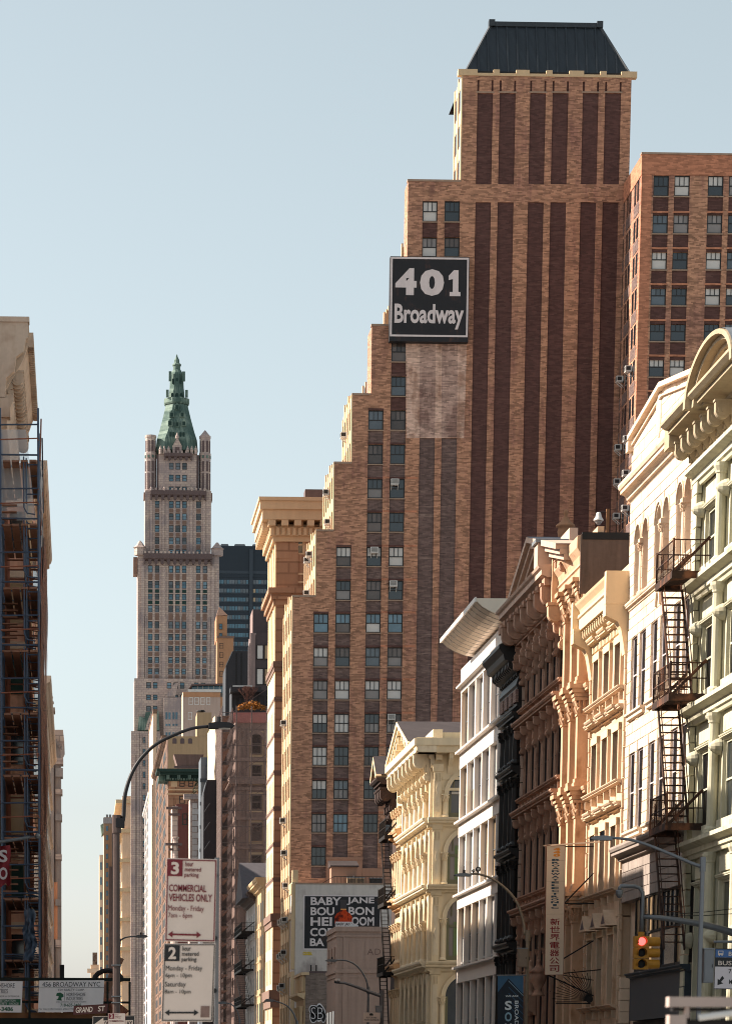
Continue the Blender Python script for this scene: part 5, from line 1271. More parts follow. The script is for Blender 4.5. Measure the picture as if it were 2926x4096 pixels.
z = nZ(2375, 1130); sn.part('mid_cornice', MB().box(-.8, swd, -.75, 11.5, z, z+.5).box(-.5, swd, -.45, 11.4, z-.6, z-.003).box(-.25, swd, -.2, 11.4, z-1.1, z-.603), SAN)
# main cornice: soffit blocks, dentils, cymatium
zc = sn.Z(1200, 2075, -1.5)
sn.part('cornice', MB().box(-1.5, swd, -1.4, 12, zc-.05, zc+.9).box(-1.75, swd, -1.65, 12, zc+.903, zc+1.7).box(-.4, swd, -.35, 11.6, zc-2.0, zc-1.5).box(-.7, swd, -.6, 11.6, zc-1.497, zc-.6), SANL)
sn.part('cornice_lip', MB().box(-1.9, swd, -1.8, 12, zc+1.703, zc+2.05), SANL)
for i in range(6):
    x = -1.6+i*2.35; bx(sn, 'modillion', x*.55, x*.55+.7, -1.35, 0, zc-.6, zc-.06, SANL)
    if i % 2 == 0: sn.part('lion_head', MB().lathe([(.1, -.4), (.45, -.25), (.5, .1), (.3, .4), (.05, .45)], x*.55+.3, -1.75, 8), SANL)
for i in range(18): bx(sn, 'dentil', -.6+i*.55, -.3+i*.55, -.8, -.6, zc-1.45, zc-.75, SANL)
for i in range(9): bx(sn, 'facade_modillion', -1.4, 0, .2+i*1.35, .8+i*1.35, zc-.85, zc-.06, SANL); sn.part('lion_head', MB().lathe([(.1, -.4), (.45, -.25), (.5, .1), (.3, .4), (.05, .45)], -1.9, .4+i*1.35, 8), SANL)
for i in range(5): bx(sn, 'facade_pier', -.12, 0, .1+i*2.6, 1.3+i*2.6, nZ(2370), zc-2.05, SANL)
for i in range(5):
    for j in range(9): bx(sn, 'facade_window', -.07, -.04, 1.5+i*2.3, 2.4+i*2.3, nZ(2935+143*j)-3.6 if j else nZ(2800)-3.4, nZ(2935+143*j)-1.1 if j else nZ(2800)-1.0, GW)
for i in range(5): bx(sn, 'facade_pier', -.1, 0, .3+i*2.3, 1.4+i*2.3, nZ(2640), nZ(2400), SANL)
q = sn.rect(1170, 1219, 2140, 2218); m = MB().ext(arch((q[0]+q[1])/2, q[2], q[1]-q[0], q[3]-q[2], 10), 'y', -.03, .1); aw = sn.part('arched_window', m, SANL)
sn.part('pane', MB().ext(arch((q[0]+q[1])/2, q[2]+.15, q[1]-q[0]-.5, q[3]-q[2]-.4, 10), 'y', -.06, -.031), G0, aw); sn.part('rail', MB().box(q[0]+.3, q[1]-.3, -.1, -.061, (q[2]+q[3])/2-.1, (q[2]+q[3])/2+.05), SANL, aw)
ring(sn, (q[0]+q[1])/2, q[3]-(q[1]-q[0])/2, (q[1]-q[0])/2, .9, .2, SAN, 0, 14); bx(sn, 'impost_band', 0, q[0]-.1, -.15, 0, q[3]-2.3, q[3]-1.6, SAN); bx(sn, 'keystone', (q[0]+q[1])/2-.4, (q[0]+q[1])/2+.4, -.4, 0, q[3]+.2, q[3]+1.6, SANL)
q = sn.rect(1168, 1222, 2292, 2365); window(sn, q[0], q[1], q[2], q[3], -.05, '11/', .2, SANL, [G4]); bx(sn, 'corner_pier', .3, 2.2, -.12, 0, nZ(2370), nZ(2170), SAN)
bx(sn, 'frieze_line', 0, swd, -.1, 0, nZ(2104), nZ(2098), SANL)
sn.part('rooftop_box', MB().box(sn.X(1220, 1970, 4), sn.X(1290, 1970, 4), 4, 6, zc+2, sn.Z(1250, 1957, 4)), TCD)
# ------------------------------------------------------------------ old fronts between, seen edge-on
def row_house(name, label, pxl, pxr, pyt, mat, trim, fl=3.6, dep=14, gl=None, py=3300, corn=.7, nwin=4, cols=False, crn_mat=None):
    t = side(name, label, 'building', pxl, py); w = t.X(pxr, py); zt_ = t.Z(pxr, pyt)
    t.part('wall', MB().box(0, w, 0, dep, 0, zt_), mat)
    moulding(t, 'cornice', -.2, w+.3, zt_-.6, prof(corn, 1.2), crn_mat or trim)
    nfl = int((zt_-2)/fl)
    for j in range(nfl):
        z = zt_-1.4-j*fl
        moulding(t, 'string_course', 0, w+.1, z-fl+.35, prof(.14, .3), trim)
        for i in range(nwin):
            a, b = w*(i+.22)/nwin, w*(i+.78)/nwin
            bx(t, 'window', a, b, -.03, .02, max(.5, z-fl+1.2), z-.35, GD if not gl else RN.choice(gl))
    for i in range(nwin+1): bx(t, 'pier', max(0, w*i/nwin-w*.05), min(w, w*i/nwin+w*.05), -.05, 0, 0, zt_-.8, trim)
    return t, w, zt_
HY = stone('front_ochre', c8(184,160,126), .15, .5, .3); HW = stone('front_white', c8(196,192,190), .08, .5, .2); HD = stone('front_dark', c8(88,74,70), .2, .5, .3)
HB = stone('front_brown', c8(122,96,80), .3, .6, .3, c2=c8(66,50,46), mix=.4); HP = stone('front_pinkish', c8(206,176,150), .06, .4, .15); HG = stone('front_grey', c8(140,132,130), .2, .3, .3)
t, w, z = row_house('ochre_front_building', 'small ochre front with carved cornice left of the sandstone building', 1022, 1056, 3535, HY, HY, corn=1.0, py=3700)
t, w, z = row_house('white_front_building', 'narrow white painted front with fire escape left of the sandstone building', 985, 1022, 3590, HW, HW, corn=1.0, py=3700, crn_mat=HD)
zz = t.Z(1000, 3500); t.part('gable', MB().ext([(w*.1, z), (w*.9, z), (w*.5, max(z+2.2, zz+1.2))], 'y', -1.4, 2), stone('slate_dark', c8(84,80,84), .2, 1, .2))
fire_escape('fire_escape', 'black fire escape on the white front left of the sandstone building', t.O, -90, 2, w-1, [t.Z(1010, 3690, -1.4), t.Z(1010, 3850, -1.4), t.Z(1010, 4000, -1.4)], 1.5, IRON, 2)
# netted scaffold in front of a red stone building
NET = bpy.data.materials.new('debris_net'); NET.use_nodes = True; nn = NET.node_tree
pbs = nn.nodes['Principled BSDF']; pbs.inputs['Base Color'].default_value = (*c8(140,120,112), 1); pbs.inputs['Roughness'].default_value = .9; pbs.inputs['Alpha'].default_value = .22
RSD = stone('red_sandstone', c8(134,112,104), .25, .5, .35)
DN = atX(940, 3300, XR+.0).y
nb2 = Thing('red_stone_building', 'reddish stone building with arched windows behind scaffold netting', 'building', (XR, DN, 0))
nbw = nb2.X(1110, 3000); nbz = nb2.Z(1000, 2880)
nb2.part('wall', MB().box(0, nbw, 0, 40, 0, nbz), RSD)
bx(nb2, 'cornice', -.8, nbw, -.8, 40, nb2.Z(1000, 3138), nb2.Z(1000, 3108), RSD); bx(nb2, 'parapet_sheet', -.3, nbw, -.3, -.05, nb2.Z(1000, 2892), nb2.Z(1000, 2850), stone('sheet_red', c8(168,104,98), .1, .5, .1))
for px in (1005, 1040):
    for py, h in ((2935, 84), (3060, 72), (3180, 60), (3292, 74), (3420, 70), (3540, 70), (3660, 70), (3780, 70)):
        q = nb2.rect(px-2, px+42, py, py+h)
        if px == 1005: window(nb2, q[0], q[1], q[2], q[3], -.24, '11/', .16, HD, [GD, G0, GD]); bx(nb2, 'window_surround', q[0]-.3, q[1]+.3, -.05, 0, q[2]-.3, q[3]+.3, SANL)
    if px == 1005: ring(nb2, nb2.X(1025, 2950), nb2.Z(1025, 2960), .75, .4, .25, RSD)
for k in range(9): bx(nb2, 'string_course', -.1, nbw, -.35, 0, nb2.Z(1000, 3045+k*118), nb2.Z(1000, 3032+k*118), RSD)
for px in (952, 985, 1052): bx(nb2, 'pilaster', nb2.X(px, 3300), nb2.X(px+10, 3300), -.2, 0, 2, nbz-1, RSD)
for y0 in range(2, 38, 4):
    for py in range(2950, 4000, 120): bx(nb2, 'facade_window', -.06, 0, y0, y0+1.8, nb2.Z(940, py+70), nb2.Z(940, py), G0)
sc = Thing('pipe_scaffold', 'tall pipe scaffold wrapped in torn reddish netting along the street', 'scaffold', (XR, DN, 0))
so_ = 1.8; nzl = int(nbz/2.0); x1_ = nb2.X(1075, 3000)
pm_ = stone('pipe_brown', c8(96,82,80), .1, 2, .1); 
std = MB().cyl((0, 0, 0), (0, 0, nbz+1.5), .07, 6).mesh('standard', pm_)
for x in [-so_]+[i*1.9 for i in range(5)]: sc.inst('standard', std, (x, -so_, 0))
for k in range(1, 21): sc.inst('standard', std, (-so_, -so_+k*2.0, 0)); sc.inst('standard', std, (-.4, -so_+k*2.0, 0))
lg = MB().bar((-so_, -so_, 0), (x1_, -so_, 0), .07).mesh('ledger', pm_); lg2 = MB().bar((-so_, -so_, 0), (-so_, 38, 0), .07).mesh('ledger', pm_)
dk = MB().box(-so_+.05, -.9, -so_, 38, 0, .1).mesh('deck', stone('planks', c8(120,84,66), .2, 2, .2))
for k in range(nzl+1):
    sc.inst('ledger', lg, (0, 0, 2*k+.8)); sc.inst('ledger', lg2, (0, 0, 2*k+.8)); sc.inst('deck', dk, (0, 0, 2*k+.3))
    if k % 2: sc.part('brace', MB().bar((-so_, -so_-.05, 2*k), (x1_, -so_-.05, 2*k+4), .06), pm_)
sc.part('netting', MB().add([(-so_-.1, -so_-.12, 1), (x1_+1, -so_-.12, 1), (x1_+1, -so_-.12, nbz+.6), (-so_-.1, -so_-.12, nbz+.4)], [(0, 1, 2, 3)]), NET)
sc.part('netting', MB().add([(-so_-.1, -so_, 1), (-so_-.1, 16, 1), (-so_-.1, 16, nbz+.6), (-so_-.1, -so_, nbz+.4)], [(0, 1, 2, 3)]), NET)
# pale sheeting on the street side of the scaffold
SHT = stone('sheeting_cream', c8(200,180,152), .06, .3, .2, rough=.7); yb0 = 14
m = MB(); P = []
zz1 = nb2.Z(900, 2800); N1, N2 = 12, 30
for i in range(N1+1):
    for j in range(N2+1):
        yy = yb0+(38-yb0)*i/N1; zj = nb2.Z(860, 3470)*.6+(zz1-nb2.Z(860, 3470)*.6)*j/N2
        P.append((-so_-.15-.12*sin(j*.9+i*2.1)*RN.random(), yy, zj))
sc.part('sheeting', MB().add(P, [(i*(N2+1)+j, i*(N2+1)+j+1, (i+1)*(N2+1)+j+1, (i+1)*(N2+1)+j) for i in range(N1) for j in range(N2)]), SHT)
# ------------------------------------------------------------------ blocks beyond the scaffold (facing the camera)
def block(name, label, px0, px1, pyt, Y, mat, cat='building', dep=7, E=None):
    a = atY(px0, 3000, Y); t = Thing(name, label, cat, (a.x, Y, 0)); w = t.X(px1, 3000); z = t.Z((px0+px1)/2, pyt)
    t.part('wall', MB().box(0, w, 0, dep, 0, z), mat)
    if E: t.part('sunlit_side', MB().box(-.08, -.002, 0, dep, 0, z), E)  # thin skin in its own colour, mostly paler to paint the lit side
    return t, w, z
def wrow(t, lst, gl, st='11/', tt=.1, mat=None, y=-.05):
    for a, b, c, d in lst: q = t.rect(a, b, c, d); window(t, q[0], q[1], q[2], q[3], y, st, tt, mat or FRM, gl)
OBR = stone('brick_amber', c8(166,124,94), .12, .3, .1, bump=0); YEH = 700
t, w, z = block('amber_brick_building', 'slim amber brick building with gabled top beside the gothic skyscraper', 866, 931, 2552, 900, OBR)
t.part('upper_wall', MB().box(t.X(866, 2500), t.X(908, 2500), .5, 12, z-.5, t.Z(890, 2462)), OBR); a, b = t.X(866, 2460), t.X(911, 2460)
t.part('gable', MB().ext([(a, t.Z(890, 2462)), (b, t.Z(890, 2460)), (t.X(876, 2430), t.Z(876, 2426))], 'y', .3, 12), stone('tile_pink', c8(176,140,122), .1, .5, .1))
wrow(t, [(877, 893, 2532+k, 2532+k+21) for k in (41, 78, 116, 154)]+[(876, 889, 2495, 2518), (876, 889, 2533, 2547)], [GB], tt=.12); bx(t, 'coping', -.2, w+.2, -.3, .3, z, z+.5, TCB)
DKM = stone('cladding_black', c8(42,40,44), .1, .3, .2, rough=.5)
t, w, z = block('black_box_building', 'black clad rooftop block with sloping left edge', 931, 1000, 2604, 520, DKM)
t.part('slope', MB().ext([(0, 0), (t.X(902, 2740), 0), (t.X(902, 2740), t.Z(902, 2665)), (t.X(928, 2610), t.Z(928, 2608)), (0, z)], 'y', .02, 10), DKM)
t.part('edge_trim', MB().bar((t.X(902, 2740), 0, t.Z(902, 2665)), (t.X(929, 2610), 0, t.Z(929, 2606)), .12), GREYM)
for px in (945, 965): bx(t, 'rib', t.X(px, 2700)-.08, t.X(px, 2700)+.08, -.1, 0, 20, z-.3, IRON)
PLG = stone('plants_rust', c8(120,84,50), .5, 3, .1)
BRB = stone('brick_charcoal', c8(70,62,64), .2, .3, .2)
t, w, z = block('charcoal_brick_building', 'charcoal brick stepped building with large pale windows', 1008, 1100, 2438, 480, BRB, E=stone('brick_charcoal_lit', c8(128,108,104), .2, .4, .4))  # side skin repeats the charcoal brick, paler with sunlight in its tone
t.part('front_wing', MB().box(t.X(1022, 2600, -6), t.X(1100, 2600, -6), -6, -.01, 0, t.Z(1050, 2532, -6)), BRB)
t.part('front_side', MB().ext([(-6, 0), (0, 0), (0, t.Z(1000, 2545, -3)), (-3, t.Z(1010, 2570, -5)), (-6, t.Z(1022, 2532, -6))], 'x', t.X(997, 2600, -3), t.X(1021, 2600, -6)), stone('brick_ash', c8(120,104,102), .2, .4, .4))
for a, b, c, d in ((1026, 1053, 2580, 2638), (1056, 1085, 2580, 2638), (1025, 1053, 2674, 2740), (1056, 1085, 2674, 2740)):
    q = t.rect(a, b, c, d, -6); window(t, q[0], q[1], q[2], q[3], -6.1, '10/', .1, IRON, [G3, GW])
for i in range(6): bx(t, 'buttress', t.X(1000, 2600, -5)-.1+i*.0, t.X(1000, 2600, -5)+.2, -5.6+i*.9, -5.2+i*.9, 10, t.Z(1000, 2575, -5), BRB)
# low terrace wing with planting
t, w, z = block('terrace_building', 'dark rooftop terrace pavilion with pale windows and planting above the netting', 925, 1090, 2760, 440, DKM)
wrow(t, [(930, 948, 2792, 2838), (951, 970, 2790, 2836), (1030, 1055, 2784, 2836)], [G3], '10/', .08, IRON); t.part('canopy', MB().box(t.X(918, 2770), t.X(1040, 2770), -2.5, .5, t.Z(980, 2776), t.Z(980, 2757)), DKM)
t.part('glass_rail', MB().box(t.X(932, 2745), t.X(1010, 2745), .5, .6, z, t.Z(980, 2740)), G3)
pl = MB()
for i in range(900):
    a = RN.random(); px = 948+a*112; py = 2826-22*sin(a*pi)*RN.random()+RN.random()*14; Yo = -3-RN.random()*2
    x_, z_ = t.p(px, py, Yo); r_ = .22
    v = [Vector((RN.uniform(-r_, r_), RN.uniform(-r_, r_), RN.uniform(-r_, r_))) for _ in range(3)]
    pl.add([(x_+k.x, Yo+k.y, z_+k.z) for k in v], [(0, 1, 2)])
o = t.part('planting', pl, stone('leaves_orange', c8(176,112,40), .4, 3, .1, c2=c8(70,50,30), mix=.45)); o['kind'] = 'stuff'
BARK = stone('bark', c8(104,72,64), .2, 3, .1)
tr = Thing('bare_tree', 'bare twiggy tree in a planter on the roof terrace', 'tree', t.O+Vector((t.X(1000, 2830, -3.5), -3.5, t.Z(1000, 2840, -3.5))))
tk = MB().cyl((0, 0, 0), (0, 0, 1.2), .1, 6); tr.part('trunk', tk, BARK); br_ = MB()
def grow(p, d, l, r, n):
    q = p+d*l; br_.cyl(p, q, r, 4, r*.7)
    if n == 0: return
    for _ in range(3 if n > 1 else 4):
        dd = (d+Vector((RN.uniform(-.55, .55), RN.uniform(-.5, .5), RN.uniform(-.1, .4)))).normalized(); grow(q, dd, l*.78, r*.62, n-1)
for i in range(7): grow(Vector((RN.uniform(-.9, .9), 0, .5)), Vector((RN.uniform(-.5, .5), 0, 1)).normalized(), .9, .045, 4)
tr.part('crown', br_, BARK)
# penthouse building
WBR = stone('brick_pale', c8(166,146,136), .1, .3, .2, bump=0)
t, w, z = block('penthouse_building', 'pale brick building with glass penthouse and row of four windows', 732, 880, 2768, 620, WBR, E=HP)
bx(t, 'brick_band', 0, w, -.1, 0, t.Z(800, 2788), z-.1, OBR); wrow(t, [(755, 771, 2790, 2820), (778, 795, 2790, 2820), (802, 818, 2790, 2820), (826, 841, 2790, 2820), (752, 768, 2850, 2880)], [G3, G4], '11/', .09, WHT)
t.part('penthouse', MB().box(t.X(768, 2750), t.X(900, 2750), 1, 8, z, t.Z(830, 2742)), GB); t.part('roof_slab', MB().ext([(t.X(754, 2755), t.Z(754, 2756)), (t.X(766, 2738), t.Z(766, 2738)), (t.X(905, 2738), t.Z(905, 2735)), (t.X(905, 2740), t.Z(905, 2741)), (t.X(768, 2742), t.Z(768, 2743))], 'y', -.5, 9), TCD)
for px in range(790, 900, 22): bx(t, 'mullion', t.X(px, 2750)-.05, t.X(px, 2750)+.05, .9, 1, z, t.Z(830, 2743), WHT)
t.part('glass_balustrade', MB().box(t.X(752, 2760), t.X(885, 2760), -.1, -.05, z, z+.5), G3)
# tan party wall with chimney
TNW = stone('party_wall_tan', c8(158,134,106), .06, .2, .2, bump=0)
t, w, z = block('party_wall_building', 'blank tan party wall with three small arched openings and chimney', 672, 842, 2946, 560, TNW, E=HB)
t.part('chimney_block', MB().box(t.X(788, 2900), t.X(846, 2900), .1, 8, z, t.Z(815, 2850)), TNW); x = t.X(805, 2840); t.part('chimney_pot', MB().lathe([(.45, t.Z(805, 2850)), (.45, t.Z(805, 2842)), (.9, t.Z(805, 2840)), (.7, t.Z(805, 2834))], x, 3, 8), IRON)
for px in (698, 729, 760): xx = t.X(px, 2965); t.part('opening', MB().ext(arch(xx, t.Z(px, 2975), .75, .95, 6, .6), 'y', -.05, .1), TCD)
bkh = Thing('water_tank_house', 'brown panelled rooftop tank house above the green cornice', 'tank house', t.O+Vector((t.X(692, 3060, -30), -30, 0)))
a, b = bkh.X(695, 3050), bkh.X(815, 3050); z0 = bkh.Z(750, 3064); z1 = bkh.Z(750, 3018)
bkh.part('wall', MB().ext([(a+.6, z0), (b-.8, z0), (b, z1), (a, z1)], 'y', 0, 5), stone('panel_brown', c8(110,90,84), .15, .5, .4)); bx(bkh, 'ledge', a, b, -.3, 0, z0-.4, z0-.05, TCD)
# green cornice building
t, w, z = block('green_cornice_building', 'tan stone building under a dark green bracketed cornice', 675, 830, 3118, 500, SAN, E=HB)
zt2 = t.Z(740, 3076, -1.5)
t.part('cornice', MB().box(-2.0, w, -1.8, 6, zt2-.45, zt2).box(-1.5, w, -1.2, 6, zt2-.9, zt2-.453).box(-.6, w, -.5, 6, z-.3, zt2-.903), COPD)
for i in range(4): bx(t, 'bracket', -.4+i*1.75, .1+i*1.75, -1.15, -.4, zt2-1.6, zt2-.92, COPG)
for i in range(12): bx(t, 'dentil', .1+i*.45, .35+i*.45, -.62, -.5, z-.2, z+.12, COPG)
for i in range(8): bx(t, 'side_bracket', -1.6, -.1, .3+i*.75, .7+i*.75, zt2-1.7, zt2-.92, COPG)
wrow(t, [(718, 738, 3121, 3148), (753, 773, 3121, 3148), (717, 739, 3185, 3215), (751, 772, 3185, 3215)], [GB, G2, G3], '11/', .1)
for py in (3158, 3175): bx(t, 'string_course', -.3, w, -.3, 0, t.Z(740, py+5), t.Z(740, py), SANL)
bx(t, 'panel', t.X(683, 3135), t.X(709, 3135), -.08, 0, t.Z(690, 3148), t.Z(690, 3121), SANL); bx(t, 'pier', 0, .8, -.15, 0, 0, t.Z(680, 3190), SAN)
RBR = stone('brick_red', c8(104,62,56), .15, .4, .2, bump=0)
t, w, z = block('red_brick_building', 'dark red brick party wall below the green cornice', 706, 765, 3217, 470, RBR)
wrow(t, [(729, 749, 3255, 3300)], [G1], '11/', .1, COPD)
t, w, z = block('pilastered_building', 'narrow grey stone front with stacked cornices before the red brick wall', 690, 712, 3225, 440, TC)
for py, o in ((3230, .9), (3255, .5), (3375, 1.0), (3395, .5)): bx(t, 'cornice', -o, w+o*.6, -o, .3, t.Z(700, py+8), t.Z(700, py), TCD)
t.part('column', MB().lathe([(.42, 5), (.36, t.Z(700, 3360)), (.55, t.Z(700, 3352)), (.5, t.Z(700, 3350))], w*.6, -.3, 8), TC)
t, w, z = block('quoined_building', 'grey stone building with white quoin blocks and small fir on its roof', 762, 806, 3190, 450, TC)
for i in range(10): bx(t, 'quoin', .3, (1.0, 1.5)[i % 2], -.08, 0, z-1.6-i*.85, z-.85-i*.85, HW)
bx(t, 'cornice', -1.0, w, -.9, 1, z-.3, z+.4, TC)
fir = MB()
for i in range(150):
    f = RN.random(); a = RN.random()*6.3; r_ = .75*(1-f)*RN.random()**.5; p = Vector((cos(a)*r_, sin(a)*r_, .3+f*2.0))
    fir.add([p, p+Vector((cos(a)*.25, sin(a)*.25, -.12)), p+Vector((RN.uniform(-.1, .1), RN.uniform(-.1, .1), .16))], [(0, 1, 2)])
ft = Thing('fir_tree', 'small dark fir growing on a roof below the green cornice', 'tree', t.O+Vector((t.X(788, 3180, 2), 2, z+.3)))
ft.part('crown', fir, stone('needles', (.02, .035, .02), .2, 3, 0)); ft.part('trunk', MB().cyl((0, 0, 0), (0, 0, .6), .07), BARK)
GMD = stone('zinc_grey', c8(92,100,108), .08, .3, .1, rough=.5)
t, w, z = block('grey_modern_building', 'grey zinc clad modern building with tall corner window', 803, 868, 3030, 430, GMD)
wrow(t, [(818, 834, 3064, 3114), (837, 856, 3064, 3114)], [G1], '11/', .08, GMD)
for i in range(5): bx(t, 'band', -.1, w, -.1, 0, z-3.4-i*3.2, z-2.9-i*3.2, BLK2)
t, w, z = block('black_slope_building', 'black sided building with steep sloping roof edge', 828, 870, 3120, 400, DKM)
t.part('slope', MB().ext([(0, 0), (t.X(814, 3200), 0), (t.X(814, 3200), t.Z(814, 3172)), (0, z)], 'y', .02, 8), DKM)
for py in (3215, 3290, 3365): t.part('strut', MB().bar((t.X(816, py+30), -.3, t.Z(816, py+34)), (t.X(838, py), -.3, t.Z(838, py)), .08), GREYM)
# edge-on street fronts further down
row_house('brown_front_building', 'weathered brown carved front seen edge-on left of the green cornice', 622, 664, 2960, HB, HB, fl=3.4, py=3500, corn=1.2, nwin=3, dep=2.5)
t = side('blank_pale_wall', 'tall blank pale wall catching sunlight seen edge-on', 'building', 603, 3500); w = t.X(620, 3500); t.part('wall', MB().box(0, w, -.6, .3, 0, t.Z(610, 2909)), HP); bx(t, 'coping', -.3, w+.3, -.7, .4, t.Z(610, 2909), t.Z(610, 2909)+1, HB); t.part('ladder', MB().bar((w-.5, -.7, 10), (w-.5, -.7, t.Z(610, 3180)), .3), HB)
row_house('dark_front_building', 'dark narrow front with white window trims seen edge-on', 577, 601, 3180, HD, HW, fl=3.6, py=3700, nwin=3)
t, w, z = block('cream_classical_building', 'cream classical building with repeated cornices at the far end of the street', 490, 530, 3185, 1150, HP, E=PALE, dep=60)
for py in range(3200, 4200, 118): bx(t, 'cornice', -2.5, w, -1.2, 58, t.Z(505, py+14), t.Z(505, py), PALE)
for i in range(7):
    for py in range(3230, 4150, 118): bx(t, 'side_window', -.3, -.09, 4+i*8, 8+i*8, t.Z(505, py+60), t.Z(505, py), GW)
DBR = stone('brick_distant', c8(146,116,92), .1, .1, .2, bump=0)
t, w, z = block('distant_tower', 'distant brown apartment tower with rooftop tanks and green cornice fragment', 416, 500, 3270, 1500, DBR, 'tower', E=HP, dep=30)
t.part('annex', MB().box(t.X(448, 3400), t.X(500, 3400), -8, -.01, 0, t.Z(470, 3330)).box(t.X(434, 3500), t.X(447.5, 3500), -5, -.01, 0, t.Z(440, 3470)), HD)
for i in range(17):
    for a in (424, 452, 472): q = t.rect(a, a+8, 3305+i*37, 3325+i*37); bx(t, 'window', q[0], q[1], -.2 if a < 440 else -8.2, .1, q[2], q[3], GB)
t.part('copper_cornice', MB().ext([(t.X(402, 3300), t.Z(402, 3300)), (t.X(415, 3300), t.Z(415, 3292)), (t.X(415, 3300), t.Z(415, 3330)), (t.X(407, 3300), t.Z(407, 3338))], 'y', 1, 20), COPG)
for a in (424, 436, 452, 466): x = t.X(a, 3262); bx(t, 'roof_tank', x, x+1.1, 2, 5, z, z+1.5, GREYM)
bx(t, 'parapet', -.4, w, -.5, .5, z-3, z-.2, HG)
t, w, z = block('slim_distant_building', 'thin pale distant building left of the brown apartment tower', 398, 418, 3420, 1800, HP, dep=40)
for i in range(10): q = t.rect(401, 407, 3450+i*60, 3480+i*60); bx(t, 'window', q[0], q[1], -.2, .1, q[2], q[3], GB)
t, w, z = block('far_cornice_building', 'low pale building with stepped cornice at the end of the street', 362, 402, 3860, 2300, HP, dep=60)
bx(t, 'cornice', -2.5, w, -2, 5, z-6, z-3, HP); bx(t, 'tower_stub', 1.5, 5, -1, 5, z, z+9, HB)
for i in range(4): q = t.rect(372+i*8, 376+i*8, 3900, 3940); bx(t, 'window', q[0], q[1], -.3, .1, q[2], q[3], GB)
t, w, z = block('last_building', 'lowest pale building touching the strip of sky', 350, 364, 3935, 2600, HP, dep=60)
bx(t, 'cornice', -1.5, w, -2, 5, z-4, z, HP)
# ------------------------------------------------------------------ left side of the street
def lside(name, label, cat, Y, x=XL): return Thing(name, label, cat, (x, Y, 0), 90)
YS = 100.0
LST = stone('left_limestone', c8(196,176,158), .12, .6, .3, c2=c8(150,124,104), mix=.25); LBR = stone('left_brown', c8(150,116,98), .15, .5, .3)
lb = lside('corner_office_building', 'ornate stone building with deep bracketed cornice at the left edge', 'building', YS)
lw_ = 11.5; P0 = atY(60, 1275, YS); lzt = P0.z
lb.part('wall', MB().box(0, lw_, 0, 14, 0, lzt-2.9), LBR)
lb.part('end_parapet', MB().ext([(14, lzt-.1), (-1.0, lzt-.1), (-1.0, lzt-.55), (-.92, lzt-.62), (-.85, lzt-1.0), (-.62, lzt-1.15), (-.55, lzt-1.6), (-.3, lzt-1.8), (-.25, lzt-2.4), (14, lzt-2.4)], 'x', -.02, .35), LST); lb.part('end_coping', MB().box(-.06, .4, -1.04, 14, lzt-.098, lzt+.06), LST)
moulding(lb, 'cornice', .36, lw_, lzt-2.2, [(.2, 0), (.75, .9), (.8, 1.0), (.85, 1.1), (1.0, 1.5), (1.02, 2.1)], LST)
moulding(lb, 'lower_cornice', .1, lw_, lzt-3.4, [(.02, 0), (.3, .2), (.34, .5), (.5, .9), (.5, 1.1)], LST)
csl = console_mesh(.22, .75, .55, LST)
for i in range(19): lb.inst('console', csl, (.65+i*.58, -.28, lzt-1.5))
dentils(lb, .4, lw_, lzt-2.45, lzt-2.2, -.3, .2, .25, LST); dentils(lb, .4, lw_, lzt-.75, lzt-.3, -1.02, .14, .3, LST, name='antefix_course')
bx(lb, 'end_scroll', -.04, .5, -.42, -.05, lzt-3.0, lzt-2.42, LST)
for j in range(6):
    for i in range(4): bx(lb, 'facade_window', 1+i*2.7, 2.6+i*2.7, -.03, .1, lzt-6.4-j*3.6, lzt-4.2-j*3.6, G0)
# pipe scaffold along the front, seen end-on
PB = stone('pipe_blue', c8(66,82,104), .2, 2, .2, rough=.5, metal=.3); PBR = stone('pipe_rust', c8(136,88,70), .3, 2, .3); PLK = stone('plank_dark', c8(134,102,86), .25, 2, .2)
ls = lside('pipe_scaffold', 'dense blue and rusty pipe scaffold with stairs on the left building', 'scaffold', YS)
szs = atY(40, 1702, YS).z; ci = -1.32; cw = -.12
for fi, (yy, top) in enumerate(((-.9, szs), (.9, szs-.4), (2.9, szs-1.1), (4.9, szs-1.4), (6.9, szs-1.6), (8.9, szs-1.7), (10.9, szs-1.9))):
    fm_ = MB()
    for cx_ in (ci, cw): fm_.cyl((yy, cx_, 3.6), (yy, cx_, top+.35), .035, 6)
    k = 3.6
    while k < top:
        fm_.cyl((yy, ci, k), (yy, cw, k), .028, 6); fm_.cyl((yy, ci+.38, k-.1), (yy, ci+.38, k-1.5), .022, 6); fm_.cyl((yy, ci, k-.3), (yy, ci+.38, k-.3), .022, 6); fm_.cyl((yy, ci, k-1.2), (yy, ci+.38, k-1.2), .022, 6)
        fm_.tube([(yy, ci+.46, k-.05), (yy, ci+.46, k-1.6), (yy, ci+.36, k-1.78), (yy, ci+.1, k-1.82)], .022, 6)
        k += 1.95
    ls.part('frame', fm_, PB if fi < 3 else PBR)
k = 3.6; j = 0
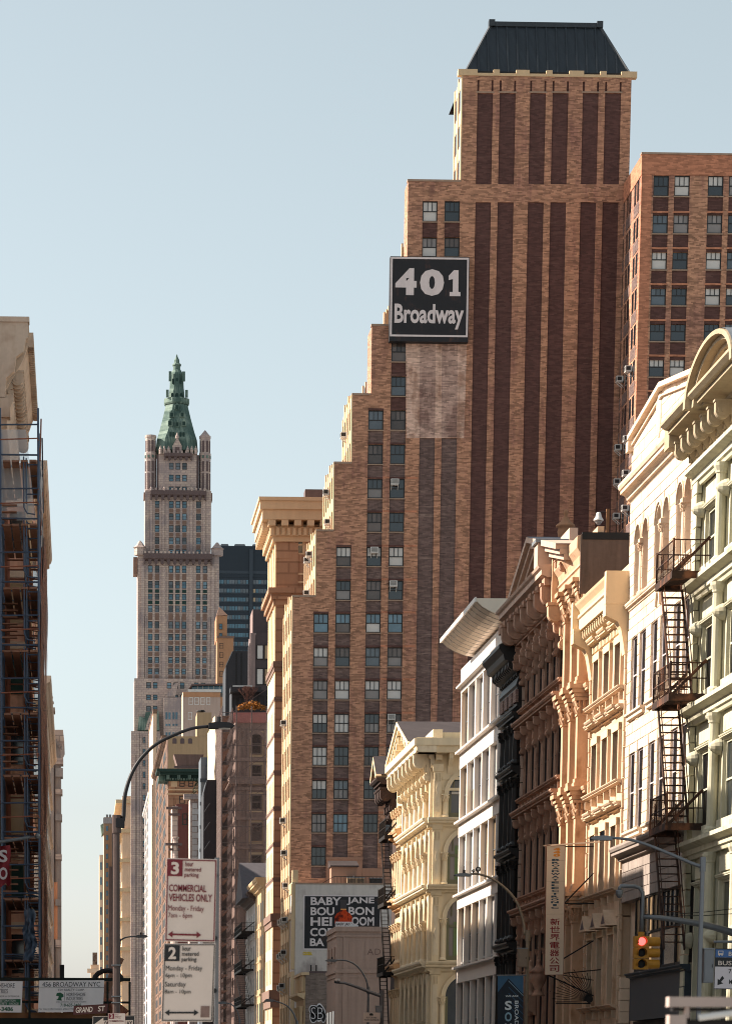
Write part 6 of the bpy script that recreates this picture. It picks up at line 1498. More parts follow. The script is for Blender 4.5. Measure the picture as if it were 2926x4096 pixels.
while k < szs-.5:
    for p_ in range(4): ls.part('plank', MB().box(-1.0+.05*p_, 5.2, ci+.05+p_*.28, ci+.28+p_*.28, k-.22, k-.16), PLK)
    ls.part('guard_rail', MB().cyl((-.95, ci, k+.9), (11, ci-.01, k+.9), .025, 6), PB if j % 2 else PBR); ls.part('guard_rail', MB().cyl((-.95, ci, k+.45), (11, ci-.01, k+.45), .025, 6), PBR)
    ls.part('end_rail', MB().cyl((-.95, ci, k+.92), (-.95, cw, k+.9), .025, 6), PB); ls.part('end_rail', MB().cyl((-.95, ci, k+.5), (-.95, cw, k+.45), .02, 6), PBR)
    ls.part('brace', MB().cyl((0+(j % 3), ci-.05, k), (3+(j % 3), ci-.05, k+1.9), .025, 6), PBR); ls.part('brace', MB().cyl((5+(j % 2), ci-.05, k+1.9), (9, ci-.05, k), .025, 6), PB)
    if j % 2 == 0:
        sm = MB()
        for s_ in range(8): sm.box(-.6+.2*s_, -.35+.2*s_, cw-.5, cw-.02, k-.16+s_*.24, k-.12+s_*.24)
        ls.part('stair', sm, PLK)
    k += 1.95; j += 1
NETB = bpy.data.materials.new('debris_net_brown'); NETB.use_nodes = True
pz_ = NETB.node_tree.nodes['Principled BSDF']; pz_.inputs['Base Color'].default_value = (*c8(128,92,78), 1); pz_.inputs['Alpha'].default_value = .62; pz_.inputs['Roughness'].default_value = .9
NETC = bpy.data.materials.new('plastic_film'); NETC.use_nodes = True
pz_ = NETC.node_tree.nodes['Principled BSDF']; pz_.inputs['Base Color'].default_value = (*c8(196,206,214), 1); pz_.inputs['Alpha'].default_value = .45; pz_.inputs['Roughness'].default_value = .3
def cloth(x0, x1, z0, z1, y, amp, nx_=10, nz_=24, ph=0):
    P = [(x0+(x1-x0)*i/nx_, y-amp*(.5+.5*sin(i*1.7+j*.6+ph)*cos(j*.35+ph)), z0+(z1-z0)*j/nz_) for i in range(nx_+1) for j in range(nz_+1)]
    return MB().add(P, [(i*(nz_+1)+j, i*(nz_+1)+j+1, (i+1)*(nz_+1)+j+1, (i+1)*(nz_+1)+j) for i in range(nx_) for j in range(nz_)])
ls.part('netting', cloth(-.6, 6, 4.5, szs-5.0, ci-.03, .10), NETB); ls.part('netting', cloth(4.5, 11, 4.5, szs-2.5, ci-.04, .16, ph=2), NETB)
ls.part('plastic_sheet', cloth(2, 6, szs-3.2, szs-.6, ci-.02, .06, ph=1), NETC)
m = MB(); m.add([(.1, ci+.1, szs-2.9), (.1, cw, szs-2.9), (.1, cw, szs-.1), (.1, ci+.4, szs-.1)], [(0, 1, 2, 3)]); ls.part('plastic_sheet', m, NETC)
# blue tarpaulin caught on the scaffold
tp = MB(); P = []
for i in range(9):
    for j in range(15):
        px = 96+50*(i/8)*(1-.35*abs(j/14-.55))+6*sin(j*.8); py = 3640+205*j/14
        px += RN.uniform(-5, 5); py += RN.uniform(-6, 6); q = atY(px, py, YS-1.3+RN.uniform(-.16, .16)); P.append(tuple(q))
tp.add(P, [(i*15+j, i*15+j+1, (i+1)*15+j+1, (i+1)*15+j) for i in range(8) for j in range(14)])
solo('tarpaulin', tp, stone('tarp_blue', c8(70,86,106), .3, 3, .3, rough=.5), 'crumpled blue tarpaulin hanging from the left scaffold', 'tarpaulin', smooth=True)
# flag on a slanting pole
fp = atY(0, 3368, 92); ft_ = atY(146, 3346, 92)
FLG = plain('flag_red', c8(122,26,38), .8)
fl_ = Thing('flag', 'dark red flag with white letters on a steel pole at left', 'flag', atY(-60, 3380, 92))
def fo(px, py, dy=0): return atY(px, py, 92+dy)-fl_.O
fl_.part('pole', MB().cyl(fo(-60, 3378), fo(120, 3350), .05, 10), GREYM); fl_.part('ball', MB().lathe([(.01, -.09), (.07, -.06), (.09, 0), (.07, .06), (.01, .09)], *fo(150, 3346)[:2], 12), GREYM).location.z = fo(150, 3346).z
fl_.part('pole_tip', MB().cyl(fo(120, 3350), fo(144, 3347), .018, 6), GREYM)
P = []
for i in range(11):
    for j in range(9): P.append(tuple(fo(-60+100*i/10+3*sin(j), 3388+(165-8*(i % 3))*j/8+(i-5)*-1.5, .08*sin(i*1.3+j*.5))))
fl_.part('cloth', MB().add(P, [(i*9+j, i*9+j+1, (i+1)*9+j+1, (i+1)*9+j) for i in range(10) for j in range(8)]), FLG, smooth=True)
for ch, a, b in (('S', 3400, 3450), ('O', 3470, 3520)):
    vs_, fs_ = text_mesh(ch, .03); m = MB()
    m.add([tuple(fo(-4+34*u, b-(b-a)*v, -.13-d)) for u, v, d in vs_], fs_); fl_.part('lettering', m, SIGNW)
# sidewalk shed with its parapet signs
SHG = stone('shed_green', c8(30,36,34), .15, 1, .1); TIM = stone('shed_timber', c8(120,84,56), .25, 2, .2)
sh = Thing('sidewalk_shed', 'dark green sidewalk shed with guard rails under the left scaffold', 'scaffold', (XL, YS-3, 0))
xs1 = sh.X(522, 4000); zr1, zd = sh.Z(300, 3919), sh.Z(300, 4062)
sh.part('deck', MB().box(-6, xs1, 0, 18, zd-.55, zd-.1), SHG); sh.part('beam', MB().box(-6, xs1+.05, -.15, -.002, zd-.6, zd-.35), SHG)
for x in (xs1, xs1-2.2): sh.part('post', MB().box(x-.08, x+.08, .02, .2, 0, zd-.56), SHG); 
sh.part('top_rail', MB().box(-6, xs1, -.04, .04, zr1-.05, zr1+.05), SHG); sh.part('mid_rail', MB().box(-6, xs1, .05, .1, zr1-.75, zr1-.68), SHG)
for x in (xs1-.03, sh.X(118, 4000), sh.X(430, 4000)): sh.part('rail_post', MB().box(x-.035, x+.035, -.03, .05, zd-.1, zr1-.06), SHG)
sh.part('kick_board', MB().box(-6, xs1-.3, .1, .15, zd-.098, zd+.08), TIM)
sh.part('bundle', MB().tube([(xs1-2.4+.22*i, .8, zd+.25+.25*sin(i*1.9)) for i in range(11)], .22, 8), PBR); sh.part('bundle', MB().tube([(xs1-1.1+.1*i, 1.2, zd+.1+.22*i) for i in range(9)], .12, 8), PLK)
sh.part('hose_coil', MB().tube([(sh.X(432, 3920)+.45*cos(a*pi/8), .3, zr1-.05+.35*sin(a*pi/8)) for a in range(0, 9)], .08, 8), IRON)
sh.part('fence_mesh', MB().box(sh.X(232, 3900), sh.X(252, 3900), 9, 9.1, zr1+.1, sh.Z(240, 3860, 9)), IRON)
class Board(Thing):
    """flat sign spanned by four photo corners TL,TR,BR,BL on the plane Y; unit coordinates u right, v up"""
    def __init__(s, name, label, cat, Y, c, th=.02, mat=None, group=None):
        TL, TR, BR, BL = [atY(a, b, Y) for a, b in c]
        Thing.__init__(s, name, label, cat, BL, 0, group)
        s.M = Matrix.Identity(4); U = ((BR-BL)+(TR-TL))/2; V = ((TL-BL)+(TR-BR))/2
        for i in range(3): s.M[i][0] = U[i]; s.M[i][2] = V[i]; s.M[i][1] = (0, 1, 0)[i]
        s.th = th
        if mat: s.q('panel', 0, 1, 0, 1, mat, 0, th)
    def q(s, name, u0, u1, v0, v1, mat, d, th=.0015):
        m = MB(); m.T = s.M; m.box(u0, u1, -d, -d+th, v0, v1); return s.part(name, m, mat)
    def poly(s, name, pts, mat, d):
        m = MB(); m.T = s.M; m.ext(pts, 'y', -d, -d+.0015); return s.part(name, m, mat)
    def t(s, st, u0, u1, v0, v1, mat, bold=.0, d=.004):
        vs_, fs_ = text_mesh(st, bold); m = MB(); m.T = s.M
        m.add([(u0+(u1-u0)*a, -d-k*.15, v0+(v1-v0)*b) for a, b, k in vs_], fs_); return s.part('lettering', m, mat)
BWH = stone('board_white', c8(232,228,230), .06, 2, .1, rough=.6); INK = plain('ink_dark', c8(40,40,52), .7); INKG = plain('ink_green', c8(34,92,66), .7)
b1 = Board('construction_sign', 'white board reading 456 Broadway NYC on the shed railing', 'sign', YS-3.2, ((159, 3924), (417, 3922), (414, 4049), (152, 4050)), .02, BWH)
b1.t('456 BROADWAY NYC', .05, .94, .80, .95, INK, .0); b1.q('rule', .0, 1, .765, .775, INK, .004); b1.t('ESV REALTY CORP.', .30, .70, .665, .735, INK, .0)
b1.t('NORTHSHORE', .43, .72, .50, .61, INK, .0); b1.t('INDUSTRIES', .43, .68, .37, .48, INK, .0); b1.q('rule', .395, .40, .36, .62, INK, .004)
b1.poly('emblem', [(.27, .38), (.36, .36), (.35, .45), (.385, .48), (.38, .56), (.33, .62), (.28, .60), (.265, .52), (.31, .50), (.30, .42)], INKG, .004)
b1.t('GENERAL CONTRACTING - CONSTRUCTION MANAGEMENT', .27, .74, .30, .335, INK); b1.t('718-635-3486', .34, .66, .17, .27, INKG, .02); b1.t('For more information, please visit', .01, .56, .06, .13, INK)
b2 = Board('construction_sign', 'white and green contractor board cut by the left edge of the picture', 'sign', YS-3.2, ((-170, 3924), (91, 3926), (87, 4051), (-176, 4050)), .02, BWH)
b2.t('NORTHSHORE', .46, .88, .79, .93, INK); b2.t('INDUSTRIES', .46, .78, .61, .75, INK); b2.t('MASONRY | INTERIOR & EXTERIOR', .34, .96, .47, .54, INK); b2.q('band', .02, .98, .23, .43, INKG, .003)
b2.t('MASONRY RESTORATION', .44, .90, .345, .415, BWH); b2.t('BRICK - CONCRETE - FACADE', .44, .95, .245, .315, BWH); b2.t('718-635-3486', .36, .87, .04, .18, INKG, .03)
# buildings further down the left side: their upper storeys shade the right-hand fronts
LP = stone('left_pink', c8(206,160,138), .2, .5, .3, c2=c8(130,96,80), mix=.3)
def left_block(name, label, y0, y1, h, x, mat, trim, fl=3.7):
    t = Thing(name, label, 'building', (x, y0, 0), 90); w = y1-y0
    t.part('wall', MB().box(0, w, 0, 16, 0, h), mat); moulding(t, 'cornice', 0, w, h-.8, prof(.55, .9), trim)
    for j in range(int((h-3)/fl)):
        z = h-1.5-j*fl
        for i in range(int(w/2.6)): bx(t, 'facade_window', .7+i*2.6, 2.1+i*2.6, -.03, .05, z-2.6, z-.4, G0)
        moulding(t, 'string_course', 0, w, z-fl+.3, prof(.2, .3), trim)
    return t
t = left_block('pink_stone_building', 'pinkish stone building glimpsed behind the left scaffold', 112.5, 133, 23.5, -1.62, LP, LST)
for j in range(9):
    z = 22-j*2.5; bx(t, 'end_band', -.08, 0, 0, 3, z, z+.25, LST); bx(t, 'end_window', -.05, 0, .35, .8, z-1.6, z-.2, (G0, GW, COPD)[j % 3]); bx(t, 'end_pier', -.12, 0, .0, .25, z-2.2, z-.02, PALE)
left_block('corner_row_building', 'stone corner building across the side street at left', 70, 96, 25, XL-.95, LBR, LST)
left_block('tall_setback_building', 'tall building set back behind the left street wall', 136, 153.5, 48, -6.3, LST, LST)
left_block('brown_row_building', 'brown row building hidden behind the left scaffold', 134, 165, 24.5, XL, LBR, LST)
left_block('stone_row_building', 'stone row building along the left side beyond the scaffold', 166, 230, 25, XL, LST, LST)
t = left_block('cornice_row_building', 'stone building with heavy cornice right of the left scaffold', 238, 300, 32, XL, LST, LST)
# the far left cluster showing past the scaffold
PNK = stone('brick_salmon', c8(206,150,118), .08, .4, .2); 
f1 = Thing('salmon_pier_building', 'salmon brick pier with red quoins showing past the left scaffold', 'building', (atY(150, 3500, 300).x, 300, 0))
f1.part('wall', MB().box(0, f1.X(190, 3400), 0, 6, 0, f1.Z(180, 2930)), PNK)
for i in range(26): bx(f1, 'quoin', f1.X(160, 3400), f1.X(168, 3400), -.04, 0, f1.Z(165, 2990+i*24), f1.Z(165, 2980+i*24), stone('quoin_red', c8(150,60,48), .1, 1, .1) if i == 0 else bpy.data.materials['quoin_red'])
f1.part('awning', MB().ext([(f1.X(150, 3100), f1.Z(150, 3098)), (f1.X(181, 3100), f1.Z(181, 3045)), (f1.X(150, 3100), f1.Z(150, 3045))], 'y', -1.5, 0), IRON)
f1.part('pipe', MB().box(f1.X(191, 3500), f1.X(197, 3500), -.6, -.2, 0, f1.Z(194, 3015)), PBR); f1.part('pipe', MB().box(f1.X(199, 3500), f1.X(203, 3500), -.6, -.2, 0, f1.Z(200, 2985)), IRON)
f2 = Thing('roof_stack_building', 'grey stone attic with vertical stack and carved eagle beside the left scaffold', 'building', (atY(150, 3500, 330).x, 330, 0))
f2.part('wall', MB().box(0, f2.X(212, 2900), 0, 8, 0, f2.Z(190, 2835)), HG); f2.part('cornice', MB().box(0, f2.X(220, 2830), -.5, 3, f2.Z(190, 2845), f2.Z(190, 2832)).box(0, f2.X(213, 2880), -.3, 3, f2.Z(190, 2885), f2.Z(190, 2878)), HG)
f2.part('stack', MB().box(f2.X(158, 2800), f2.X(188, 2800), 1, 4, f2.Z(180, 2840), f2.Z(170, 2709)), HP)
ea = MB(); 
for (a, b, r_) in ((196, 2815, .32), (200, 2800, .3), (205, 2790, .2), (192, 2795, .2), (208, 2812, .22)):
    x_, z_ = f2.p(a, b, .5); ea.lathe([(.03, z_-r_*1.4), (r_, z_-r_*.3), (r_*.8, z_+r_*.6), (.03, z_+r_*1.5)], x_, .5, 8)
f2.part('eagle', ea, HG)
f3 = Thing('bracket_cornice_building', 'grey building with projecting bracketed cornice against the strip of sky', 'building', (atY(150, 3500, 345).x, 345, 0))
f3.part('wall', MB().box(0, f3.X(240, 3400), 0, 30, 0, f3.Z(220, 2960)), HG)
f3.part('cornice', MB().ext([(f3.X(160, 2925), f3.Z(200, 2922)), (f3.X(252, 2925), f3.Z(252, 2922)), (f3.X(257, 2960), f3.Z(257, 2965)), (f3.X(248, 2990), f3.Z(248, 2985)), (f3.X(240, 2990), f3.Z(240, 3000)), (f3.X(215, 2945), f3.Z(215, 2945)), (f3.X(160, 2945), f3.Z(160, 2945))], 'y', -.6, 14), TC)
for i in range(5): a = 216+i*7; b = 2952+i*9; bx(f3, 'bracket', f3.X(a, b), f3.X(a+5, b), -.9, -.6, f3.Z(a, b+14), f3.Z(a, b), HG)
bx(f3, 'copper_panel', f3.X(186, 3000), f3.X(210, 3000), -.3, 0, f3.Z(200, 3050), f3.Z(200, 2955), COPG); bx(f3, 'shadow_opening', f3.X(187, 3000), f3.X(206, 3000), -.35, -.3, f3.Z(200, 3005), f3.Z(200, 2970), IRON)
for k, (a, b) in enumerate(((3035, 3060), (3075, 3110), (3160, 3180), (3260, 3285), (3420, 3440), (3600, 3625), (3760, 3790))): f3.part('capital_block', MB().box(f3.X(222, a), f3.X(253-k*1.5, a), -.8, 2, f3.Z(240, b), f3.Z(240, a)), HG if k % 2 else TC)
bx(f3, 'pilaster', f3.X(222, 3500), f3.X(243, 3500), -.3, 0, 0, f3.Z(230, 3060), HG); bx(f3, 'orange_panel', f3.X(212, 3600), f3.X(230, 3600), -.35, -.3, f3.Z(220, 3760), f3.Z(220, 3530), PNK)
bx(f3, 'lower_pier', f3.X(185, 3600), f3.X(212, 3600), -.9, 0, 0, f3.Z(200, 3060), LP); bx(f3, 'dark_pier', f3.X(176, 3700), f3.X(186, 3700), -1.2, -.9, 0, f3.Z(180, 3330), IRON)
f3.part('awning', MB().ext([(f3.X(176, 3880), f3.Z(176, 3915)), (f3.X(218, 3880), f3.Z(218, 3915)), (f3.X(214, 3880), f3.Z(214, 3865)), (f3.X(184, 3860), f3.Z(184, 3862))], 'y', -1.4, -.9), IRON)
# ------------------------------------------------------------------ lamp posts
LBK = stone('lamp_black', c8(34,33,36), .15, 2, .1, rough=.5); LGR = stone('lamp_grey', c8(112,114,118), .1, 2, .1, rough=.45, metal=.4); LBN = stone('lamp_bronze', c8(74,60,56), .2, 2, .2, rough=.5); LSV = stone('lamp_weathered', c8(136,120,104), .15, 3, .2, rough=.5, metal=.3)
def lamp(label, Y, pole, arm, head, mat, pr=.09, ar=.05, hmat=None, poletop=None, cell=None, pmat=None):
    b = atY(pole[0], pole[1], Y); t = Thing('street_lamp', label, 'street lamp', (b.x, Y, 0), 0, 'street lamps')
    pt = lambda a: Vector((*t.p(*a),))
    P = [t.p(*a) for a in arm]; top = poletop if poletop else P[0][1]+.1
    t.part('pole', MB().cyl((0, 0, 0), (0, 0, top), pr*1.15, 8, pr*.85), pmat or mat); t.part('base', MB().lathe([(pr*2.4, 0), (pr*2.4, .25), (pr*1.5, .5), (pr*1.2, .8)], 0, 0, 8), pmat or mat)
    t.part('collar', MB().cyl((0, 0, top-.3), (0, 0, top+.05), pr*1.25, 8), pmat or mat)
    pts = [Vector((x, 0, z)) for x, z in P]; sm = [pts[0]]
    for i in range(len(pts)-1):
        p0, p1, p2, p3 = pts[max(i-1, 0)], pts[i], pts[i+1], pts[min(i+2, len(pts)-1)]
        for k in range(1, 5):
            f = k/4; sm.append(.5*((2*p1)+(p2-p0)*f+(2*p0-5*p1+4*p2-p3)*f*f+(3*p1-p0-3*p2+p3)*f**3))
    t.part('arm', MB().tube(sm, [ar*(1-.35*i/len(sm)) for i in range(len(sm))], 8), mat, smooth=True)
    x0, x1, z0, z1 = t.rect(*head); s_ = 1 if abs(x1-P[-1][0]) > abs(x0-P[-1][0]) else -1
    xa, xb = (x0, x1) if s_ > 0 else (x1, x0); zm = (z0+z1)/2; h = z1-z0
    hd = MB().ext([(xa, zm-h*.42), (xa, zm+h*.3), (xa+(xb-xa)*.35, z1), (xa+(xb-xa)*.8, z1-h*.1), (xb, zm), (xb-(xb-xa)*.05, zm-h*.25), (xa+(xb-xa)*.5, zm-h*.38)][::s_], 'y', -.14, .14)
    ho = t.part('lamp_head', hd, hmat or mat)
    t.part('lens', MB().box(min(xa+(xb-xa)*.4, xa+(xb-xa)*.85), max(xa+(xb-xa)*.4, xa+(xb-xa)*.85), -.1, .1, zm-h*.43, zm-h*.36), G3, ho)
    t.part('photocell', MB().cyl((xa+(xb-xa)*.4, 0, z1-.02), (xa+(xb-xa)*.4, 0, z1+.11), .045, 8), LBK, ho)
    return t
L1 = lamp('large black street lamp with long curved arm above the parking signs', 62, (466, 3700), [(484, 3310), (494, 3266), (498, 3193), (512, 3133), (537, 3074), (572, 3025), (626, 2976), (695, 2941), (769, 2914), (836, 2906)], (833, 937, 2890, 2918), LBK, .075, .045, poletop=atY(466, 3272, 62).z, pmat=LBN)
bx(L1, 'bracket', -.02, .16, -.1, .1, L1.Z(480, 3312), L1.Z(480, 3275), LBK)
for py in (3860, 3985, 4010): bx(L1, 'strap', -.1, .1, -.1, .1, L1.Z(466, py+4), L1.Z(466, py), GREYM)
lamp('distant grey street lamp reaching right of the large black lamp pole', 150, (476, 3850), [(476, 3768), (495, 3754), (520, 3748), (546, 3747)], (545, 592, 3740, 3753), LGR, .07, .04)
lamp('small pale lamp with curved arm right of the parking signs', 270, (958, 4090), [(958, 4085), (950, 4050), (930, 4022), (905, 4013)], (865, 905, 4007, 4018), LGR, .08, .07)
lamp('small pale lamp with curved arm below the sandstone building', 215, (1187, 4090), [(1187, 4092), (1170, 4050), (1140, 4020), (1092, 4004)], (1057, 1092, 3996, 4010), LGR, .08, .06)
lamp('grey lamp with curved arm in front of the plaster corner building', 158, (1472, 4000), [(1472, 3960), (1462, 3915), (1430, 3868), (1390, 3845), (1345, 3841)], (1300, 1346, 3838, 3849), LGR, .07, .05)
L5 = lamp('weathered lamp with cameras on its arm before the white modern building', 102, (2106, 3900), [(2097, 3740), (2092, 3690), (2065, 3610), (2020, 3555), (1965, 3515), (1915, 3498), (1882, 3497)], (1815, 1882, 3494, 3508), LSV, .075, .05, hmat=LGR)
for i, (px, py) in enumerate(((1892, 3484), (1911, 3478))):
    x, z = L5.p(px, py); t = Thing('traffic_camera', ['smaller', 'larger'][i]+' round camera on the arm of the weathered lamp', 'camera', (L5.O.x+x, 102, z), 0, 'cameras on the lamp arm')
    r = (.05, .085)[i]; m = MB(); m.T = Matrix.Rotation(pi/2, 4, 'X'); m.lathe([(r*.6, -.06), (r, -.03), (r, .05), (r*.8, .07)], 0, 0, 12); t.part('housing', m, IRON); m = MB(); m.T = Matrix.Rotation(pi/2, 4, 'X'); m.lathe([(r*.6, .071), (r*.3, .085)], 0, 0, 12); t.part('lens', m, G3); bx(t, 'bracket', -.02, .02, -.02, .02, -r-.09, -r, IRON)
def cabinet(label, Y, a, b, c, d, mat): 
    p = atY(a, d, Y); t = Thing('control_box', label, 'control box', p); x1, z1 = t.p(b, c)
    t.part('case', MB().box(0, x1, -.15, .15, 0, z1), mat); t.part('lid', MB().box(-.02, x1+.02, -.17, .17, z1+.002, z1+.03), GREYM); t.part('door', MB().box(x1*.08, x1*.92, -.165, -.151, z1*.05, z1*.92), mat); t.part('latch', MB().box(x1*.8, x1*.86, -.18, -.166, z1*.45, z1*.55), IRON)
    return t
cabinet('brown control box strapped to the weathered lamp pole', 101.8, 2068, 2106, 3797, 3870, stone('box_brown', c8(132,114,100), .08, 3, .1))
lamp('right lamp with long straight arm crossing the stone shop front', 74, (2802, 3700), [(2799, 3466), (2760, 3452), (2700, 3426), (2600, 3385), (2520, 3360), (2444, 3352)], (2357, 2444, 3344, 3364), LGR, .06, .045, poletop=atY(2802, 3437, 74).z)
cabinet('grey ribbed control box on the right lamp pole', 74.1, 2807, 2850, 3800, 3932, LGR)
# camera arm before the plaster building, and its signs
ca = Thing('signal_mast', 'grey mast arm with white cameras before the plaster building', 'mast', (atY(1526, 4000, 130).x, 130, 0))
ca.part('pole', MB().cyl((0, 0, 0), (0, 0, ca.Z(1526, 3962)), .1, 8), LGR); ca.part('arm', MB().tube([(x, 0, z) for x, z in [ca.p(*q) for q in ((1524, 3985), (1480, 3970), (1430, 3950), (1380, 3934), (1336, 3930))]], [.08, .075, .065, .055, .045], 8), LGR)
for i, px in enumerate((1342, 1354)): x, z = ca.p(px, 3922); ca.part('camera', MB().box(x-.05, x+.05, -.15, .1, z-.04, z+.06).cyl((x, -.2, z), (x, -.15, z), .045), WHT)
cabinet('small grey box on the mast before the plaster building', 129.8, 1501, 1526, 4027, 4072, LGR)
INKK = plain('ink_black', c8(22,22,24), .6); CRS = stone('sign_cream', c8(206,190,178), .05, 3, .05, rough=.6)
bl = Board('bus_lane_sign', 'white sign with camera symbol reading bus lanes photo enforced', 'sign', 129.5, ((1453, 4050), (1520, 4052), (1519, 4091), (1452, 4090)), .02, CRS)
bl.q('camera_symbol', .36, .58, .68, .88, INKK, .004); bl.q('camera_symbol', .42, .52, .88, .93, INKK, .004); bl.t('BUS LANES', .18, .80, .40, .56, INKK, .01); bl.t('PHOTO ENFORCED', .06, .94, .14, .32, INKK, .01)
# ------------------------------------------------------------------ street signs on the corner lamp
MAR = stone('sign_maroon', c8(66,30,28), .1, 3, .1, rough=.5)
gs = Board('street_name_sign', 'brown street sign reading Grand St on the lamp pole', 'sign', 61.8, ((296, 4024), (432, 4017), (430, 4053), (292, 4061)), .015, MAR)
gs.t('GRAND', .07, .56, .20, .80, CRS, .01); gs.t('ST', .72, .92, .22, .82, CRS, .01)
ow_ = Board('one_way_sign', 'black one way arrow sign below the Grand St sign', 'sign', 61.7, ((370, 4066), (541, 4063), (541, 4118), (368, 4120)), .015, INKK)
ow_.q('border', .01, .99, .95, .98, CRS, .003); ow_.q('border', .01, .022, .0, .94, CRS, .003); ow_.q('border', .978, .99, .0, .94, CRS, .003)
ow_.poly('arrow', [(.05, .40), (.26, .88), (.26, .66), (.95, .66), (.95, .14), (.26, .14), (.26, -.05)], CRS, .004); ow_.t('ON', .28, .40, .22, .60, INKK, .02, .007); ow_.t('AY', .80, .93, .22, .60, INKK, .02, .007)
RED = plain('ink_red', c8(112,22,34), .6)
PSB = stone('parking_sign_face', c8(214,196,184), .04, 6, .05, rough=.5)
p3 = Board('parking_sign', 'small far parking sign with red number 3 under the Grand St sign', 'sign', 61.4, ((431, 4053), (502, 4053), (500, 4160), (430, 4160)), .012, PSB)
p3.q('number_field', .05, .36, .78, .97, RED, .003); p3.t('3', .14, .27, .80, .95, PSB, .02); p3.t('hour', .40, .62, .91, .96, RED); p3.t('metered', .40, .76, .85, .90, RED); p3.t('parking', .40, .72, .78, .84, RED); p3.t('COMMERCIAL', .05, .92, .66, .73, RED, .01)
for a, b, c, d in ((.0, 1, .985, 1), (0, .02, 0, .985), (.98, 1, 0, .985)): p3.q('border', a, b, c, d, RED, .002)
# ------------------------------------------------------------------ the two parking signs near the camera
def border(b, mat, n=.022, v=.014, i=.012):
    for a, c, d, e in ((i, 1-i, 1-v-i, 1-i), (i, 1-i, i, i+v), (i, i+n, i+v, 1-v-i), (1-n-i, 1-i, i+v, 1-v-i)): b.q('border', a, c, d, e, mat, .003)
S1 = Board('parking_sign', 'upper white parking sign in dark red reading commercial vehicles only', 'sign', 18, ((665, 3428), (868, 3438), (858, 3766), (659, 3766)), .006, PSB)
border(S1, RED); S1.q('number_field', .03, .32, .785, .975, RED, .004); S1.t('3', .09, .25, .805, .955, PSB, .035, .006)
S1.t('hour', .37, .53, .905, .965, RED, .01); S1.t('metered', .365, .685, .845, .895, RED, .01); S1.t('parking', .36, .64, .765, .83, RED, .01)
S1.t('COMMERCIAL', .06, .80, .60, .685, RED, .018); S1.t('VEHICLES ONLY', .06, .92, .485, .575, RED, .018); S1.t('Monday - Friday', .055, .76, .35, .435, RED); S1.t('7am - 6pm', .055, .53, .27, .345, RED)
def darrow(b, u0, u1, v, mat): b.poly('arrow', [(u0, v), (u0+.09, v+.04), (u0+.09, v+.011), (u1-.09, v+.011), (u1-.09, v+.04), (u1, v), (u1-.09, v-.04), (u1-.09, v-.011), (u0+.09, v-.011), (u0+.09, v-.04)], mat, .004)
darrow(S1, .06, .72, .085, RED)
S2 = Board('parking_sign', 'lower white parking sign in black reading two hour metered parking', 'sign', 18, ((656, 3770), (862, 3775), (850, 4083), (645, 4088)), .006, PSB)
border(S2, INKK, .016, .01); S2.q('number_field', .025, .31, .775, .975, INKK, .004); S2.t('2', .09, .24, .80, .955, PSB, .035, .006)
S2.t('hour', .36, .52, .905, .965, INKK, .01); S2.t('metered', .355, .68, .84, .895, INKK, .01); S2.t('parking', .35, .64, .755, .825, INKK, .01)
S2.t('Monday - Friday', .05, .76, .635, .715, INKK); S2.t('6pm - 10pm', .05, .56, .55, .62, INKK); S2.t('Saturday', .045, .45, .43, .51, INKK); S2.t('8am - 10pm', .045, .55, .345, .41, INKK)
darrow(S2, .06, .72, .115, INKK); S2.q('sticker', .76, .93, .055, .20, stone('sticker_torn', c8(128,104,96), .4, 20, .2), .004)
p = atY(872, 3760, 18.06); pp_ = Thing('sign_post', 'thin grey post carrying the two parking signs', 'post', (p.x, 18.06, 0))
pp_.part('channel', MB().box(-.02, .004, -.02, .02, 0, pp_.Z(866, 3432)), LGR)
for py in (3505, 3755, 3965): pp_.part('bolt', MB().cyl((-.02, -.05, pp_.Z(866, py)), (-.02, -.02, pp_.Z(866, py)), .014, 8), INKK)
# ------------------------------------------------------------------ tall vertical shop sign
VS = Board('vertical_sign', 'tall white vertical sign reading Broadway Electronic with red Chinese characters', 'sign', 116.8, ((2184, 3383), (2259, 3383), (2249, 3899), (2178, 3900)), .12, stone('sign_enamel', c8(214,198,178), .05, 2, .1, rough=.5))
TEA = plain('ink_teal', c8(28,62,82), .6); RDC = plain('ink_crimson', c8(132,26,34), .6); ORN = plain('ink_orange', c8(216,140,40), .6); RST = stone('edge_rust', c8(120,74,52), .2, 4, .2)
for a, b, c, d in ((-.02, 1.02, -.004, 0), (-.02, 1.02, 1, 1.004), (-.03, 0, 0, 1), (1, 1.03, 0, 1)): VS.q('edge', a, b, c, d, RST, .01, .13)
for i, ch in enumerate('440'): VS.t(ch, .36, .74, .966-i*.024-.004, .986-i*.024-.002, ORN, .06)
s_ = 'BROADWAYELECTRONIC'
for i, ch in enumerate(s_):
    v = .882-i*.0218; w9 = .1 if ch == 'I' else (.26 if ch == 'W' else .21); VS.t(ch, .5+(.0-.02*i/17)-w9, .5-.02*i/17+w9, v, v+.0155, TEA, .05)
for i, ch in enumerate('新世界電器公司'): VS.t(ch, .24, .78, .385-i*.0605, .437-i*.0605, RDC, .015)
for v in (.885, .725, .47): VS.q('panel_seam', .02, .98, v, v+.0012, RST, .003)
br = Thing('sign_bracket', 'black iron bars and spiked fan holding the vertical sign to the wall', 'bracket', atY(2372, 4015, 117))
def B3(name, a, b, w, Ya=117.0, Yb=117.0, mat=IRON): br.part(name, MB().bar(atY(*a, Ya)-br.O, atY(*b, Yb)-br.O, w), mat)
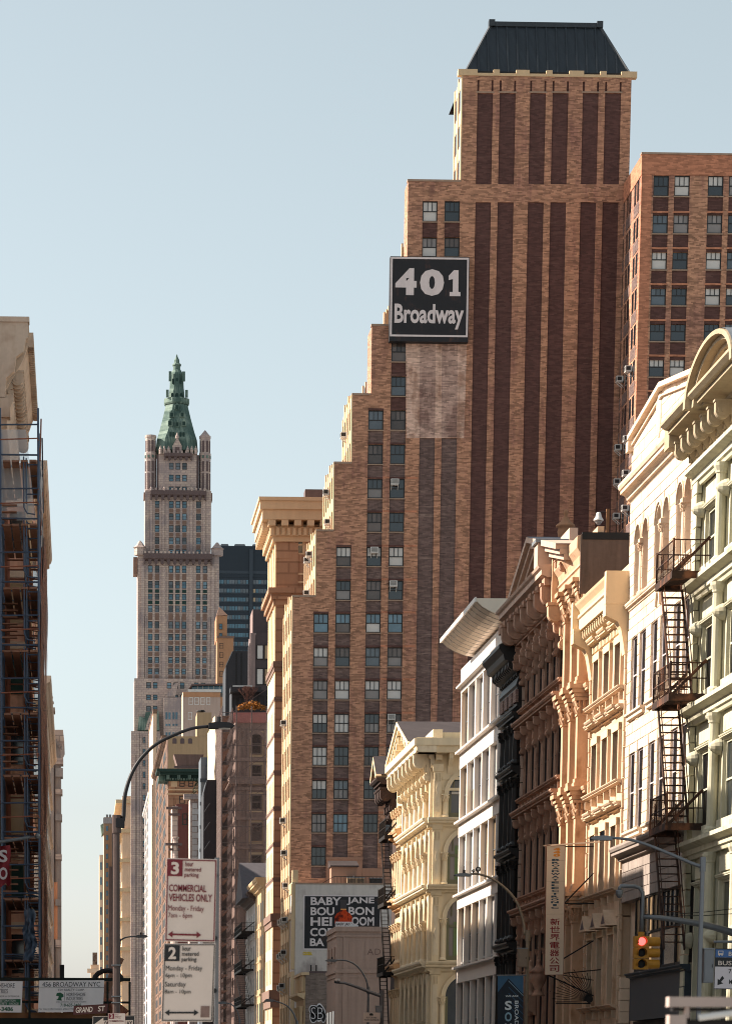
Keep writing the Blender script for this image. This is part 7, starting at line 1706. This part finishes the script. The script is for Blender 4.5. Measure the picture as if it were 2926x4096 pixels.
B3('bar', (2172, 3384), (2400, 3368), .05, 117, 115.5, stone('bar_pale', c8(150,126,104), .1, 3, .1)); B3('bar', (2258, 3387), (2374, 3387), .04); B3('bar', (2258, 3615), (2374, 3615), .05); B3('bar', (2258, 3612), (2372, 3494), .05); B3('bar', (2252, 3836), (2372, 3764), .05); B3('bar', (2250, 3895), (2400, 3880), .04, 117, 115.5); B3('bar', (2222, 4014), (2360, 4015), .05); B3('bar', (2190, 3902), (2372, 3985), .05); B3('bar', (2250, 3902), (2372, 3922), .03)
for i in range(19):
    a = radians(92+i*4.9); L_ = 140+(12 if i % 2 else 0)-30*(i < 5); B3('spike', (2362+4, 4005), (2362+L_*cos(a)*1.02, 4008-L_*sin(a)*.95), .022)
br.part('hub', MB().cyl(atY(2356, 3998, 117)-br.O, atY(2356, 3998, 116.8)-br.O, .14, 12), IRON)
# banner
BNB = stone('banner_blue', c8(58,92,122), .1, 1, .1, rough=.7); BND = stone('banner_navy', c8(34,42,54), .15, 1, .1, rough=.7); BNL = plain('banner_pale', c8(132,164,184), .7); BNW = plain('banner_white', c8(206,214,220), .7)
bn = Board('street_banner', 'blue street banner reading SoHo Broadway hanging from the weathered lamp', 'banner', 101.5, ((1990, 3906), (2092, 3903), (2092, 4180), (1989, 4180)), .01, BNB)
bn.poly('printed_roofline', [(0, 0), (1, 0), (1, .74), (.97, .74), (.42, .96), (.0, .76)], BND, .003)
for i in range(5): bn.poly('printed_cornice', [(.42, .93-i*.09), (1, .71-i*.09), (1, .70-i*.09), (.42, .92-i*.09)], BNL if i == 0 else BNB, .005)
bn.t('WE ARE', .30, .80, .69, .715, BNW, .02, .006)
for i, ch in enumerate('SOHO'): bn.t(ch, .28, .55, .50-i*.165, .635-i*.165, BNW if i % 2 == 0 else BNL, .03, .006)
vs_, fs_ = text_mesh('BROADWAY', .01); m = MB(); m.T = bn.M; m.add([(.66+.15*b, -.006-k*.15, .635-.62*a) for a, b, k in vs_], fs_); bn.part('lettering', m, BNW)
bn.part('rod', MB().cyl(atY(1985, 3903, 101.5)-bn.O, atY(2104, 3902, 101.5)-bn.O, .02, 8), LGR)
# ------------------------------------------------------------------ traffic signal
YT = 90.0; TY = stone('signal_yellow', c8(176,122,36), .15, 4, .25, rough=.5)
tl = Thing('traffic_signal', 'yellow traffic signal showing red hanging from the mast arm', 'traffic light', (atY(2561, 3812, YT).x, YT, atY(2561, 3880, YT).z))
hw_ = tl.X(2590, 3810); z3 = tl.Z(2561, 3745); sec = (z3-.0)/3
LENS_R = bpy.data.materials.new('lens_red_lit'); LENS_R.use_nodes = True; pr_ = LENS_R.node_tree.nodes['Principled BSDF']; pr_.inputs['Base Color'].default_value = (.5, .02, .02, 1)
pr_.inputs['Emission Color'].default_value = (1, .09, .08, 1); pr_.inputs['Emission Strength'].default_value = 1.6
for i in range(3):
    z0 = i*sec; tl.part('housing', MB().box(-hw_, hw_, -.12, .14, z0+.008, z0+sec-.008), TY)
    m = MB(); m.T = Matrix.Translation((0, -.121, z0+sec/2)) @ Matrix.Rotation(pi/2, 4, 'X'); m.lathe([(sec*.36, 0), (sec*.36, .02), (sec*.2, .035)], 0, 0, 18); tl.part('lens', m, LENS_R if i == 2 else IRON)
    m = MB(); n = 14
    for k in range(n):
        a0, a1 = -.5+(pi+1)*k/n, -.5+(pi+1)*(k+1)/n; r = sec*.42
        m.add([(r*cos(a0), -.121, z0+sec/2+r*sin(a0)), (r*cos(a1), -.121, z0+sec/2+r*sin(a1)), (r*cos(a1)*.96, -.34, z0+sec/2+r*sin(a1)*.96), (r*cos(a0)*.96, -.34, z0+sec/2+r*sin(a0)*.96)], [(0, 1, 2, 3)])
    tl.part('visor', m, TY)
    m = MB(); m.T = Matrix.Translation((hw_+.002, .02, z0+sec*.5)) @ Matrix.Rotation(pi/2, 4, 'Y') @ Matrix.Rotation(0, 4, 'Z'); m.lathe([(sec*.40, 0), (sec*.42, .12), (sec*.40, .34), (sec*.34, .345)], 0, 0, 14); tl.part('side_visor', m, TY)
tl.part('hanger', MB().cyl((0, 0, z3), (0, 0, z3+.12), .1, 10).cyl((0, 0, z3+.12), (0, 0, tl.Z(2561, 3690)), .035, 8), TY)
ma = Thing('signal_mast', 'grey curved mast arm carrying the traffic signal from the right', 'mast', (atY(3300, 3900, YT).x, YT, 0))
def mp(px, py): x, z = ma.p(px, py); return (x, 0.0, z)
ma.part('pole', MB().cyl((0, 0, 0), mp(3300, 3780), .14, 10), LGR)
ma.part('arm', MB().tube([mp(*q) for q in ((3300, 3860), (3100, 3785), (2926, 3731), (2860, 3711), (2780, 3693), (2700, 3680), (2640, 3672), (2566, 3668))], [.13, .12, .11, .10, .095, .085, .075, .06], 8), LGR, smooth=True)
ma.part('upright', MB().tube([mp(*q) for q in ((2566, 3735), (2567, 3660), (2570, 3600), (2568, 3570), (2556, 3552), (2535, 3545), (2510, 3545), (2482, 3545), (2477, 3552), (2476, 3562))], .06, 8), LGR, smooth=True)
x, _, z = mp(2476, 3575); dm = ma.part('dome_camera', MB().lathe([(.10, z+.1), (.115, z+.08), (.115, z-.02), (.10, z-.03), (.09, z-.07), (.05, z-.12), (.01, z-.14)], x, 0, 12), LGR)
for a, b in ((3658, 3640), (3666, 3660)):
    ma.part('wire', MB().tube([mp(2572, a), mp(2700, a-1), mp(2820, (a+b)/2), mp(2930, b-4), mp(3300, b-20)], .012, 5), INKK)
# bus sign
bs = Board('bus_lane_sign', 'bus lane sign with blue header and arrow cut by the right edge', 'sign', 84, ((2860, 3797), (3060, 3797), (3055, 3962), (2853, 3958)), .02, stone('sign_face', c8(206,196,198), .04, 3, .05, rough=.5))
BUB = plain('header_blue', c8(52,92,146), .5); bs.q('header', .01, .99, .785, .975, BUB, .003); bs.q('band', .01, .99, .555, .783, INKK, .003)
bs.t('B', .27, .335, .82, .925, CRS, .02, .006); bs.t('BUS', .07, .335, .59, .70, CRS, .01, .006); bs.q('bus_symbol', .06, .165, .845, .945, CRS, .005); bs.q('bus_symbol', .075, .15, .885, .93, BUB, .007); bs.q('bus_symbol', .075, .095, .82, .845, CRS, .005); bs.q('bus_symbol', .13, .15, .82, .845, CRS, .005)
bs.poly('arrow', [(.07, .10), (.07, .26), (.105, .225), (.16, .33), (.20, .27), (.14, .18), (.185, .145)], INKK, .004); bs.t('7', .28, .34, .39, .50, INKK, .01); bs.t('M', .30, .36, .13, .24, INKK, .01)
for a, b, c, d in ((0, 1, .975, 1), (0, .012, 0, .975), (0, 1, 0, .02)): bs.q('border', a, b, c, d, INKK, .002)
bs.part('bracket', MB().cyl(atY(2852, 3768, 84)-bs.O, atY(3060, 3768, 84)-bs.O, .035, 8), LGR)
# small globe lamps and camera on the roof
sm_ = Thing('dome_camera', 'white dome camera on a timber post above the ochre cornice', 'camera', (XR+1.2, o_.O.y-o_.X(2428, 2110, 1.2), 0))
xz = sm_.Z(2428, 2112); sm_.e.location.z = xz
q0 = sm_.O; SP = lambda px, py: (atX(px, py, XR+1.2)); zt_ = atY(2428, 2036, sm_.O.y).z-xz
sm_.part('post', MB().box(-.06, .06, -.06, .06, -.3, zt_), TIM)
xd = atY(2393, 2060, sm_.O.y).x-sm_.O.x; sm_.part('arm', MB().cyl((0, 0, zt_-.12), (xd, 0, zt_-.12), .02, 6), IRON); sm_.part('shade', MB().lathe([(.08, zt_-.14), (.1, zt_-.2), (.13, zt_-.32), (.2, zt_-.42), (.2, zt_-.46), (.1, zt_-.46)], xd, 0, 14), WHT, smooth=True); sm_.part('dome', MB().lathe([(.14, zt_-.46), (.12, zt_-.54), (.07, zt_-.6), (.01, zt_-.62)], xd, 0, 14), G4, smooth=True)
# out-of-focus metal frame close to the camera
NR = stone('frame_beige', c8(168,150,142), .08, 4, .1, rough=.5); YN = 7.0
nf_ = Thing('metal_frame', 'out of focus pale metal frame in the bottom right corner', 'frame', (atY(2900, 4100, YN).x, YN, 0))
def nb(name, a, b, c, d, y0, y1, mat): q = nf_.rect(a, b, c, d); bx(nf_, name, q[0], q[1], y0, y1, q[2], q[3], mat)
nb('top_bar', 2668, 3100, 3990, 4030, -.02, .02, NR); nb('inner_bar', 2690, 3100, 4034, 4046, .0, .03, IRON); nb('post', 2735, 2752, 4030, 4075, -.012, .012, NR); nb('lower_panel', 2668, 2735, 4062, 4160, -.02, .02, NR); nb('backing', 2752, 3100, 4080, 4160, .02, .04, IRON)
nf_.part('tube', MB().cyl(Vector((nf_.X(2790, 4070), -.01, nf_.Z(2790, 4072))), Vector((nf_.X(3100, 4040), -.01, nf_.Z(3100, 4030))), .008, 10), WHT)
nf_.part('leg', MB().box(.05, .08, -.01, .02, 0, nf_.Z(2900, 4050)), IRON)
